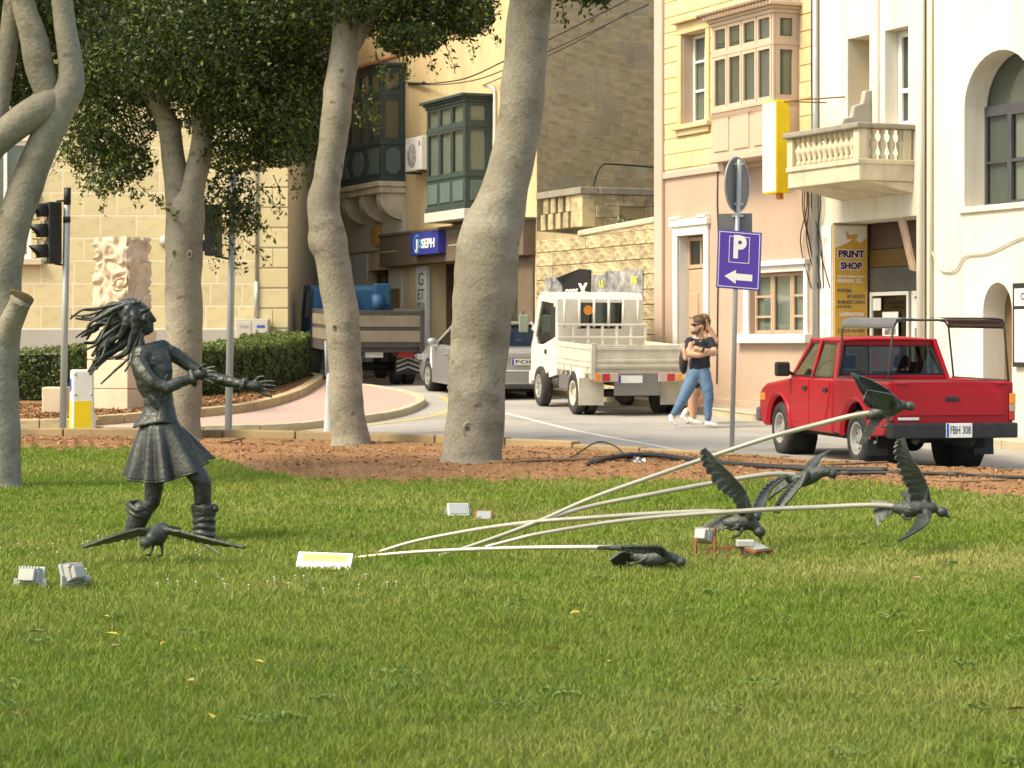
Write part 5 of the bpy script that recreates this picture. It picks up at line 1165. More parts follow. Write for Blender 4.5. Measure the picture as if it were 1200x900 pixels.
# ================================================================ bronze sculpture group on the lawn
YS = 16.35
def S(x, y, d=0.): return PX(x, y, YS+d)
def SR(r): return r*YS/F
def girl():
    root = thing('girl_statue', 'dark bronze statue of a running girl with long windblown locks and outstretched arms', 'statue', PX(195, 640, YS)*1)
    base = root.location.copy(); base.z = 0; root.location = base; off = -base
    def B(mb): mb.v = [tuple(Vector(p)+off) for p in mb.v]; return mb
    # ---- body: head, neck, arms, hands, legs in one skin
    b = MB(); Ry = lambda a: Matrix.Rotation(a, 3, 'Y')
    b.ell(S(160,371), (SR(17),SR(15),SR(19)), Ry(-.25)); b.ell(S(166,379), (SR(12.5),SR(11.5),SR(15)), Ry(-.35)); b.ell(S(154,367), (SR(15),SR(14.5),SR(15)))
    b.limb([S(172,387),S(176,386)], [SR(6),SR(4.6)])                         # chin
    b.limb([S(174,366,0),S(178,371,0),S(181.5,375.5,0)], [SR(3),SR(2.6),SR(2.5)])   # nose
    b.limb([S(176.5,381,-.02),S(178.5,381,0)], [SR(2.2),SR(2.2)]); b.limb([S(176,384,-.02),S(177.5,384.5,0)], [SR(2),SR(2)])   # lips
    b.limb([S(168,364,-.07),S(175,362,-.04)], [SR(2.2),SR(2)]); b.ell(S(171.5,368.5,-.068),(SR(2.6),SR(2),SR(1.8))); b.ell(S(176,367.5,.05),(SR(2.3),SR(2),SR(1.8)))  # brow, eyes
    b.ell(S(169,374,-.06),(SR(5),SR(4),SR(4.5))); b.ell(S(156,375,-.085),(SR(3),SR(2),SR(4.5)))   # cheek, ear
    b.limb([S(160,390),S(159,402),S(160,412)], [SR(9.5),SR(9),SR(11)])
    # torso
    b.ell(S(176,423), (SR(25),SR(17),SR(20)), Ry(.15)); b.ell(S(180,445), (SR(21),SR(15),SR(26))); b.ell(S(186,472),(SR(18),SR(15),SR(22))); b.ell(S(186,500),(SR(21),SR(17),SR(18)))
    b.limb([S(166,416,-.06),S(190,410,.06)], [SR(12),SR(12)])
    # sweater: closed loft with a flared hem
    rings = [(172,408,8,6),(176,413,18,11),(178,421,22,14),(178.5,432,24,15.5),(180,445,21.8,15),(184,458,18.2,14),(186,470,17.2,14),(186,482,19.5,15.5),(184,490,23.5,18),(182.5,496,27.5,20.5),(182.5,499,27.5,20.5),(184,497,20,15)]
    n = 40; vs = []
    for (x,y,a,bb) in rings:
        for j in range(n):
            t = 2*math.pi*j/n; f = 1+.06*math.sin(5*t+y*.08)*max(0,(y-465)/33); drop = 3*math.sin(t*2+1)*max(0,(y-480)/18)
            vs.append(S(x+a*f*math.cos(t), y+drop, SR(bb*f*math.sin(t))))
    nr = len(rings); b.add(vs, [(i*n+j, i*n+(j+1)%n, (i+1)*n+(j+1)%n, (i+1)*n+j) for i in range(nr-1) for j in range(n)]+[tuple(range(n))[::-1], tuple((nr-1)*n+j for j in range(n))])
    for (x0,y0,x1,y1) in ((172,452,190,470),(170,462,184,478),(196,440,190,462)): b.limb([S(x0,y0,-.082),S(x1,y1,-.088)],[SR(1.6),SR(1.2)],8)
    # near arm
    b.limb([S(163,426,-.12),S(170,438,-.17),S(180,449,-.2),S(196,455,-.2),S(210,448,-.17),S(224,444,-.13)], [SR(10.5),SR(9.4),SR(8.6),SR(8.2),SR(7),SR(5.8)])
    b.limb([S(226,441,-.13),S(238,438,-.11)], [SR(6),SR(6.5)])
    # far arm
    b.limb([S(196,412,.10),S(208,418,.12),S(222,428,.12),S(240,440,.1),S(262,446,.06),S(286,451,.02)], [SR(10),SR(9),SR(8),SR(7.6),SR(7),SR(5.6)])
    b.limb([S(290,452,.02),S(301,453,.02)], [SR(6),SR(6.6)])
    # fingers
    for k, (x0,y0,x1,y1,x2,y2) in enumerate([(239,434,246,430.5,252,430),(240,437,248,435,254,435.5),(240,440.5,248,440,254,442),(238,444,245,446.5,250,449),(233,434,236,429,240,426)]):
        b.limb([S(x0,y0,-.11),S(x1,y1,-.12-.012*k),S(x2,y2,-.13-.012*k)], [SR(2.2),SR(1.8),SR(1.4)], 8)
    for k, (x0,y0,x1,y1,x2,y2) in enumerate([(302,449,312,446.5,322,447),(303,452,313,451.5,324,452.5),(303,455,313,457,323,458.5),(301,457.5,310,462,318,465),(297,448,303,442,310,441)]):
        b.limb([S(x0,y0,.02),S(x1,y1,.01),S(x2,y2,.0)], [SR(2.2),SR(1.8),SR(1.4)], 8)
    # legs
    b.limb([S(182,530,.02),S(181,566,.02),S(178,588,.02),S(166,604,.03),S(156,620,.04)], [SR(15),SR(11.5),SR(10),SR(9),SR(8)])
    b.limb([S(212,525,-.04),S(226,548,-.06),S(237,566,-.07),S(238,590,-.06),S(240,615,-.05)], [SR(15),SR(13),SR(11.5),SR(10),SR(9)])
    B(b); organic('body', b, .0058, m_bronze, root, 3, .5, .003, 24)
    # collar, cuffs
    c = MB(); c.lathe([(SR(9),0),(SR(10.5),SR(1)),(SR(10.5),SR(7)),(SR(9.5),SR(9)),(SR(7.5),SR(8))], S(159.5,407), 20); c.xf(Matrix.Identity(4)); B(c).build('collar', m_bronze, root, True)
    for (p, q, r0) in ((S(223,444,-.13),S(229,442,-.125),9.5),(S(283,450.5,.02),(S(288,452,.02)),8.5)):
        cb = MB(); a = Vector(p); d = (Vector(q)-a)
        cb.tube([a-d*.2, a+d*.2, a+d*.7, a+d], [SR(r0*.8),SR(r0),SR(r0*1.12),SR(r0*.75)], 16, True, 1., .35, 30); B(cb).build('cuff', m_bronze, root, True)
    # pleated skirt, tilted hem
    sk = MB(); n = 96; vs = []; m_ = 14
    for i in range(m_+1):
        t = i/m_
        for j in range(n):
            th = 2*math.pi*j/n; cx = 187+(197-187)*t; hw = 20+(46-20)*t**.85; dd = 17+(36-17)*t**.9
            yb = 496+t*(46-10*math.cos(th)+21*((1-math.sin(th))/2)**2)
            pl = 1+(.15*math.sin(11*th+.9*math.sin(3*th))+.05*math.sin(7*th+1))*t**.7
            vs.append(S(cx+hw*pl*math.cos(th), yb, SR(dd*pl*math.sin(th))))
    fs = [(i*n+j, i*n+(j+1)%n, (i+1)*n+(j+1)%n, (i+1)*n+j) for i in range(m_) for j in range(n)]
    sk.add(vs, fs); B(sk); baked('skirt', sk, [('SOLIDIFY', dict(thickness=.014, offset=0)), ('SUBSURF', dict(levels=1, render_levels=1))], m_bronze, root)
    hm = MB(); hm.tube([Vector(v)+off for v in vs[m_*n:]]+[Vector(vs[m_*n])+off], .008, 6, False); hm.build('skirt_hem', m_bronze, root, True)
    # boots
    bt = MB(); bt.limb([S(166,600,.03),S(160,612,.035),S(155,626,.04)], [SR(13),SR(12),SR(11)]); bt.limb([S(152,629,.04),S(166,633,.02),S(178,636,.0)], [SR(9),SR(8),SR(6.5)]); bt.limb([S(155,628,.04),S(146,634,.05)], [SR(9),SR(7)])
    B(bt); organic('boot', bt, .009, m_bronze, root, 2, .5, .003, 22)
    q = MB(); q.tube([S(176,596,.0)+off, S(160,598,-.05)+off, S(150,590,.04)+off, S(160,588,.1)+off, S(174,594,.06)+off, S(176,596,.0)+off], SR(3), 8); q.tube([S(170,606,-.04)+off,S(158,604,-.05)+off,S(148,596,.0)+off], SR(2.4), 8); q.build('boot_cuff', m_bronze, root, True)
    bt = MB(); bt.limb([S(239,600,-.06),S(240,620,-.055),S(241,634,-.05)], [SR(13.5),SR(12),SR(11)]); bt.limb([S(242,636,-.05),S(254,639,-.07),S(262,641,-.08)], [SR(8.5),SR(7.5),SR(5.5)])
    for k in range(4): bt.tube([S(239+12*math.cos(t), 602+8*k+1.5*math.sin(2*t+k), -.06+SR(12*math.sin(t))) for t in np.linspace(0,2*math.pi,13)], SR(2.6), 6, False)
    B(bt); organic('boot', bt, .009, m_bronze, root, 2, .5, .003, 22)
    q = MB(); n = 28; vs = []
    for (y, r_) in ((606,13),(600,14.5),(594,15.5),(592,15),(595,13.5)):
        for j in range(n): t = 2*math.pi*j/n; vs.append(S(239+r_*math.cos(t), y+1.5*math.sin(3*t), -.06+SR(r_*.95*math.sin(t)))+off)
    q.add(vs, [(i*n+j,i*n+(j+1)%n,(i+1)*n+(j+1)%n,(i+1)*n+j) for i in range(4) for j in range(n)]); q.ell(S(252,596,-.1)+off, SR(4.5), nu=10, nv=7); q.build('boot_cuff', m_bronze, root, True)
    # hair: thick locks streaming back
    random.seed(11)
    main = [[(165,354),(140,356),(112,362),(95,364),(82,374)],[(160,354),(135,362),(118,372),(105,380),(101,392)],[(158,356),(140,366),(125,384),(112,400),(98,402)],[(156,362),(140,378),(122,395),(110,412)],
            [(160,370),(146,386),(130,404),(118,420),(106,432)],[(162,378),(150,398),(138,410),(120,424),(106,434)],[(166,384),(158,404),(150,420),(135,434),(118,450)],[(163,388),(156,410),(152,425),(146,436)],[(167,390),(163,410),(160,425),(163,432)],
            [(150,358),(130,362),(110,374),(88,373)],[(155,366),(128,376),(112,384),(95,395)],[(158,378),(138,394),(122,402),(108,418)],[(152,372),(136,388),(120,408),(112,428)],[(164,372),(158,392),(148,412),(130,420)],[(150,360),(126,370),(112,382),(104,394)],[(156,384),(142,400),(126,410),(112,424)]]
    for i, pts in enumerate(main):
        for rep in range(3 if 2 <= i and i not in (6,7,8) else 1):
            j = lambda s: random.gauss(0, s)
            d0 = random.uniform(-.07,.06) if i not in (0,6,7,8) else -.06
            P = [S(x+j(2.6)*(rep>0), y+j(3.4)*(rep>0), d0+.02*k*random.uniform(-1,1)) for k, (x,y) in enumerate(pts)]
            c = [Vector(p) for p in catmull(P, 6)]; r0 = SR(random.uniform(2.6,3.9) if i not in (0,9,6,7,8) else 2.6); k = len(c)
            mb = MB(); mb.tube(c, [r0*(1-.62*(q/(k-1))**1.3) for q in range(k)], 9, True, .75, .35, 28); B(mb).build('hair_lock', m_bronze, root, True)
    cap = MB(); cap.ell(S(152,366), (SR(18),SR(17),SR(17)), Ry(-.3)); cap.limb([S(152,358,-.05),S(158,372,-.09),S(157,392,-.085)], [SR(5),SR(5),SR(3)]); cap.limb([S(150,362,-.07),S(148,380,-.08),S(140,396,-.05)], [SR(6),SR(6),SR(3)])
    cap.limb([S(146,362,.0),S(138,376,0),S(130,388,.0)],[SR(12),SR(9),SR(5)])
    B(cap); organic('hair_crown', cap, .010, m_bronze, root, 2, .5, .006, 30)
    return root
girl()

# ---------------- birds on rods
def wing_mesh(lead, trail, Y, nf=9, thick=.010, ser=.16, bow=.0):
    """plate between a leading and a trailing outline (x, y, dY), with feather fingers along the trailing edge"""
    n = 64; m = 10
    Lc = catmull([tuple(PX(p[0],p[1],Y+p[2])) for p in lead], 16); Tc = catmull([tuple(PX(p[0],p[1],Y+p[2])) for p in trail], 16)
    rs = lambda C, k: [np.array([np.interp(t, np.linspace(0,1,len(C)), [c[a] for c in C]) for a in range(3)]) for t in np.linspace(0,1,k)]
    Lc, Tc = rs(Lc, n), rs(Tc, n); vs = []; fs = []
    for i in range(n):
        ph = (i/(n-1)*nf) % 1; fall = ser*(.2+.8*i/(n-1))*(ph**2.2)
        T = Tc[i]+(Lc[i]-Tc[i])*fall
        d = T-Lc[i]
        for j in range(m):
            t = j/(m-1); p = Lc[i]+d*t
            nrm = np.cross(d, np.array([0,0,1.])+1e-6); nrm = nrm/(np.linalg.norm(nrm)+1e-9)
            p = p+nrm*(bow*math.sin(math.pi*t)+.0022*math.sin(2*math.pi*ph)*t); vs.append(p)
    fs = [(i*m+j,(i+1)*m+j,(i+1)*m+j+1,i*m+j+1) for i in range(n-1) for j in range(m-1)]
    me = MB().add(vs, fs)
    t = bpy.data.objects.new('tmp', me.mesh('tmp')); COL.objects.link(t); sd = t.modifiers.new('s','SOLIDIFY'); sd.thickness = thick; sd.offset = 0
    dg = bpy.context.evaluated_depsgraph_get(); ev = t.evaluated_get(dg).to_mesh(); out = ([tuple(v.co) for v in ev.vertices], [list(p.vertices) for p in ev.polygons]); t.evaluated_get(dg).to_mesh_clear()
    d_ = t.data; bpy.data.objects.remove(t); bpy.data.meshes.remove(d_); return out
def bird(label, Y, body, head, beak, wings, tail, rod, legs=(), rod_r=(2.0,3.2), rodY=None):
    """body: list of (x,y,r,dY); head (x,y,r,dY); wings: list of (lead, trail); tail (lead, trail); rod: (x,y,Y)"""
    p0 = PX(body[len(body)//2][0], body[len(body)//2][1], Y)
    root = thing('bird_sculpture', label, 'bird sculpture', (p0.x, p0.y, 0), 0., 'bronze bird sculptures on curved rods'); off = -Vector((p0.x, p0.y, 0))
    R = lambda r: r*Y/F
    mb = MB(); bp = [PX(x,y,Y+d) for (x,y,r,d) in body]; mb.limb([Vector(p) for p in catmull([tuple(q) for q in bp],5)], list(np.interp(np.linspace(0,len(body)-1,5*(len(body)-1)+1), range(len(body)), [R(b[2]) for b in body])), 14)
    hx, hy, hr, hd = head; mb.ell(PX(hx,hy,Y+hd), (R(hr)*1.15,R(hr),R(hr)), nu=14, nv=10)
    hb = PX(hx,hy,Y+hd); bk = PX(beak[0],beak[1],Y+beak[2]); mb.limb([hb, hb.lerp(bk,.55), bk], [R(hr*.75),R(hr*.42),R(hr*.14)], 10)
    for lg in legs: mb.limb([PX(x,y,Y+d) for (x,y,d) in lg], [R(2.6)]+[R(1.6)]*(len(lg)-1), 8)
    mb.v = [tuple(Vector(p)+off) for p in mb.v]
    for (le, tr) in wings:
        v, f = wing_mesh(le, tr, Y, 11, .013, .34, .016); MB().add([Vector(p)+off for p in v], f).build('wing', m_bronze2, root, auto=40)
        a_, b_ = PX(le[0][0],le[0][1],Y+le[0][2])+off, PX(tr[0][0],tr[0][1],Y+tr[0][2])+off; c_ = PX(le[1][0],le[1][1],Y+le[1][2])+off
        mb.limb([a_.lerp(b_,.35), a_.lerp(b_,.35).lerp(c_,.35), c_], [R(5.5),R(3.2),R(1.3)], 10)
    if tail: v, f = wing_mesh(tail[0], tail[1], Y, 5, .014, .25, .0); MB().add([Vector(p)+off for p in v], f).build('tail', m_bronze2, root, auto=40)
    organic('bird_body', mb, .0062, m_bronze2, root, 1, .4, .0016, 40)
    if rod:
        P = [tuple(PX(x,y,yy)+off) for (x,y,yy) in rod]; c = [Vector(p) for p in catmull(P,10)]; k = len(c)
        MB().tube(c, list(np.linspace(R(rod_r[0]), R(rod_r[1]), k)), 12).build('rod', m_rod, root, True)
    return root
# low bird, wing swept back along the grass
bird('bronze bird sculpture gliding just above the grass with one wing swept back', 14.35,
     [(742,652,5,0),(757,655,10,0),(772,654,9.5,-.02),(785,653,6.5,-.03),(792,655,5.5,-.03)], (797,658,6.2,-.03), (797,667,-.04),
     [([(784,649,-.05),(775,641,-.13),(758,640,-.2),(728,640,-.26),(700,641,-.28)],[(778,654,-.05),(768,648,-.13),(752,649,-.2),(728,645,-.26),(700,642.5,-.28)]),
      ([(782,650,.05),(776,646,.2),(768,645,.36),(752,646,.5)],[(766,653,.05),(758,650,.2),(748,650,.36),(738,648,.5)])],
     ([(744,650,-.02),(730,646,-.03),(714,656,-.06)],[(744,656,.03),(736,660,.05),(725,668,.08)]),
     [(411,654,15.1),(480,647.5,15.0),(560,643.5,14.8),(650,641.5,14.5),(737,642.5,14.35),(750,650,14.35)], [[(752,658,-.06),(744,660,-.08),(738,663,-.09),(735,659,-.09)],[(762,662,-.02),(755,666,-.03),(748,667,-.03)]])
# bird with one wing raised, diving
bird('bronze bird sculpture diving with one long wing raised above the floodlights', 15.6,
     [(852,612,6,.02),(866,612,11,0),(876,612,10,-.02),(884,616,7,-.03)], (890,623,6.5,-.04), (892,633,-.05),
     [([(885,607,-.05),(873,575,-.10),(859,558,-.14),(843,542,-.17),(826,525,-.18)],[(866,603,-.05),(858,585,-.10),(840,572,-.14),(823,545,-.17),(821,529,-.18)]),
      ([(890,608,.05),(897,590,.18),(905,573,.3),(924,557,.42)],[(880,602,.05),(885,585,.18),(897,568,.3),(920,556,.42)])],
     ([(858,604,.03),(842,606,.05),(818,620,.08)],[(858,617,.0),(846,622,.0),(832,624,.02)]),
     [(440,648.5,15.5),(480,636,15.5),(525,626.5,15.5),(575,618,15.5),(628,611.5,15.5),(690,607,15.5),(760,602.5,15.55),(830,599.5,15.6),(866,602,15.6)], [[(864,618,-.06),(856,621,-.08),(852,618,-.09)],[(870,620,-.05),(866,627,-.06),(858,630,-.06)]])
# bird seen from behind with the pale wings
bird('bronze bird sculpture with both narrow wings drooping, seen above the grass before the pickup', 16.3,
     [(924,560,5,.02),(938,562,9,0),(950,558,9.5,-.01),(962,553,7,-.02),(970,553,5.5,-.03)], (975,555,5.6,-.03), (979,562,-.04),
     [([(950,556,-.05),(937,572,-.12),(924,588,-.18),(913,601,-.22)],[(934,560,-.05),(920,574,-.12),(909,588,-.18),(906,600,-.22)]),
      ([(957,550,.05),(960,540,.18),(966,533,.3),(974,527,.42)],[(940,553,.05),(946,543,.18),(953,537,.3),(966,531,.42)])],
     ([(930,556,.03),(918,562,.06),(904,582,.1)],[(934,566,.0),(920,572,.02),(900,586,.06)]),
     [(520,650,15.4),(570,634,15.5),(628,613.5,15.7),(687,594.5,15.9),(760,580,16.0),(830,567,16.15),(900,556,16.25),(932,557,16.3)])
# topmost bird before the red pickup
bird('bronze bird sculpture flying highest at the end of the steep rod before the red pickup', 15.9,
     [(1022,486,6,.0),(1034,482,9.5,0),(1046,478,9.5,0),(1058,475,5.5,0)], (1066,476,5.6,0), (1071,480,0),
     [([(1056,471,-.04),(1040,456,-.12),(1018,444,-.19),(997,437,-.24)],[(1034,478,-.04),(1020,470,-.12),(1010,462,-.19),(1003,446,-.24)]),
      ([(1054,474,-.08),(1046,463,-.18),(1030,459,-.26),(1016,457,-.3)],[(1040,480,-.08),(1030,480,-.18),(1018,478,-.26),(1012,470,-.3)])],
     ([(1030,482,0),(1020,492,.0),(1006,520,-.02)],[(1036,490,0),(1028,500,.0),(1014,521,-.02)]),
     [(511,652.5,15.3),(560,637,15.4),(628,612,15.5),(690,585,15.6),(760,560,15.7),(830,536,15.8),(900,513,15.85),(960,497,15.9),(1000,487,15.9),(1030,483,15.9)], [[(1040,490,-.04),(1042,497,-.05),(1037,501,-.05),(1033,499,-.05)]])
# rightmost bird, wings up and down
bird('bronze bird sculpture with fanned tail, one wing straight up and one pointing down', 15.5,
     [(1050,595,6,0),(1064,597,10,0),(1078,595,9.5,0),(1092,595,7,-.01)], (1104,600,6.2,-.01), (1114,607,-.02),
     [([(1092,594,.0),(1088,572,-.04),(1079,552,-.08),(1067,534,-.11),(1060,513,-.12)],[(1068,592,.0),(1063,573,-.04),(1053,553,-.08),(1047,530,-.11),(1050,517,-.12)]),
      ([(1092,600,-.08),(1088,612,-.22),(1076,622,-.34),(1054,634,-.46)],[(1074,604,-.08),(1070,614,-.22),(1064,622,-.34),(1052,634,-.46)]),
      ([(1082,590,.06),(1072,580,.2),(1064,574,.3)],[(1066,590,.06),(1060,586,.2),(1057,580,.3)])],
     ([(1054,590,0),(1040,588,.03),(1021,586,.08)],[(1052,601,0),(1040,606,-.02),(1028,621,-.06)]),
     [(569,641,15.2),(600,633,15.2),(632,625.5,15.2),(705,613.5,15.3),(760,607,15.35),(830,601.5,15.4),(900,597,15.45),(960,594.5,15.5),(1020,592,15.5),(1055,594,15.5)], [[(1058,604,-.06),(1062,609,-.07),(1068,607,-.07)]])
# bird in front of the girl
bird('bronze bird sculpture with wide spread wings hovering at the feet of the bronze girl', 14.7,
     [(192,618,6,.10),(187,623,11,.05),(184,628,12,0),(178,631,8,-.06)], (171,636,6.6,-.10), (168,645,-.13),
     [([(178,620,-.02),(160,620,-.05),(135,627,-.1),(95,641,-.16)],[(182,627,.08),(162,628,.1),(138,634,.05),(97,642,-.1)]),
      ([(192,619,-.02),(212,623,-.05),(240,630,-.1),(286,641,-.16)],[(190,624,.08),(214,630,.1),(240,637,.05),(284,642.5,-.1)])],
     ([(196,617,.12),(205,618,.2),(212,620,.3)],[(186,617,.12),(186,616,.2),(190,616,.3)]),
     [(262,652,15.3),(235,636,15.2),(210,624,15.0),(190,620,14.8)], [[(180,636,0),(178,645,0),(175,651,-.01),(171,650,-.03)],[(189,636,0),(190,645,0),(190,651,-.01),(186,652,-.03)]], (1.4,2.0))
# ================================================================ vehicles  (local frame: x forward, y left, z up, origin under the rear axle)
m_red = mat('red_car_paint', (.36,.004,.014), .35, (.30,.004,.012), 1.5, .6, coat=.15, spec=.3, fine=.12, fscale=8)
m_wpaint = mat('dusty_white_truck_paint', (.60,.58,.53), .5, (.55,.51,.43), 1.8, .7, spec=.4)
m_wbed = mat('worn_cream_bed_paint', (.58,.54,.44), .7, (.42,.38,.30), 4, .85, .2, 40)
m_silver = mat('silver_car_paint', (.42,.42,.41), .32, (.38,.38,.37), 1, .4, metal=.55, coat=.5)
m_tblue = mat('blue_truck_paint', (.025,.095,.19), .55, (.02,.06,.12), 2, .7)
m_steel = mat('dark_grimy_steel', (.075,.065,.055), .75, (.045,.04,.035), 4, .8)
m_under = mat('underbody_black', (.012,.012,.012), .8, (.03,.027,.024), 5, .7)
m_panel = mat('dusty_beige_board', (.24,.20,.145), .85, (.16,.13,.095), 2.5, .8)
m_seat = mat('dark_seat_cloth', (.035,.035,.038), .9, amt=.3)
m_sheet = mat('grey_sheet_metal', (.22,.22,.215), .45, (.26,.25,.24), 3, .7, metal=.6)
def vehicle(name, label, cat, X, Y, head, group=None):
    h = Vector(head).normalized(); s_ = (g(Y+h.y*2.7)-g(Y))/2.7
    return thing(name, label, cat, (X, Y, g(Y)+.0), math.atan2(h.y, h.x), group, -math.atan(s_))
def wheel(parent, x, y, r, w, m_rim=m_metal, side=1, spokes=0, dish=.35):
    t = MB(); prof = [(r*.60,-w/2*.96),(r*.84,-w/2),(r*.95,-w/2*.9),(r,-w/2*.68),(r,w/2*.68),(r*.95,w/2*.9),(r*.84,w/2),(r*.60,w/2*.96),(r*.57,0),(r*.60,-w/2*.96)]
    t.lathe(prof, (x,y,r), 28, 'y'); wo = t.build('wheel', m_rub, parent, True)
    q = MB(); o = w/2*side
    q.lathe([(r*.62,o*.93),(r*.58,o*.98),(r*.52,o*.9),(r*.48,o*dish),(r*.22,o*dish),(r*.2,o*.62),(0,o*.64)], (x,y,r), 28, 'y'); q.lathe([(r*.60,-o*.9),(0,-o*.5)], (x,y,r), 28, 'y')
    ri = q.build('rim', m_rim, wo, True, auto=35)
    for k in range(0 if spokes else 8):
        a = 2*math.pi*(k+.5)/8; MB().ell((x+r*.40*math.cos(a), y+o*(dish*.75), r+r*.40*math.sin(a)), (r*.055,abs(o)*.22,r*.055), nu=8, nv=6).build('rim_vent', m_under, wo, True)
    if spokes:
        q = MB()
        for k in range(spokes):
            a = 2*math.pi*k/spokes; d = Vector((math.cos(a),0,math.sin(a))); c = Vector((x,y+o*.75,r)); q.bar(c+d*r*.18, c+d*r*.53, r*.13, .02, (0,1,0))
        q.build('spokes', m_rim, wo)
    return wo
def cyl_y(x, z, r, y0, y1, n=28): return MB().prism([(x+r*math.cos(t), z+r*math.sin(t)) for t in np.linspace(0,2*math.pi,n,endpoint=False)],'y',y0,y1)
def plate(parent, o, right, w, h, text, mname=m_plate):
    o, r_ = Vector(o), Vector(right).normalized(); n = r_.cross(Vector((0,0,1))); up = Vector((0,0,1))
    def q(a0,a1,c0,c1,d0,d1): return MB().hexa([o+r_*a+up*c+n*d for c in (c0,c1) for a,d in ((a0,d0),(a1,d0),(a1,d1),(a0,d1))])
    p_ = q(-w/2,w/2,0,h,0,.012).build('number_plate', mname, parent, bev=.003); q(-w/2+.004,-w/2+w*.1,.004,h-.004,.012,.014).build('blue_band', m_blue, p_)
    if text: lettering(text, h*.78, m_ink, p_, o+r_*(w*.045)+up*(h*.5)+n*.014, r_, up, w*.78, .001, .001)
    return p_
def panes(parent, quad, off, m=m_cglass, name='window'):
    return MB().slab(quad, off).build(name, m, parent)

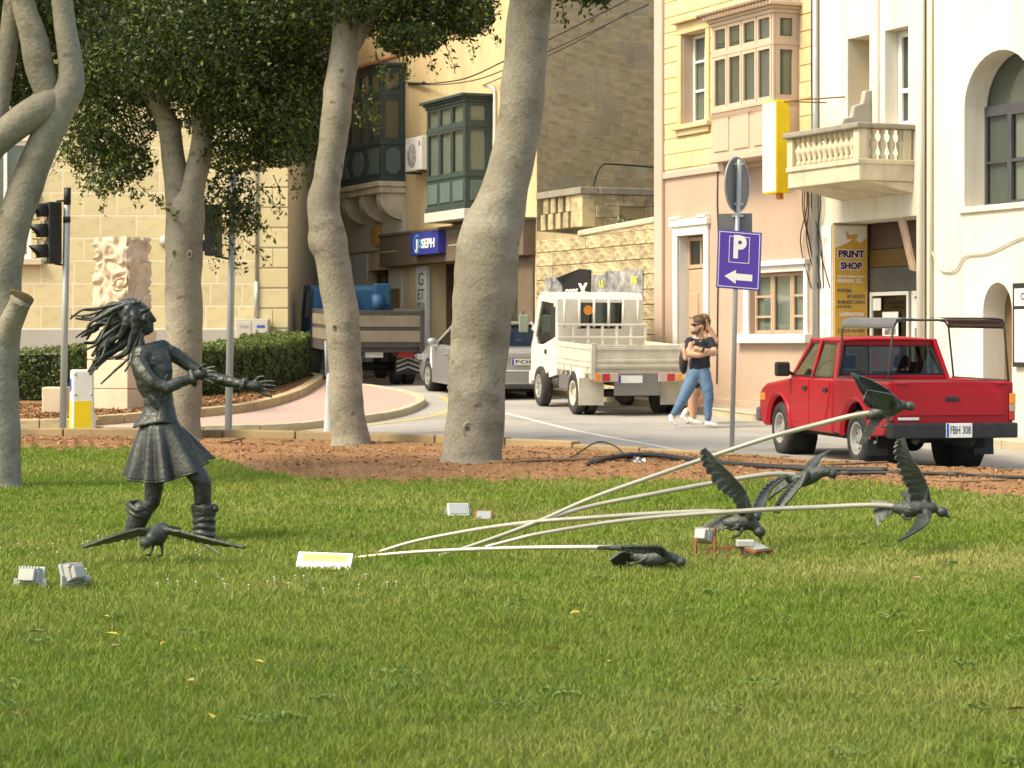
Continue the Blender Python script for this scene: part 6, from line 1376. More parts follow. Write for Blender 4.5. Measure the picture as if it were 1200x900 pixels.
# ------------------------------------------------ red pickup
def pickup():
    root = vehicle('pickup_truck', 'red double cab pickup with tubular cage over its bed driving on the road', 'pickup', 4.99, 29.48, (-.222,.975))
    hw = .80
    cab = MB().prism([(.80,.36),(.80,1.06),(2.42,1.03),(2.50,1.02),(3.40,.93),(3.58,.86),(3.66,.74),(3.66,.46),(3.5,.36)],'y',-hw,hw)
    arch = cyl_y(2.84,.36,.43,-1,1)
    cut('cab_body', cab, arch, m_red, root, .045)
    for s_ in (1,-1):
        bs = MB().prism([(-1.06,.55),(-1.06,1.07),(.775,1.07),(.775,.38),(-.4,.38),(-.9,.42)],'y',s_*hw,s_*(hw-.09))
        cut('bed_side', bs, cyl_y(0,.36,.45,-1,1), m_red, root, .03)
        MB().lathe([(.435,s_*(hw-.02)),(.475,s_*(hw+.03)),(.49,s_*(hw-.01))],(0,0,.36),18,'y',.0,math.pi).build('wheel_flare', m_red, root, True)
        MB().lathe([(.415,s_*(hw-.02)),(.455,s_*(hw+.03)),(.47,s_*(hw-.01))],(2.84,0,.36),18,'y',.0,math.pi).build('wheel_flare', m_red, root, True)
        MB().lathe([(.47,s_*(hw-.1)),(.47,s_*(hw-.42)),(0,s_*(hw-.42))],(0,0,.36),18,'y').build('wheel_well', m_under, root, True)
        MB().lathe([(.44,s_*(hw-.06)),(.44,s_*(hw-.40)),(0,s_*(hw-.40))],(2.84,0,.36),18,'y').build('wheel_well', m_under, root, True)
        wheel(root, 0, s_*.69, .345, .21, m_metal, s_); wheel(root, 2.84, s_*.69, .345, .21, m_metal, s_)
        # doors as proud panels
        yo = s_*hw
        for a, b in ((1.66,2.42),(.90,1.63)):
            d = MB().prism([(a,.46),(a,1.03),(b,1.02),(b,.46)] if a > 1 else [(a+.18,.46),(a+.05,.78),(a,.86),(a,1.03),(b,1.03),(b,.46)],'y',yo-s_*.01,yo+s_*.008).build('door', m_red, root, bev=.006)
            MB().box(a+.07,a+.19,yo,yo+s_*.035,.88,.94).build('door_handle', m_black, d, bev=.01)
        MB().box(.9,2.42,yo,yo+s_*.014,.70,.715).build('side_crease', m_red, root)
        mr_ = MB().box(2.26,2.36,s_*(hw+.04),s_*(hw+.24),1.05,1.24).build('wing_mirror', m_black, root, bev=.03); MB().bar((2.32,s_*hw*.97,1.07),(2.32,s_*(hw+.08),1.12),.04,.04).build('mirror_arm', m_black, mr_)
        MB().prism([(-.36,.66),(-.44,.16),(-.455,.16),(-.42,.66)],'y',s_*.56,s_*.82).build('mud_flap', m_black, root)
    # greenhouse: pillars, roof, glass
    z0, z1 = 1.055, 1.545; bl = {'A':(2.46,.74),'B':(1.63,.765),'C':(.82,.75)}; tp = {'A':(1.98,.62),'B':(1.58,.64),'C':(.98,.62)}
    P = lambda d, k, s_, z: Vector((d[k][0], d[k][1]*s_, z))
    pil = MB()
    for s_ in (1,-1):
        for k, w in (('A',.06),('B',.07),('C',.13)): pil.bar(P(bl,k,s_,z0-.03), P(tp,k,s_,z1), w, .05, (0,s_,0))
        pil.bar(P(tp,'A',s_,z1-.02), P(tp,'C',s_,z1-.02), .05, .07); pil.bar(P(bl,'A',s_,z0-.02), P(bl,'C',s_,z0-.02), .05, .05)
    pil.bar(P(bl,'C',1,z0-.005),P(bl,'C',-1,z0-.005),.06,.09); pil.bar(P(tp,'C',1,z1-.03),P(tp,'C',-1,z1-.03),.05,.09); pil.bar(P(bl,'A',1,z0-.03),P(bl,'A',-1,z0-.03),.06,.06)
    pil.build('cab_pillars', m_red, root, bev=.012)
    rf = MB(); n = 7; vs = []
    for i, x in enumerate(np.linspace(2.02,.93,9)):
        e = 1-abs(2*i/8-1)**3
        for y in np.linspace(-.66,.66,9): vs.append((x, y, z1+.045*(1-(abs(y)/.66)**4)*(.35+.65*e)))
    rf.add(vs, [(i*9+j,i*9+j+1,(i+1)*9+j+1,(i+1)*9+j) for i in range(8) for j in range(8)])
    baked('cab_roof', rf, [('SOLIDIFY', dict(thickness=.03, offset=-1))], m_red, root)
    for s_ in (1,-1):
        i = .035
        panes(root, [P(bl,'A',s_,z0)+Vector((-.05,0,.01)), P(bl,'B',s_,z0)+Vector((.03,0,.01)), P(tp,'B',s_,z1)+Vector((.03,0,-.05)), P(tp,'A',s_,z1)+Vector((-.03,0,-.05))], (0,s_*.006,0))
        panes(root, [P(bl,'B',s_,z0)+Vector((-.035,0,.01)), P(bl,'C',s_,z0)+Vector((.09,0,.01)), P(tp,'C',s_,z1)+Vector((.07,0,-.05)), P(tp,'B',s_,z1)+Vector((-.03,0,-.05))], (0,s_*.006,0))
    rw = panes(root, [P(bl,'C',1,z0+.05)+Vector((.0,-.07,0)), P(bl,'C',-1,z0+.05)+Vector((.0,.07,0)), P(tp,'C',-1,z1-.07)+Vector((0,.06,0)), P(tp,'C',1,z1-.07)+Vector((0,-.06,0))], (-.006,0,0), name='rear_window')
    gk = MB(); c = [P(bl,'C',1,z0+.05)+Vector((-.004,-.06,0)), P(bl,'C',-1,z0+.05)+Vector((-.004,.06,0)), P(tp,'C',-1,z1-.07)+Vector((-.004,.05,0)), P(tp,'C',1,z1-.07)+Vector((-.004,-.05,0))]
    for k in range(4): gk.bar(c[k], c[(k+1)%4], .03, .03, (1,0,0))
    gk.build('window_gasket', m_black, rw)
    panes(root, [P(bl,'A',1,z0), P(bl,'A',-1,z0), P(tp,'A',-1,z1-.04), P(tp,'A',1,z1-.04)], (.006,0,0), name='windscreen')
    for s_ in (1,-1):
        for a_, b_, k0, k1 in (('A','B',-.045,.025),('B','C',-.03,.085)):
            q = [P(bl,a_,s_,z0)+Vector((k0,s_*.008,.012)), P(bl,b_,s_,z0)+Vector((k1,s_*.008,.012)), P(tp,b_,s_,z1)+Vector((k1*.8,s_*.008,-.052)), P(tp,a_,s_,z1)+Vector((k0*.7,s_*.008,-.052))]; gq = MB()
            for k in range(4): gq.bar(q[k], q[(k+1)%4], .016, .016, (0,s_,0))
            gq.build('window_gasket', m_black, root)
    MB().box(-1.096,-1.07,-.09,.09,.83,.89).build('tailgate_handle', m_black, root, bev=.01)
    for s_ in (.36,-.36):
        st = MB(); st.box(1.35,1.47,s_-.22,s_+.22,.7,1.14); st.box(1.36,1.44,s_-.1,s_+.1,1.17,1.34); st.build('seat', m_seat, root, bev=.04)
    MB().box(.95,1.1,-.6,.6,.7,1.06).build('rear_bench', m_seat, root, bev=.04)
    MB().lathe([(.17,0),(.18,.015),(.19,0),(.18,-.015),(.17,0)],(2.02,.36,1.08),20,'x').build('steering_wheel', m_black, root, True); MB().box(2.15,2.46,-.7,.7,.8,1.05).build('dashboard', m_black, root, bev=.04)
    # bed
    MB().box(-1.0,.77,-.71,.71,.58,.62).box(.74,.775,-.71,.71,.6,1.05).build('bed_floor', m_red, root)
    tg = MB().box(-1.075,-1.02,-.735,.735,.56,1.075).build('tailgate', m_red, root, bev=.018)
    MB().box(-1.088,-1.07,-.67,.67,.66,.97).build('tailgate_pressing', m_red, tg, bev=.02)
    MB().box(-1.092,-1.074,.42,.68,.615,.645).build('badge', m_whtrim, tg)
    for s_ in (1,-1):
        MB().box(-1.085,-.98,s_*.735,s_*.812,.60,.93).build('tail_light', m_red_lens, root, bev=.01)
        MB().box(-1.09,-.975,s_*.737,s_*.816,.80,.925).build('indicator_lens', m_amb, root, bev=.008); MB().box(-1.09,-.975,s_*.737,s_*.815,.71,.795).build('reversing_lens', mat('smoky_lens', (.4,.33,.25), .3), root, bev=.008)
        MB().box(-1.10,-1.05,s_*.55,s_*.72,1.035,1.06).build('tailgate_latch', m_red, tg, bev=.01)
    bm_ = MB(); bm_.prism([(-1.06,.83),(-1.19,.80),(-1.22,.5),(-1.22,-.5),(-1.19,-.80),(-1.06,-.83)],'z',.40,.58); bm_.build('rear_bumper', m_black, root, bev=.02)
    plate(root, (-1.222,-.03,.41), (0,-1,0), .33, .17, 'FBH 308')
    MB().box(3.6,3.76,-.82,.82,.40,.60).build('front_bumper', mat('grey_bumper', (.12,.12,.12), .6), root, bev=.04)
    for s_ in (1,-1): MB().box(3.52,3.672,s_*.5,s_*.78,.66,.82).build('headlight', m_chrome, root, bev=.01); MB().box(3.40,3.6,s_*.78,s_*.806,.70,.80).build('indicator_lens', m_amb, root)
    # underbody, axle, flaps emblem
    u = MB(); u.box(-.95,3.5,-.36,-.28,.36,.46); u.box(-.95,3.5,.28,.36,.36,.46); u.box(.5,3.4,-.6,.6,.30,.42); u.build('chassis', m_under, root)
    MB().tube([(0,-.62,.33),(0,.62,.33)],.05,10).build('rear_axle', m_under, root, True); MB().ell((0,.05,.33),(.16,.15,.15)).build('differential', m_under, root, True)
    MB().tube([Vector(p) for p in catmull([(.6,-.3,.38),(0,-.4,.44),(-.6,.2,.38),(-1.05,.45,.36)],5)],.04,8).build('exhaust_pipe', m_steel, root, True)
    MB().tube([(-.95,-.3,.36),(-.5,-.1,.40),(-.5,.3,.40)],.09,8).build('spare_wheel_carrier', m_under, root, True)
    em = mat('flap_emblem_white', (.62,.62,.60), .6, amt=.3)
    for ang in (90,210,330):
        a = math.radians(ang); c = Vector((-.452,.69,.34)); d = Vector((0,math.cos(a),math.sin(a))); nn = Vector((0,-math.sin(a),math.cos(a)))
        MB().slab([c, c+d*.035+nn*.02, c+d*.07, c+d*.035-nn*.02],(-.004,0,0)).build('emblem', em, root)
    # tubular cage
    ztop = 1.80; R = .014; cg = []
    for x in (.66,-.98):
        pts = [(x,.77,1.06),(x+.02*(x>0),.75,1.3),(x+.03*(x>0),.71,ztop-.09),(x+.03*(x>0),.66,ztop-.02),(x+.03*(x>0),.55,ztop),(x+.03*(x>0),-.55,ztop),(x+.03*(x>0),-.66,ztop-.02),(x+.03*(x>0),-.71,ztop-.09),(x,-.77,1.06)]
        MB().tube(pts, R, 8).build('cage_hoop', m_steel, root, True)
    for s_ in (1,-1):
        MB().tube([(.69,s_*.71,ztop-.09),(-.98,s_*.71,ztop-.09)],R*.8,8).build('cage_rail', m_steel, root, True); MB().tube([(.7,s_*.77,1.075),(-1.0,s_*.77,1.075)],R,8).build('cage_rail', m_steel, root, True)
        sh = MB(); A = [(s_*.72,ztop-.10),(s_*.715,ztop-.05),(s_*.68,ztop+.012),(s_*.6,ztop+.026),(s_*.45,ztop+.028)]; vs = [(x,)+p for x in (.72,-1.0) for p in A]
        sh.add(vs,[(i,i+1,6+i,5+i) for i in range(4)]); baked('roof_sheet', sh, [('SOLIDIFY', dict(thickness=.006, offset=1))], m_sheet, root, False)
    MB().tube([(-1.0,.77,1.075),(-1.0,-.77,1.075)],R,8).build('cage_rail', m_steel, root, True)
    return root
pickup()

# ------------------------------------------------ white flatbed truck
def flatbed():
    root = vehicle('flatbed_truck', 'small dusty white flatbed truck with drop sides parked by the ruined wall', 'truck', 1.98, 42.3, (-.25,.968))
    r = .37
    for s_ in (1,-1):
        wheel(root, 0, s_*.86, r, .18, m_wbed, s_, dish=.1); wheel(root, 0, s_*.64, r, .18, m_steel, s_); wheel(root, 2.5, s_*.80, r, .2, m_metal, s_, 6)
        MB().box(-.48,-.46,s_*.52,s_*.97,.18,.66).build('mud_flap', m_wbed, root)
        gd = MB().lathe([(.44,s_*.54),(.45,s_*.54),(.45,s_*.97),(.44,s_*.97)],(0,0,r),10,'y',math.radians(95),math.radians(172)); gd.build('mudguard', m_wbed, root, True)
    ch = MB(); ch.box(-.75,3.2,.30,.40,.52,.66).box(-.75,3.2,-.40,-.30,.52,.66); ch.build('chassis', m_steel, root)
    MB().tube([(0,-.6,r),(0,.6,r)],.07,10).build('rear_axle', m_steel, root, True); MB().ell((0,0,r),(.2,.19,.19)).build('differential', m_steel, root, True)
    MB().box(.75,1.45,.42,.80,.38,.66).build('fuel_tank', m_sheet, root, bev=.03); MB().lathe([(.0,-.2),(.14,-.2),(.14,.2),(0,.2)],(1.75,.65,.5),14,'x').build('air_tank', m_steel, root, True)
    # bed
    z0, z1 = .80, 1.24; x0, x1 = -.80, 1.38; hw = .85
    MB().box(x0,x1,-hw,hw,z0-.06,z0+.02).build('bed_floor', m_wbed, root, bev=.008)
    q = MB()
    for k in range(7): q.box(x0+.15+k*.3,x0+.2+k*.3,-hw+.02,hw-.02,z0-.14,z0-.061)
    q.build('cross_members', m_wbed, root)
    def board(name, a, b, c, d):  # framed drop side
        o = MB().box(a,b,c,d,z0+.022,z1).build(name, m_wbed, root, bev=.008); return o
    for s_ in (1,-1):
        o = board('side_board', x0+.02, x1-.02, s_*hw, s_*(hw-.04))
        for zz in (z0+.05, z0+.14, z1-.09): MB().box(x0+.04,x1-.04,s_*(hw+.012),s_*(hw-.001),zz,zz+.05).build('board_rib', m_wbed, o, bev=.006)
        for k in range(4): MB().box(x0+.2+k*.5,x0+.26+k*.5,s_*(hw+.02),s_*(hw-.02),z0-.08,z0+.04).build('hinge', m_wbed, o)
    o = board('tailgate', x0-.025, x0+.018, -hw, hw)
    for zz in (z0+.05, z0+.14, z1-.09): MB().box(x0-.037,x0-.024,-hw+.06,hw-.06,zz,zz+.05).build('board_rib', m_wbed, o, bev=.006)
    for s_ in (1,-1): MB().box(x0-.05,x0-.02,s_*(hw+.01),s_*(hw-.07),z0-.16,z1+.03).build('corner_post', m_wbed, root, bev=.008)
    # headboard rack
    hb = MB(); hb.box(x1-.02,x1+.03,-hw,hw,z1+.05,z1+.09).box(x1-.02,x1+.03,-hw,hw,z1+.28,z1+.32)
    for k in range(7): y = -hw+.02+k*(2*hw-.06)/6; hb.box(x1-.015,x1+.025,y-.02,y+.03,z0,z1+.29)
    hb.build('headboard', m_wpaint, root, bev=.005)
    # window guard bars
    gb = MB(); zt = 2.02
    for k in range(6): y = -.70+k*.28; gb.tube([(x1+.06,y,z1+.25),(x1+.06,y,zt)],.025,8)
    gb.build('window_guard_bars', m_wpaint, root, True)
    # cab
    a = 1.52; side = [(a,.62),(a,2.0),(a+.1,2.1),(2.6,2.12),(2.85,2.02),(3.22,1.25),(3.32,1.1),(3.36,.45),(3.0,.42)]
    cabm = MB().prism(side,'y',-.82,.82); cm_ = [cyl_y(2.5,r,.50,-1,1)]
    # open the window holes
    cm_ += [MB().prism([(1.75,1.28),(1.75,1.92),(2.62,1.95),(3.02,1.28),(2.95,1.14),(2.5,1.14)],'y',-1,1)]
    cm_ += [MB().box(1.3,1.7,-.42,.42,1.46,1.94), MB().prism([(1.58,.72),(1.58,2.0),(2.6,2.04),(2.78,1.95),(3.12,1.22),(3.2,1.0),(3.2,.72)],'y',-.75,.75)]
    cm_ += [MB().hexa([(2.6,-.68,1.25),(3.6,-.68,1.25),(3.6,.68,1.25),(2.6,.68,1.25),(2.6,-.66,1.93),(3.3,-.66,1.93),(3.3,.66,1.93),(2.6,.66,1.93)])]
    cb = cut('cab', cabm, cm_, m_wpaint, root, .03)
    for s_ in (1,-1):
        panes(root, [(1.76,s_*.79,1.28),(1.76,s_*.79,1.92),(2.62,s_*.79,1.95),(3.02,s_*.79,1.28),(2.95,s_*.79,1.14),(2.5,s_*.79,1.14)], (0,s_*.006,0))
        d = MB().prism([(2.13,.62),(2.13,1.12),(2.9,1.12),(3.12,1.12),(3.14,.75),(2.98,.72),(2.9,.62)],'y',s_*.815,s_*.828).build('door', m_wpaint, root, bev=.006); MB().box(2.18,2.28,s_*.82,s_*.85,.98,1.06).build('door_handle', m_black, d)
        MB().box(1.62,1.98,s_*.81,s_*.826,1.3,1.86).build('quarter_vent', m_black, root, bev=.01)
        MB().tube([(3.1,s_*.8,1.35),(3.2,s_*1.0,1.4),(3.2,s_*1.02,1.75)],.015,6).build('mirror_arm', m_black, root, True); MB().box(3.16,3.2,s_*.92,s_*1.1,1.35,1.68).build('wing_mirror', mat('green_grey_mirror', (.25,.30,.24), .3), root, bev=.03)
        MB().box(x0-.045,x0-.02,s_*.36,s_*.80,.60,.76).build('tail_light_housing', mat('pinkish_lens', (.52,.40,.34), .4), root, bev=.01)
        MB().box(x0-.052,x0-.04,s_*.52,s_*.66,.615,.745).build('tail_light', m_red_lens, root, bev=.006); MB().box(x0-.052,x0-.04,s_*.70,s_*.79,.615,.745).build('indicator_lens', m_amb, root, bev=.006)
    rw = panes(root, [(1.56,-.43,1.45),(1.56,.43,1.45),(1.56,.43,1.95),(1.56,-.43,1.95)], (-.006,0,0), name='rear_window'); MB().lathe([(0,1.548),(.09,1.548),(.09,1.552),(0,1.552)],(0,.22,1.8),18,'x').build('orange_sticker', m_amb, rw)
    panes(root, [(3.2,-.7,1.25),(3.2,.7,1.25),(2.88,.68,1.93),(2.88,-.68,1.93)], (.006,0,0), name='windscreen')
    MB().box(1.8,1.95,-.7,.7,.8,1.5).build('seat', m_seat, root, bev=.05); MB().box(2.9,3.2,-.74,.74,.8,1.2).build('dashboard', m_black, root, bev=.04)
    MB().box(3.3,3.42,-.84,.84,.36,.62).build('front_bumper', m_wpaint, root, bev=.03)
    rb = MB().box(x0-.01,x0+.05,-.42,.42,.36,.74).build('rear_crossbar', m_sheet, root, bev=.01); plate(root, (x0-.012,.14,.58), (0,-1,0), .44, .13, '')
    MB().bar((x0+.03,-.3,.36),(x0+.2,-.3,.7),.05,.05).build('tow_bracket', m_steel, root)
    return root
flatbed()

# ------------------------------------------------ silver saloon
def saloon():
    root = vehicle('saloon_car', 'silver grey saloon car stopped beside the optician sign', 'car', -.10, 47.45, (-.32,.947))
    hw = .86; r = .315
    body = MB().prism([(-.95,.32),(-.97,.60),(-.93,.90),(-.86,1.0),(-.45,1.02),(2.6,.98),(3.05,.90),(3.5,.76),(3.68,.62),(3.70,.34),(3.3,.2),(-.7,.2)],'y',-hw,hw)
    c = [cyl_y(0,r,.37,-1,1), cyl_y(2.7,r,.37,-1,1)]
    def wp(p): k = 1-.16*max(0,(p.x-2.5)/1.2)**1.5-.10*max(0,(-.4-p.x)/.6)-.07*max(0,(p.z-.62)/.4); return Vector((p.x, p.y*k, p.z))
    cut('body', body, c, m_silver, root, .07, wp)
    for s_ in (1,-1):
        for xx in (0,2.7): MB().lathe([(.37,s_*(hw-.1)),(.37,s_*(hw-.36)),(0,s_*(hw-.36))],(xx,0,r),20,'y').build('wheel_well', m_under, root, True)
    MB().box(-.6,3.4,-.6,.6,.14,.5).build('underbody', m_under, root)
    z0, z1 = .99, 1.46; bl = {'A':(2.35,.78),'B':(1.15,.80),'C':(-.3,.76)}; tp = {'A':(1.55,.58),'B':(1.0,.60),'C':(.28,.58)}
    P = lambda d, k, s_, z: Vector((d[k][0], d[k][1]*s_, z)); pil = MB()
    for s_ in (1,-1):
        for k, w in (('A',.06),('B',.08),('C',.12)): pil.bar(P(bl,k,s_,z0-.03), P(tp,k,s_,z1), w, .05, (0,s_,0))
        pil.bar(P(tp,'A',s_,z1-.01), P(tp,'C',s_,z1-.01), .06, .06)
    pil.bar(P(tp,'A',1,z1-.01),P(tp,'A',-1,z1-.01),.06,.05); pil.bar(P(tp,'C',1,z1-.01),P(tp,'C',-1,z1-.01),.08,.05); pil.build('pillars', m_silver, root, bev=.015)
    rf = MB(); vs = []
    for i, x in enumerate(np.linspace(1.6,.2,9)):
        e = 1-abs(2*i/8-1)**2
        for y in np.linspace(-.6,.6,9): vs.append((x,y,z1+.05*(1-(abs(y)/.6)**4)*(.3+.7*e)))
    rf.add(vs,[(i*9+j,i*9+j+1,(i+1)*9+j+1,(i+1)*9+j) for i in range(8) for j in range(8)]); baked('roof', rf, [('SOLIDIFY', dict(thickness=.025, offset=-1))], m_silver, root)
    for s_ in (1,-1):
        panes(root, [P(bl,'A',s_,z0),P(bl,'B',s_,z0),P(tp,'B',s_,z1-.03),P(tp,'A',s_,z1-.03)], (0,s_*.006,0)); panes(root, [P(bl,'B',s_,z0),P(bl,'C',s_,z0),P(tp,'C',s_,z1-.03),P(tp,'B',s_,z1-.03)], (0,s_*.006,0))
        wheel(root, 0, s_*.75, r, .2, m_metal, s_, 9); wheel(root, 2.7, s_*.75, r, .2, m_metal, s_, 9)
        MB().ell((2.05,s_*.95,1.05),(.09,.1,.075)).build('wing_mirror', m_silver, root, True); MB().bar((2.05,s_*.82,1.0),(2.05,s_*.92,1.03),.05,.04).build('mirror_arm', m_silver, root)
        d = MB().box(1.18,2.2,s_*(hw-.004),s_*(hw+.004),.34,.94).build('door', m_silver, root, bev=.004); MB().box(1.25,1.42,s_*hw,s_*(hw+.03),.8,.83).build('door_handle', m_silver, d, bev=.008)
        d = MB().box(.42,1.15,s_*(hw-.004),s_*(hw+.004),.34,.94).build('door', m_silver, root, bev=.004); MB().box(.5,.67,s_*hw,s_*(hw+.03),.8,.83).build('door_handle', m_silver, d, bev=.008)
        MB().box(-.985,-.8,s_*.5,s_*.84,.68,.88).build('tail_light', m_red_lens, root, bev=.03); MB().box(3.45,3.66,s_*.5,s_*.84,.62,.74).build('headlight', m_chrome, root, bev=.02)
    panes(root, [P(bl,'C',1,z0+.01),P(bl,'C',-1,z0+.01),P(tp,'C',-1,z1-.02),P(tp,'C',1,z1-.02)], (-.006,0,.004), name='rear_window'); panes(root, [P(bl,'A',1,z0),P(bl,'A',-1,z0),P(tp,'A',-1,z1-.02),P(tp,'A',1,z1-.02)], (.006,0,.004), name='windscreen')
    for q_ in ((.35,.5,-.6,.6,.6,1.1),(1.3,1.42,.12,.6,.6,1.25),(1.3,1.42,-.6,-.12,.6,1.25)): MB().box(*q_).build('seat', m_seat, root, bev=.05)
    MB().box(-1.03,-.9,-hw+.02,hw-.02,.30,.56).build('rear_bumper', m_silver, root, bev=.05); MB().box(-1.035,-.95,-.6,.6,.555,.575).build('bumper_strip', m_whtrim, root)
    plate(root, (-.988,0,.68), (0,-1,0), .5, .12, 'FOB'); MB().box(-.99,-.95,-.4,.4,.82,.86).build('boot_trim', m_chrome, root, bev=.008)
    return root
saloon()

# ------------------------------------------------ blue tipper truck
def tipper():
    root = vehicle('tipper_truck', 'blue tipper truck with dark steel bed and striped mud flaps stopped by the shops', 'truck', -3.1, 52.6, (-.25,.968))
    r = .40
    for s_ in (1,-1):
        wheel(root, 0, s_*.82, r, .24, m_steel, s_); wheel(root, 0, s_*.55, r, .22, m_steel, s_); wheel(root, 2.9, s_*.8, r, .24, m_steel, s_)
        f_ = MB().box(-.62,-.60,s_*.42,s_*.96,.25,.78).build('mud_flap', m_black, root)
        for k in range(4):
            z = .30+k*.1
            for sd in (0,1):
                y0_, y1_ = s_*(.44+.26*sd), s_*(.69+.26*sd); dz = .09
                pts = [(-.624,y0_,z+(dz if sd else 0)),(-.624,y1_,z+(0 if sd else dz)),(-.624,y1_,z+(0 if sd else dz)+.04),(-.624,y0_,z+(dz if sd else 0)+.04)]
                MB().slab(pts,(.004,0,0)).build('chevron_stripe', mat('worn_white_stripe', (.42,.40,.36), .7) if 'worn_white_stripe' not in bpy.data.materials else bpy.data.materials['worn_white_stripe'], f_)
        MB().box(-.82,-.76,s_*.42,s_*.78,.62,.76).build('tail_light', m_red_lens, root, bev=.01)
    ch = MB(); ch.box(-.75,4.0,.32,.44,.65,.85).box(-.75,4.0,-.44,-.32,.65,.85).box(-.8,-.7,-.9,.9,.72,.8); ch.build('chassis', m_steel, root)
    MB().tube([(0,-.6,r),(0,.6,r)],.09,10).build('rear_axle', m_under, root, True)
    z0, z1 = .86, 1.64; hw = .97
    MB().box(-.95,2.15,-hw,hw,z0-.12,z0).build('bed_floor', m_steel, root)
    for s_ in (1,-1):
        o = MB().box(-.93,2.15,s_*hw,s_*(hw-.05),z0,z1).build('side_board', m_steel, root)
        for zz in (z0+.12,z0+.44): MB().box(-.8,2.0,s_*(hw+.008),s_*(hw-.01),zz,zz+.23).build('board_infill', m_panel, o)
    t = MB().box(-.99,-.93,-hw,hw,z0-.02,z1).build('tailgate', m_steel, root, bev=.01)
    for zz in (z0+.10,z0+.43): MB().box(-1.0,-.985,-hw+.09,hw-.09,zz,zz+.24).build('board_infill', m_panel, t, bev=.006)
    for s_ in (1,-1): MB().box(-1.03,-.96,s_*hw,s_*(hw-.09),z0-.22,z1+.02).build('corner_post', m_steel, root)
    plate(root, (-.80,.12,.62), (0,-1,0), .44, .12, '')
    # cab and hoist
    cabm = MB().prism([(2.45,.75),(2.45,2.05),(2.55,2.15),(3.5,2.15),(3.85,1.5),(3.95,.6),(2.6,.6)],'y',-.92,.92); cm_ = [cyl_y(2.9,r,.52,-1,1), MB().prism([(2.7,1.4),(2.7,1.98),(3.4,1.98),(3.68,1.4)],'y',-1,1), MB().box(2.3,2.6,-.6,.6,1.5,1.95), MB().box(2.52,3.5,-.84,.84,.9,2.05)]
    cut('cab', cabm, cm_, m_tblue, root, .03)
    for s_ in (1,-1): panes(root, [(2.72,s_*.89,1.4),(2.72,s_*.89,1.98),(3.4,s_*.89,1.98),(3.68,s_*.89,1.4)], (0,s_*.006,0))
    panes(root, [(2.5,-.6,1.5),(2.5,.6,1.5),(2.5,.6,1.95),(2.5,-.6,1.95)], (-.006,0,0), name='rear_window'); panes(root, [(3.87,-.8,1.5),(3.87,.8,1.5),(3.55,.78,2.08),(3.55,-.78,2.08)], (.006,0,0), name='windscreen')
    h = MB(); h.box(2.2,2.4,-.9,.9,1.55,2.08); h.build('hoist_beam', m_tblue, root, bev=.03)
    for y in (.62,.1,-.55): MB().lathe([(0,-.12),(.2,-.12),(.22,0),(.2,.12),(0,.12)],(2.17,y,1.75),16,'y').build('hoist_drum', m_tblue, root, True)
    for y0,y1,z in ((-.85,-.5,2.2),(.4,.8,1.5)): MB().prism([(2.1,z),(2.4,z),(2.35,z-.45),(2.15,z-.5)],'y',y0,y1).build('hoist_bracket', m_tblue, root, bev=.02)
    return root
tipper()
# ------------------------------------------------ white van far up the street
def van():
    root = vehicle('delivery_van', 'white high roof van with NG lettering on its rear window, behind the tipper', 'van', -6.05, 63.3, (-.40,.916))
    b = MB().prism([(-.95,.4),(-.95,2.3),(-.85,2.62),(-.6,2.7),(3.6,2.68),(3.9,2.4),(4.3,1.4),(4.75,1.2),(4.8,.4)],'y',-.95,.95); c = [cyl_y(0,.36,.45,-2,2), cyl_y(3.3,.36,.45,-2,2)]
    cut('body', b, c, m_wpaint, root, .08)
    for s_ in (1,-1): wheel(root, 0, s_*.84, .34, .2, m_metal, s_); wheel(root, 3.3, s_*.84, .34, .2, m_metal, s_); MB().box(-1.0,-.9,s_*.78,s_*.93,1.0,1.6).build('tail_light', m_red_lens, root, bev=.02)
    w = MB().box(-.975,-.94,-.85,.85,1.68,2.3).build('rear_window', mat('olive_window_panel', (.22,.22,.11), .4), root, bev=.03); lettering('NG', .32, m_gp, w, (-.98,-.5,1.84), (0,-1,0), (0,0,1), .42, .002, .006)
    MB().box(-1.05,-.9,-.9,.9,.4,.62).build('rear_bumper', m_black, root, bev=.03)
van()
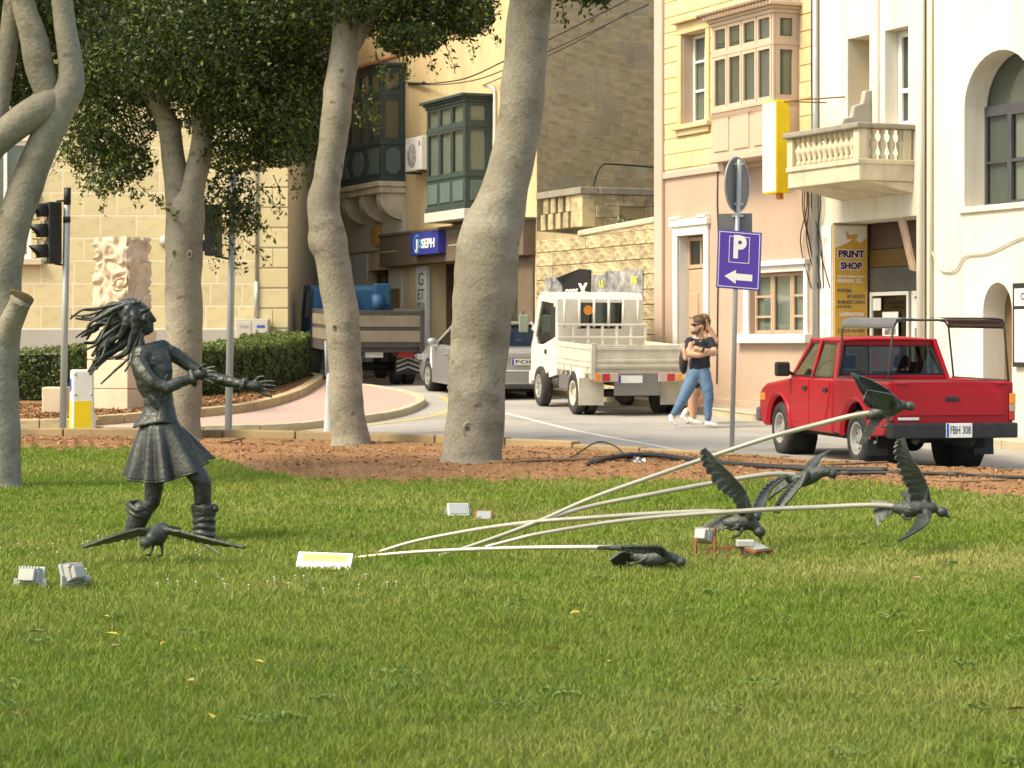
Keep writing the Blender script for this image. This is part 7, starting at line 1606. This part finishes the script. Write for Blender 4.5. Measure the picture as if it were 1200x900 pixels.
# ================================================================ people
m_skin = mat('light_skin', (.52,.30,.19), .55, (.46,.25,.16), 8, .4); m_tee = mat('charcoal_tshirt', (.022,.026,.034), .9, (.035,.04,.05), 10, .6); m_jean = mat('blue_denim', (.085,.155,.26), .85, (.15,.24,.35), 3, .7, fine=.25, fscale=40)
m_shoe = mat('white_trainers', (.74,.73,.71), .6, (.62,.61,.58), 10, .4); m_hair = mat('brown_hair', (.075,.04,.022), .7, (.11,.06,.03), 20, .6); m_hair2 = mat('light_brown_hair', (.16,.085,.04), .7, (.22,.13,.07), 20, .6)
def man():
    Y = 38.6; K = lambda x, y, d=0.: PX(x, y, Y+d); R = lambda r: r*Y/F
    base = K(815, 498); base.z = g(Y); root = thing('person', 'man in dark t-shirt, blue jeans and white trainers walking with folded arms and sunglasses', 'person', base); off = -base
    def fin(mb): mb.v = [tuple(Vector(p)+off) for p in mb.v]; return mb
    zf = lambda: None
    # skin: head, neck, arms with hands
    b = MB(); b.ell(K(818.5,381.5), (R(7.2),R(6.6),R(9)), Matrix.Rotation(.1,3,'Y')); b.ell(K(815.5,386), (R(5.6),R(5.2),R(5.6))); b.limb([K(811.3,381.5),K(809.9,384)], [R(1.2),R(1.5)]); b.limb([K(812.5,388.5),K(811.5,388.6)],[R(1.4),R(1.2)])
    b.ell(K(821.5,382,-.10),(R(1.8),R(1),R(2.6))); b.limb([K(820,388),K(820,396)], [R(4.6),R(5)]); b.ell(K(820,402),(R(12),R(7),R(7)))
    b.limb([K(809,403,-.05),K(808,413,-.12),K(810,414.5,-.14)],[R(4.6),R(4.4),R(4.2)]); b.limb([K(809,415,-.14),K(819,416,-.2),K(829,414,-.2)],[R(4.2),R(3.8),R(3)]); b.limb([K(835,405,-.02),K(837,413,-.1)],[R(4.4),R(4.2)]); b.limb([K(836,413.5,-.12),K(826,411.5,-.22),K(819,409.5,-.22)],[R(4.2),R(3.5),R(2.8)])
    b.limb([K(818,409,-.22),K(815.5,408,-.22)],[R(2.9),R(2.6)])
    for k in range(4): b.limb([K(815.5,406.8+k*1.1,-.23),K(813.4,406.6+k*1.2,-.21),K(812.3,407.2+k*1.1,-.17)],[R(.95),R(.85),R(.75)],7)
    b.limb([K(817,406.8,-.23),K(815,405.4,-.23)],[R(1.),R(.8)],7); b.limb([K(830,414,-.2),K(833,413,-.19)],[R(2.6),R(2.2)])
    for k in range(4): b.limb([K(832,412+k*1.0,-.2),K(834.5,411.4+k*1.0,-.18),K(836,411.8+k,-.15)],[R(.9),R(.8),R(.7)],7)
    b.limb([K(820,402),K(820,420),K(819,438)],[R(7),R(6.5),R(6.5)]); b.limb([K(819,438),K(806,456,-.02),K(794,478,0),K(789,488,.0)],[R(6),R(5),R(3),R(2.8)]); b.limb([K(819,438),K(829,456,-.05),K(830,480,-.05),K(829,492,-.05)],[R(6),R(5),R(3.2),R(2.8)]); b.limb([K(820,400),K(835,405,-.02)],[R(4),R(4)]); b.limb([K(820,400),K(809,403,-.05)],[R(4),R(4)])
    fin(b); organic('body', b, .011, m_skin, root, 2, .4)
    t = MB(); t.ell(K(820,402),(R(12.5),R(7.5),R(7))); t.ell(K(820.5,412),(R(13),R(8),R(14))); t.ell(K(819.5,426),(R(12.3),R(8),R(12))); t.limb([K(808.5,400,-.02),K(807.5,407,-.06)],[R(5.6),R(5.4)]); t.limb([K(832,400,.0),K(835,406,-.04)],[R(5.6),R(5.2)]); t.lathe([(R(11.8),0),(R(12.6),R(6)),(R(12),R(14)),(R(9),R(15))],K(820,435),20)
    fin(t); organic('t_shirt', t, .013, m_tee, root, 3, .5, .006, 9)
    j = MB(); j.ell(K(820,437),(R(12),R(8),R(7))); j.limb([K(814,438),K(806,456,-.02),K(800,468,-.02),K(794,478,0),K(789.5,485,.01)],[R(8.2),R(7.6),R(6.2),R(4.8),R(4)]); j.limb([K(825,438,-.02),K(829,456,-.05),K(830.5,467,-.06),K(830,480,-.05),K(829.5,490,-.05)],[R(8.2),R(7.4),R(6.2),R(5),R(4.2)])
    fin(j); organic('jeans', j, .012, m_jean, root, 2, .5, .007, 12)
    for (x, y, d, dx) in ((788,492.5,.0,1),(832,496.5,-.06,1)):
        s = MB(); s.limb([K(x-3,y,d),K(x+1,y+.6,d),K(x+7,y+1.8,d)],[R(3.4),R(3.2),R(2.4)]) if x > 800 else s.limb([K(x-1.5,y-4,d),K(x-.5,y,d),K(x+4,y+4.5,d)],[R(3.3),R(3.3),R(2.5)])
        fin(s); organic('shoe', s, .010, m_shoe, root, 2)
    h = MB(); h.ell(K(820,377),(R(7.8),R(7.2),R(6.6)),Matrix.Rotation(-.15,3,'Y')); h.limb([K(815,372.5),K(821,371.5)],[R(3),R(3.4)]); h.limb([K(824,380,.0),K(824,385,.02)],[R(3.6),R(3.2)]); fin(h); organic('hair', h, .010, m_hair, root, 1, .5, .006, 40)
    bd = MB(); bd.limb([K(814,389.5,-.04),K(817.5,389.5,-.08),K(820.5,385,-.09)],[R(2.4),R(2),R(1.4)]); bd.limb([K(811.6,389.6,0),K(814,390,.03)],[R(2.),R(2.2)]); fin(bd); organic('beard', bd, .009, m_hair, root, 1)
    gl = MB(); gl.ell(K(813.2,380.6,-.075),(R(2.7),R(.8),R(1.9))); gl.ell(K(810.8,380.6,.01),(R(1),R(2.0),R(1.9))); gl.bar(K(815,380,-.09),K(822,380.6,-.105),.008,.02); fin(gl).build('sunglasses', m_black, root, True)
    w = MB(); w.tube([K(822.3,409.8,-.22),K(824.6,410.8,-.22)],R(3.6),14); fin(w).build('wristwatch', m_black, root, True)
man()
def second():
    Y = 39.5; K = lambda x, y, d=0.: PX(x-2.5, y, Y+d); R = lambda r: r*Y/F
    base = K(824, 497); base.z = g(Y); root = thing('person', 'person with bare legs, backpack and white trainers holding one hand to the face', 'person', base); off = -base
    def fin(mb): mb.v = [tuple(Vector(p)+off) for p in mb.v]; return mb
    b = MB(); b.ell(K(827.5,377),(R(6),R(6),R(8))); b.limb([K(827,384),K(827,392)],[R(4),R(4.4)]); b.ell(K(827,396),(R(10),R(6),R(6)))
    b.limb([K(835,396,0),K(839.5,404,-.04),K(842,400,-.05),K(836,388,-.06),K(830,380,-.08)],[R(4.2),R(3.8),R(3.6),R(3),R(2.6)]); b.limb([K(830,380,-.09),K(829,377,-.1)],[R(2.5),R(2.3)])
    for k in range(4): b.limb([K(829+k*.7,378,-.1),K(828+k*.9,374.5,-.1)],[R(.8),R(.7)],7)
    b.limb([K(828,378,-.11),K(826,376,-.11)],[R(.8),R(.7)],7); b.limb([K(808,402,.02),K(805,412,.02),K(806,420,.0)],[R(4),R(3.6),R(3)])
    b.limb([K(827,396),K(823,415),K(822,436)],[R(6.5),R(6.5),R(6.5)]); b.limb([K(822,436),K(818,452)],[R(6),R(6)]); b.limb([K(822,436),K(826,452,.02)],[R(6),R(6)]); b.limb([K(827,396),K(808,402,.02)],[R(4),R(4)])
    b.limb([K(818,452,.0),K(814,462,-.01),K(814,476,0),K(815,490,0)],[R(7),R(5.8),R(5.2),R(3.6)]); b.limb([K(826,452,.02),K(826,464,.03),K(818,473,.06),K(809,481,.08)],[R(7),R(5.8),R(5),R(3.6)])
    fin(b); organic('body', b, .012, m_skin, root, 2, .4)
    t = MB(); t.ell(K(824,400),(R(13),R(7.5),R(8))); t.ell(K(823,415),(R(13),R(8),R(16))); t.limb([K(835,396,0),K(838,401,-.02)],[R(5.4),R(5)]); fin(t); organic('grey_top', t, .014, mat('pale_grey_top', (.40,.40,.40), .9), root, 3)
    s = MB(); s.ell(K(822,434),(R(12),R(8),R(9))); s.limb([K(817,438),K(817,452)],[R(8.4),R(7.6)]); s.limb([K(827,438),K(828,452)],[R(8.4),R(7.6)]); fin(s); organic('shorts', s, .014, mat('black_shorts', (.015,.017,.024), .9), root, 3)
    bp = MB(); bp.ell(K(803.5,424,.12),(R(5.5),R(8),R(15))); bp.limb([K(806,400,.0),K(804,410,.08)],[R(1.8),R(1.8)]); fin(bp); organic('backpack', bp, .013, m_black, root, 2)
    for pts in ([K(806.5,482,.08),K(803,488,.08),K(808,494,.07)],[K(813,492,0),K(818,495,0),K(823,497,0)]):
        sh = MB(); sh.limb(pts,[R(3.6),R(3.8),R(2.8)]); fin(sh); organic('shoe', sh, .011, m_shoe, root, 2)
    h = MB(); h.ell(K(827.5,373.5),(R(6.8),R(6.6),R(6.5))); h.limb([K(832,376,.02),K(831,388,.03)],[R(4),R(2.6)]); fin(h); organic('hair', h, .011, m_hair2, root, 1, .5, .006, 40)
second()

# ================================================================ street furniture
def parking_sign():
    Y = 29.1; x0 = 857.5; base = PX(x0, 527, Y); base.z = g(Y)
    root = thing('parking_sign', 'purple parking sign with white P and left arrow on a grey pole', 'sign', base); s_ = F/Y
    K = lambda x, y, d=0.: PX(x, y, Y+d)-base
    MB().tube([K(857.0,548), K(862,340), K(866.2,189)], .030, 14).build('pole', m_galv, root, True); MB().lathe([(.030,0),(.026,.02),(0,.025)], K(866.2,189), 14).build('pole_cap', m_galv, root, True)
    rx = Vector((1,-.16,0)).normalized()          # sign planes turned a little
    n = Vector((-.16,-1,0)).normalized()
    c = K(863.5,216); c2 = c-n*.05
    vs = []; N_ = 36
    disc = MB(); ring = [c2+Vector((.94,.34,0)).normalized()*.0+Vector((.62,.78,0)).normalized()*0 for _ in range(1)]
    dx = Vector((.56,.83,0)).normalized(); dn = dx.cross(Vector((0,0,1)))
    disc.slab([c2+dx*(.31*math.cos(t))+Vector((0,0,1))*(.335*math.sin(t))-dn*.0 for t in np.linspace(0,2*math.pi,N_,endpoint=False)], dn*-.012)
    d = disc.build('round_sign_back', m_gsign, root); rim = MB(); P = [c2+dx*(.31*math.cos(t))+Vector((0,0,1))*(.335*math.sin(t)) for t in np.linspace(0,2*math.pi,N_+1)]; rim.tube(P, .011, 6, False); rim.build('rim', m_galv, d, True)
    br = MB(); 
    for yy in (192,239,253): q = K(864.6,yy); br.bar(q-rx*.07, q+rx*.07, .03, .03)
    br.build('clamp', m_galv, root)
    a = K(861.5,262); MB().slab([a-rx*.205-Vector((0,0,.125))-n*.04, a+rx*.205-Vector((0,0,.125))-n*.04, a+rx*.205+Vector((0,0,.125))-n*.04, a-rx*.205+Vector((0,0,.125))-n*.04], n*.01).build('rectangular_sign_back', m_gsign, root, bev=.006)
    # P panel
    tilt = Vector((.035,0,1)).normalized(); r2 = Vector((1,-.16,-.09)).normalized(); cc = K(866.2,305)+n*.05; w, h = .268, .355
    m_pp = mat('purple_blue_sign', (.085,.045,.34), .45, (.075,.04,.30), 3, .4); pn = r2.cross(tilt).normalized()
    quad = lambda a0,a1,b0,b1,d0: [cc+r2*a0+tilt*b0+pn*d0, cc+r2*a1+tilt*b0+pn*d0, cc+r2*a1+tilt*b1+pn*d0, cc+r2*a0+tilt*b1+pn*d0]
    p = MB().slab(quad(-w,w,-h,h,0), pn*-.02).build('panel', m_pp, root, bev=.008)
    def frame(a,b,t,d0): 
        f = MB()
        for q in (quad(-a[0],a[0],a[1],a[1]+t,d0), quad(-a[0],a[0],b,b+t,d0), quad(-a[0],-a[0]+t,a[1]+t,b,d0), quad(a[0]-t,a[0],a[1]+t,b,d0)): f.slab(q, pn*.003)
        return f
    frame((w-.02,-h+.02),h-.028,.008,.0).build('border', m_wp, p); frame((.125,-.035),h-.075,.007,.0).build('border', m_wp, p)
    lettering('P', .37, m_wp, p, cc+tilt*.145+pn*.002, r2, tilt, .16, .002, .016)
    ar = [(-.17,-.205),(-.03,-.12),(-.03,-.165),(.17,-.165),(.17,-.245),(-.03,-.245),(-.03,-.29)]
    MB().slab([cc+r2*a_+tilt*b_+pn*.0 for a_, b_ in ar][::-1], pn*.004).build('arrow', m_wp, p)
parking_sign()
def signal_head(parent, K, x, y0, y1, turn, lens=True):
    """three-lamp head hanging between rows y0..y1; turn = facing angle"""
    d = Vector((math.cos(turn), math.sin(turn), 0)); sd = Vector((-d.y, d.x, 0)); c0, c1 = K(x, y1), K(x, y0); h = c1.z-c0.z; w = .15
    hd = MB().hexa([c0+sd*a*w+d*b for a,b in ((-1,-.1),(1,-.1),(1,.1),(-1,.1))]+[c1+sd*a*w+d*b for a,b in ((-1,-.1),(1,-.1),(1,.1),(-1,.1))]).build('signal_head', m_black, parent, bev=.02)
    for k, col in enumerate(((.30,.02,.02),(.25,.12,.02),(.02,.14,.08))):
        c = c1.lerp(c0, (k+.5)/3)+d*.1; up = Vector((0,0,1)); r = h/3*.40
        lm = 'dark_lens_%d' % k; lm = bpy.data.materials.get(lm) or mat(lm, col, .25, amt=.2, coat=.4)
        MB().slab([c+sd*r*math.cos(t)+up*r*math.sin(t) for t in np.linspace(0,2*math.pi,20,endpoint=False)], d*.012).build('lens', lm, hd)
        v = MB(); n = 14; vs = []
        for j in range(n+1):
            t = math.radians(-25)+math.radians(230)*j/n; q = sd*math.cos(t)*r*1.12+up*math.sin(t)*r*1.12; ln = .12+.14*max(0,math.sin(t)); vs += [c+q, c+q*.96+d*ln-up*.015*ln/.2]
        v.add(vs,[(2*j,2*j+1,2*j+3,2*j+2) for j in range(n)]); baked('visor', v, [('SOLIDIFY', dict(thickness=.008, offset=0))], m_black, hd)
    return hd
def traffic_light():
    Y = 35.3; base = PX(74, 503, Y); base.z = g(Y)+.1; root = thing('traffic_light', 'grey pole with three-lamp traffic light beside the many-limbed tree', 'traffic light', base); K = lambda x, y, d=0.: PX(x,y,Y+d)-base
    MB().tube([K(73.5,507),K(79,222)], [.052,.05], 16).build('pole', m_galv, root, True); MB().tube([K(78.8,240),K(79.1,220)], .054, 16).build('pole_cap', m_black, root, True); MB().tube([K(78.2,254),K(78.4,261)], .056, 16).build('band', m_black, root, True)
    signal_head(root, K, 62, 237, 309, math.radians(205)); MB().bar(K(66,236),K(79,235),.03,.03).build('bracket', m_black, root); MB().bar(K(64,309),K(77,311),.03,.03).build('bracket', m_black, root)
traffic_light()
def second_pole():
    Y = 35.6; base = PX(268, 501, Y); base.z = g(Y)+.1; root = thing('traffic_light', 'grey pole with traffic light half hidden in leaves behind the forked tree', 'traffic light', base); K = lambda x, y, d=0.: PX(x,y,Y+d)-base
    MB().tube([K(267.5,506),K(273.5,205)], [.055,.05], 16).build('pole', m_galv, root, True)
    signal_head(root, K, 250, 240, 300, math.radians(170)); MB().bar(K(252,244),K(273,243),.03,.03).build('bracket', m_black, root); MB().bar(K(252,300),K(272,304),.03,.03).build('bracket', m_black, root)
second_pole()
def bollard():
    Y = 35.0; base = PX(96, 506, Y); base.z = g(Y)+.1; root = thing('bollard', 'white traffic bollard with yellow panels at the pavement edge', 'bollard', base, .0); s_ = Y/F
    H_ = (PX(96,433,Y)-base).z; wx = 15.2*s_
    R = rotz(.30)
    def tap(z, k=1., dx=1.): e = (1.05-.10*z/H_)*k; return [(-wx*e*.86*dx,-wx*e*.8),(wx*e*.86*dx,-wx*e*.8),(wx*e*.86*dx,wx*e*.8),(-wx*e*.86*dx,wx*e*.8)]
    def loft(name, z0, z1, k, m, par, bev=.02): mb = MB().hexa([p+(z0,) for p in tap(z0,k)]+[p+(z1,) for p in tap(z1,k)]).xf(R); return mb.build(name, m, par, bev=bev)
    loft('shell', -.05, H_, 1., m_white, root, .03)
    f = lambda z, a, sgn=-1: tuple(R @ Vector((tap(z)[1][0]*a, tap(z)[0][1]-.004, z)))
    y = MB(); y.slab([Vector(f(.0,-.8)),Vector(f(.0,.72)),Vector(f(H_*.52,.72)),Vector(f(H_*.52,-.8))], (R @ Vector((0,.003,0)))); y.build('yellow_panel', m_yel, root)
    l = lambda z, a: tuple(R @ Vector((tap(z)[0][0]-.004, tap(z)[2][1]*a, z)))
    MB().slab([Vector(l(0,-.75)),Vector(l(H_*.52,-.75)),Vector(l(H_*.52,.8)),Vector(l(0,.8))], R @ Vector((.003,0,0))).build('yellow_panel', m_yel, root)
    MB().slab([R @ Vector((tap(.76*H_)[0][0]-.005, wx*.5*math.cos(t), .76*H_+wx*.55*math.sin(t))) for t in np.linspace(0,2*math.pi,20,endpoint=False)], R @ Vector((.003,0,0))).build('round_mark', m_blue, root)
    q = MB()
    for a in (-.7,.7):
        for z in (.62,.93): q.ell(R @ Vector((wx*.86*a, tap(z*H_)[0][1]-.0, z*H_)), (.022,.012,.022), nu=8, nv=6)
    q.build('bolts', m_galv, root, True)
bollard()
def white_post():
    Y = 36.6; base = PX(386, 503, Y); base.z = g(Y); root = thing('tapered_post', 'thin grey post with white tapered foot beside the slim leaning trunk', 'post', base); K = lambda x, y, d=0.: PX(x,y,Y+d)-base
    MB().lathe([(.10,0),(.085,.12),(.05,.75),(.045,.95),(0,.96)], n=16).build('white_foot', m_white, root, True); MB().tube([(-.035,0,.9),(-.05,0,1.45)], .028, 12).build('grey_post', m_galv, root, True)
white_post()
def monument():
    Y = 40.5; base = PX(143, 470, Y); base.z = g(Y)+.2; root = thing('carved_pillar', 'carved sandstone monument pillar with writhing relief behind the hedge', 'monument', base, math.radians(-27))
    m_sand = mat('pink_sandstone', (.64,.52,.38), .9, (.55,.43,.30), 2.5, .7, .4, 30, stain=(.52,.34,.19), stscale=1.2, stth=(.6,.8)); s_ = Y/F
    z0, z1 = (PX(0,386,Y).z-base.z), (PX(0,277,Y).z-base.z); hw = .335; n = 30; m = 74; vs = []; fs = []
    per = []
    for k in range(4):
        for i in range(n):
            t = -1+2*i/n; per.append([(t,-1),(1,t),(-t,1),(-1,-t)][k])
    N_ = len(per)
    for j in range(m+1):
        z = z0+(z1-z0)*j/m
        for (a, b) in per:
            p = Vector((a*hw, b*hw, z)); q = Vector((a*hw*5.6, b*hw*5.6, z*3.6)); w1 = noise.noise(q+Vector((0,0,7)))*1.2
            v = math.sin(9*noise.noise(q*.55+Vector((w1,w1,0)))+3*w1); e = max(abs(a),abs(b)); d = Vector((a*abs(a)**6, b*abs(b)**6, 0)); d = d.normalized() if d.length > 1e-4 else Vector((a,b,0)).normalized()
            top = -.08*(j == m) + (.05*noise.noise(q*.8) if j > m-3 else 0)
            vs.append(p+d*(.036*v)+Vector((0,0,top if j == m else 0)))
    fs = [(j*N_+i, j*N_+(i+1)%N_, (j+1)*N_+(i+1)%N_, (j+1)*N_+i) for j in range(m) for i in range(N_)]+[list(range(m*N_,(m+1)*N_))]
    MB().add(vs, fs).build('carved_shaft', m_sand, root, True, auto=60)
    for k in range(3):
        a, b = -.15+(z0+.13)*k/3, -.15+(z0+.13)*(k+1)/3-.008; MB().box(-.42,.42,-.42,.42,a,b).build('pedestal_block', m_sand, root, bev=.015)
    b2 = PX(66, 478, 39.4); tag(MB().box(-.20,.21,-.2,.2,-.1,.42).build('stone_block', m_sand, None, bev=.02, loc=(b2.x, 39.4, g(39.4)+.2)), 'plain low sandstone block in the planter beside the carved pillar', 'stone block')
monument()
# ---------------- lawn fittings
m_fl = mat('grey_floodlight', (.42,.42,.39), .5, (.34,.34,.31), 8, .6); m_flg = mat('floodlight_glass', (.26,.27,.27), .15, (.36,.37,.37), 5, .4, spec=.7)
def flood(label, x, y, yaw, tilt, w=.17, h=.13, rusty=False, back=True, zup=.05, stake=True):
    X, Y = flatP(x, y); root = thing('floodlight', label, 'floodlight', (X, Y, .0), yaw, 'small floodlights in the lawn'); mm = m_rust if rusty else m_fl
    T = Matrix.Translation((0,0,zup+h/2)) @ Matrix.Rotation(tilt,4,'X')
    hs = MB(); hs.box(-w/2,w/2,-.0,.025,-h/2,h/2); hs.xf(T).build('front_frame', mm, root, bev=.006)
    MB().box(-w/2+.016,w/2-.016,-.006,.002,-h/2+.016,h/2-.016).xf(T).build('glass', m_flg, root)
    q = MB(); q.hexa([(-w*.42,.025,-h*.42),(w*.42,.025,-h*.42),(w*.42,.025,h*.42),(-w*.42,.025,h*.42)][:0] or [(-w*.42,.025,-h*.42),(w*.42,.025,-h*.42),(w*.36,.06,-h*.36),(-w*.36,.06,-h*.36),(-w*.42,.025,h*.42),(w*.42,.025,h*.42),(w*.36,.06,h*.36),(-w*.36,.06,h*.36)]); q.xf(T).build('housing', m_fl, root, bev=.004)
    q = MB(); q.box(-w*.3,w*.3,.06,.095,-h*.33,h*.25); q.xf(T).build('gear_box', m_fl, root, bev=.006)
    q = MB()
    for k in range(7): a = -w*.34+w*.68*k/6; q.box(a-.004,a+.004,.058,.075,h*.27,h*.4)
    q.xf(T).build('cooling_fins', m_fl, root)
    if stake: MB().bar((-w*.55,.03,.0),(-w*.55,.03,zup+h*.5),.012,.02).bar((w*.55,.03,.0),(w*.55,.03,zup+h*.5),.012,.02).bar((-w*.55,.03,.012),(w*.55,.03,.012),.02,.012).build('bracket', mm, root)
    return root
flood('grey floodlight seen from behind with stepped ribbed housing, near the bronze girl', 38, 690, math.pi-.2, .35, .155, .12, zup=.0)
flood('pale grey boxy floodlight turned sideways on the lawn near the bronze girl', 80, 690, math.pi+.95, .3, .13, .12, zup=.02)
flood('grey floodlight with glass face up beside the rusty one, behind the rods', 537, 607, .12, -.85, .17, .14, zup=.0)
flood('rusty edged floodlight with glass face up behind the rods', 567, 611, -.1, -.75, .14, .11, True, zup=-.01)
# rusty cluster under the diving bird
flood('rusty floodlight tilted on a bent bracket under the diving bird', 829, 655, 2.5, .25, .13, .10, True, zup=.095)
flood('flat lying rusty floodlight with pale glass beside the diving bird', 885, 652, .9, -1.25, .20, .15, True, zup=-.01)
X, Y = flatP(850, 656); fr = thing('floodlight_stand', 'rusty steel stake and crossbar holding the floodlights under the diving bird', 'stand', (X, Y, 0))
MB().bar((-.15,0,.065),(.12,0,.085),.02,.018).build('crossbar', m_rust, fr); MB().bar((0,0,-.03),(0,0,.075),.022,.022).build('stake', m_rust, fr); MB().bar((.1,.0,-.02),(.1,0,.08),.014,.014).build('stake', m_rust, fr); MB().box(.07,.18,-.05,.05,.085,.125).build('junction_box', m_fl, fr, bev=.006)
X, Y = flatP(101, 689); tag(MB().lathe([(.02,0),(.028,.015),(.028,.03),(.018,.04),(0,.042)],n=14).build('cable_cap', m_fl, None, True, loc=(X,Y,.03)), 'small pale round cap beside the sideways floodlight', 'cap')
def notice():
    X, Y = flatP(378, 668); root = thing('lawn_notice', 'white notice board with yellow SECURITY NOTICE band tilted in the grass', 'notice', (X, Y, .0), math.radians(-4))
    T = Matrix.Translation((0,0,.0)) @ Matrix.Rotation(math.radians(-48),4,'X') @ Matrix.Rotation(math.radians(2.5),4,'Y')
    w, h = .335, .14; p = MB().box(-w/2,w/2,-.006,.006,.0,h).xf(T).build('board', m_whtrim, root, bev=.004)
    MB().box(-w/2+.035,w/2-.03,-.0085,-.0062,h-.075,h-.018).xf(T).build('yellow_band', mat('pale_yellow_band', (.72,.68,.20), .6, amt=.2), p)
    R3 = T.to_3x3(); o = T @ Vector((0,-.0095,h-.046)); lettering('SECURITY NOTICE', .034, mat('olive_print', (.35,.32,.10), .7, amt=0), p, o, R3 @ Vector((1,0,0)), R3 @ Vector((0,0,1)), .24, .0005, 0.)
    MB().bar((-.1,.02,-.05),(-.1,.09,.08),.015,.01).bar((.1,.02,-.05),(.1,.09,.08),.015,.01).build('stake', m_galv, root)
notice()
# irrigation hoses on the soil
def hose(label, pts, r, m=m_black):
    P = [soilZ(x, y)+Vector((0,0,r*.8+(dz if True else 0))) for (x, y, dz) in pts]; c = [Vector(p) for p in catmull([tuple(p) for p in P], 8)]
    root = thing('irrigation_hose', label, 'hose', (c[0].x, c[0].y, 0)); off = -Vector((c[0].x, c[0].y, 0))
    MB().tube([p+off for p in c], r, 10).build('pipe', m, root, True); return root, c, off
h1, c1, o1 = hose('thick black irrigation hose with blue ties curving on the soil behind the rods', [(690,553,.0),(712,549,.02),(735,545,.03),(770,545,.02),(820,549,.0),(880,555,.0),(960,559,0),(1040,561,.0)], .030)
for t in (.05,.18,.32,.62): i = int(t*(len(c1)-1)); d = (c1[i+1]-c1[i]).normalized(); MB().tube([c1[i]-d*.03+o1, c1[i]+d*.03+o1], .038, 10).build('coupling', m_black, h1, True); MB().tube([c1[i]+d*.04+o1, c1[i]+d*.055+o1], .034, 10).build('blue_tie', m_blue, h1, True)
h2, c2, o2 = hose('thin dark irrigation pipe with couplings along the soil under the pickup side', [(970,562,.0),(1040,563,.01),(1110,566,.0),(1160,567,.01),(1240,572,0)], .018)
for t in (.12,.3,.55,.72): i = int(t*(len(c2)-1)); d = (c2[i+1]-c2[i]).normalized(); MB().tube([c2[i]-d*.05+o2, c2[i]+d*.05+o2], .026, 10).build('coupling', m_steel, h2, True)
hose('loop of thin black hose rising from the soil beside the thick trunk', [(655,549,.0),(675,541,.02),(700,534,.12),(722,536,.10),(738,546,.0)], .010)
X_s = soilZ(748, 551); mbp = MB()
for k in range(6): mbp.add([Vector((random.gauss(0,.05),random.gauss(0,.04),random.uniform(0,.07))) for _ in range(4)], [(0,1,2),(0,2,3)])
tag(baked('plastic_bag', mbp, [('SOLIDIFY', dict(thickness=.002))], mat('clear_plastic_scrap', (.6,.6,.6), .3, amt=.3), None, False), 'crumpled scrap of clear plastic beside the thick hose', 'litter').location = X_s
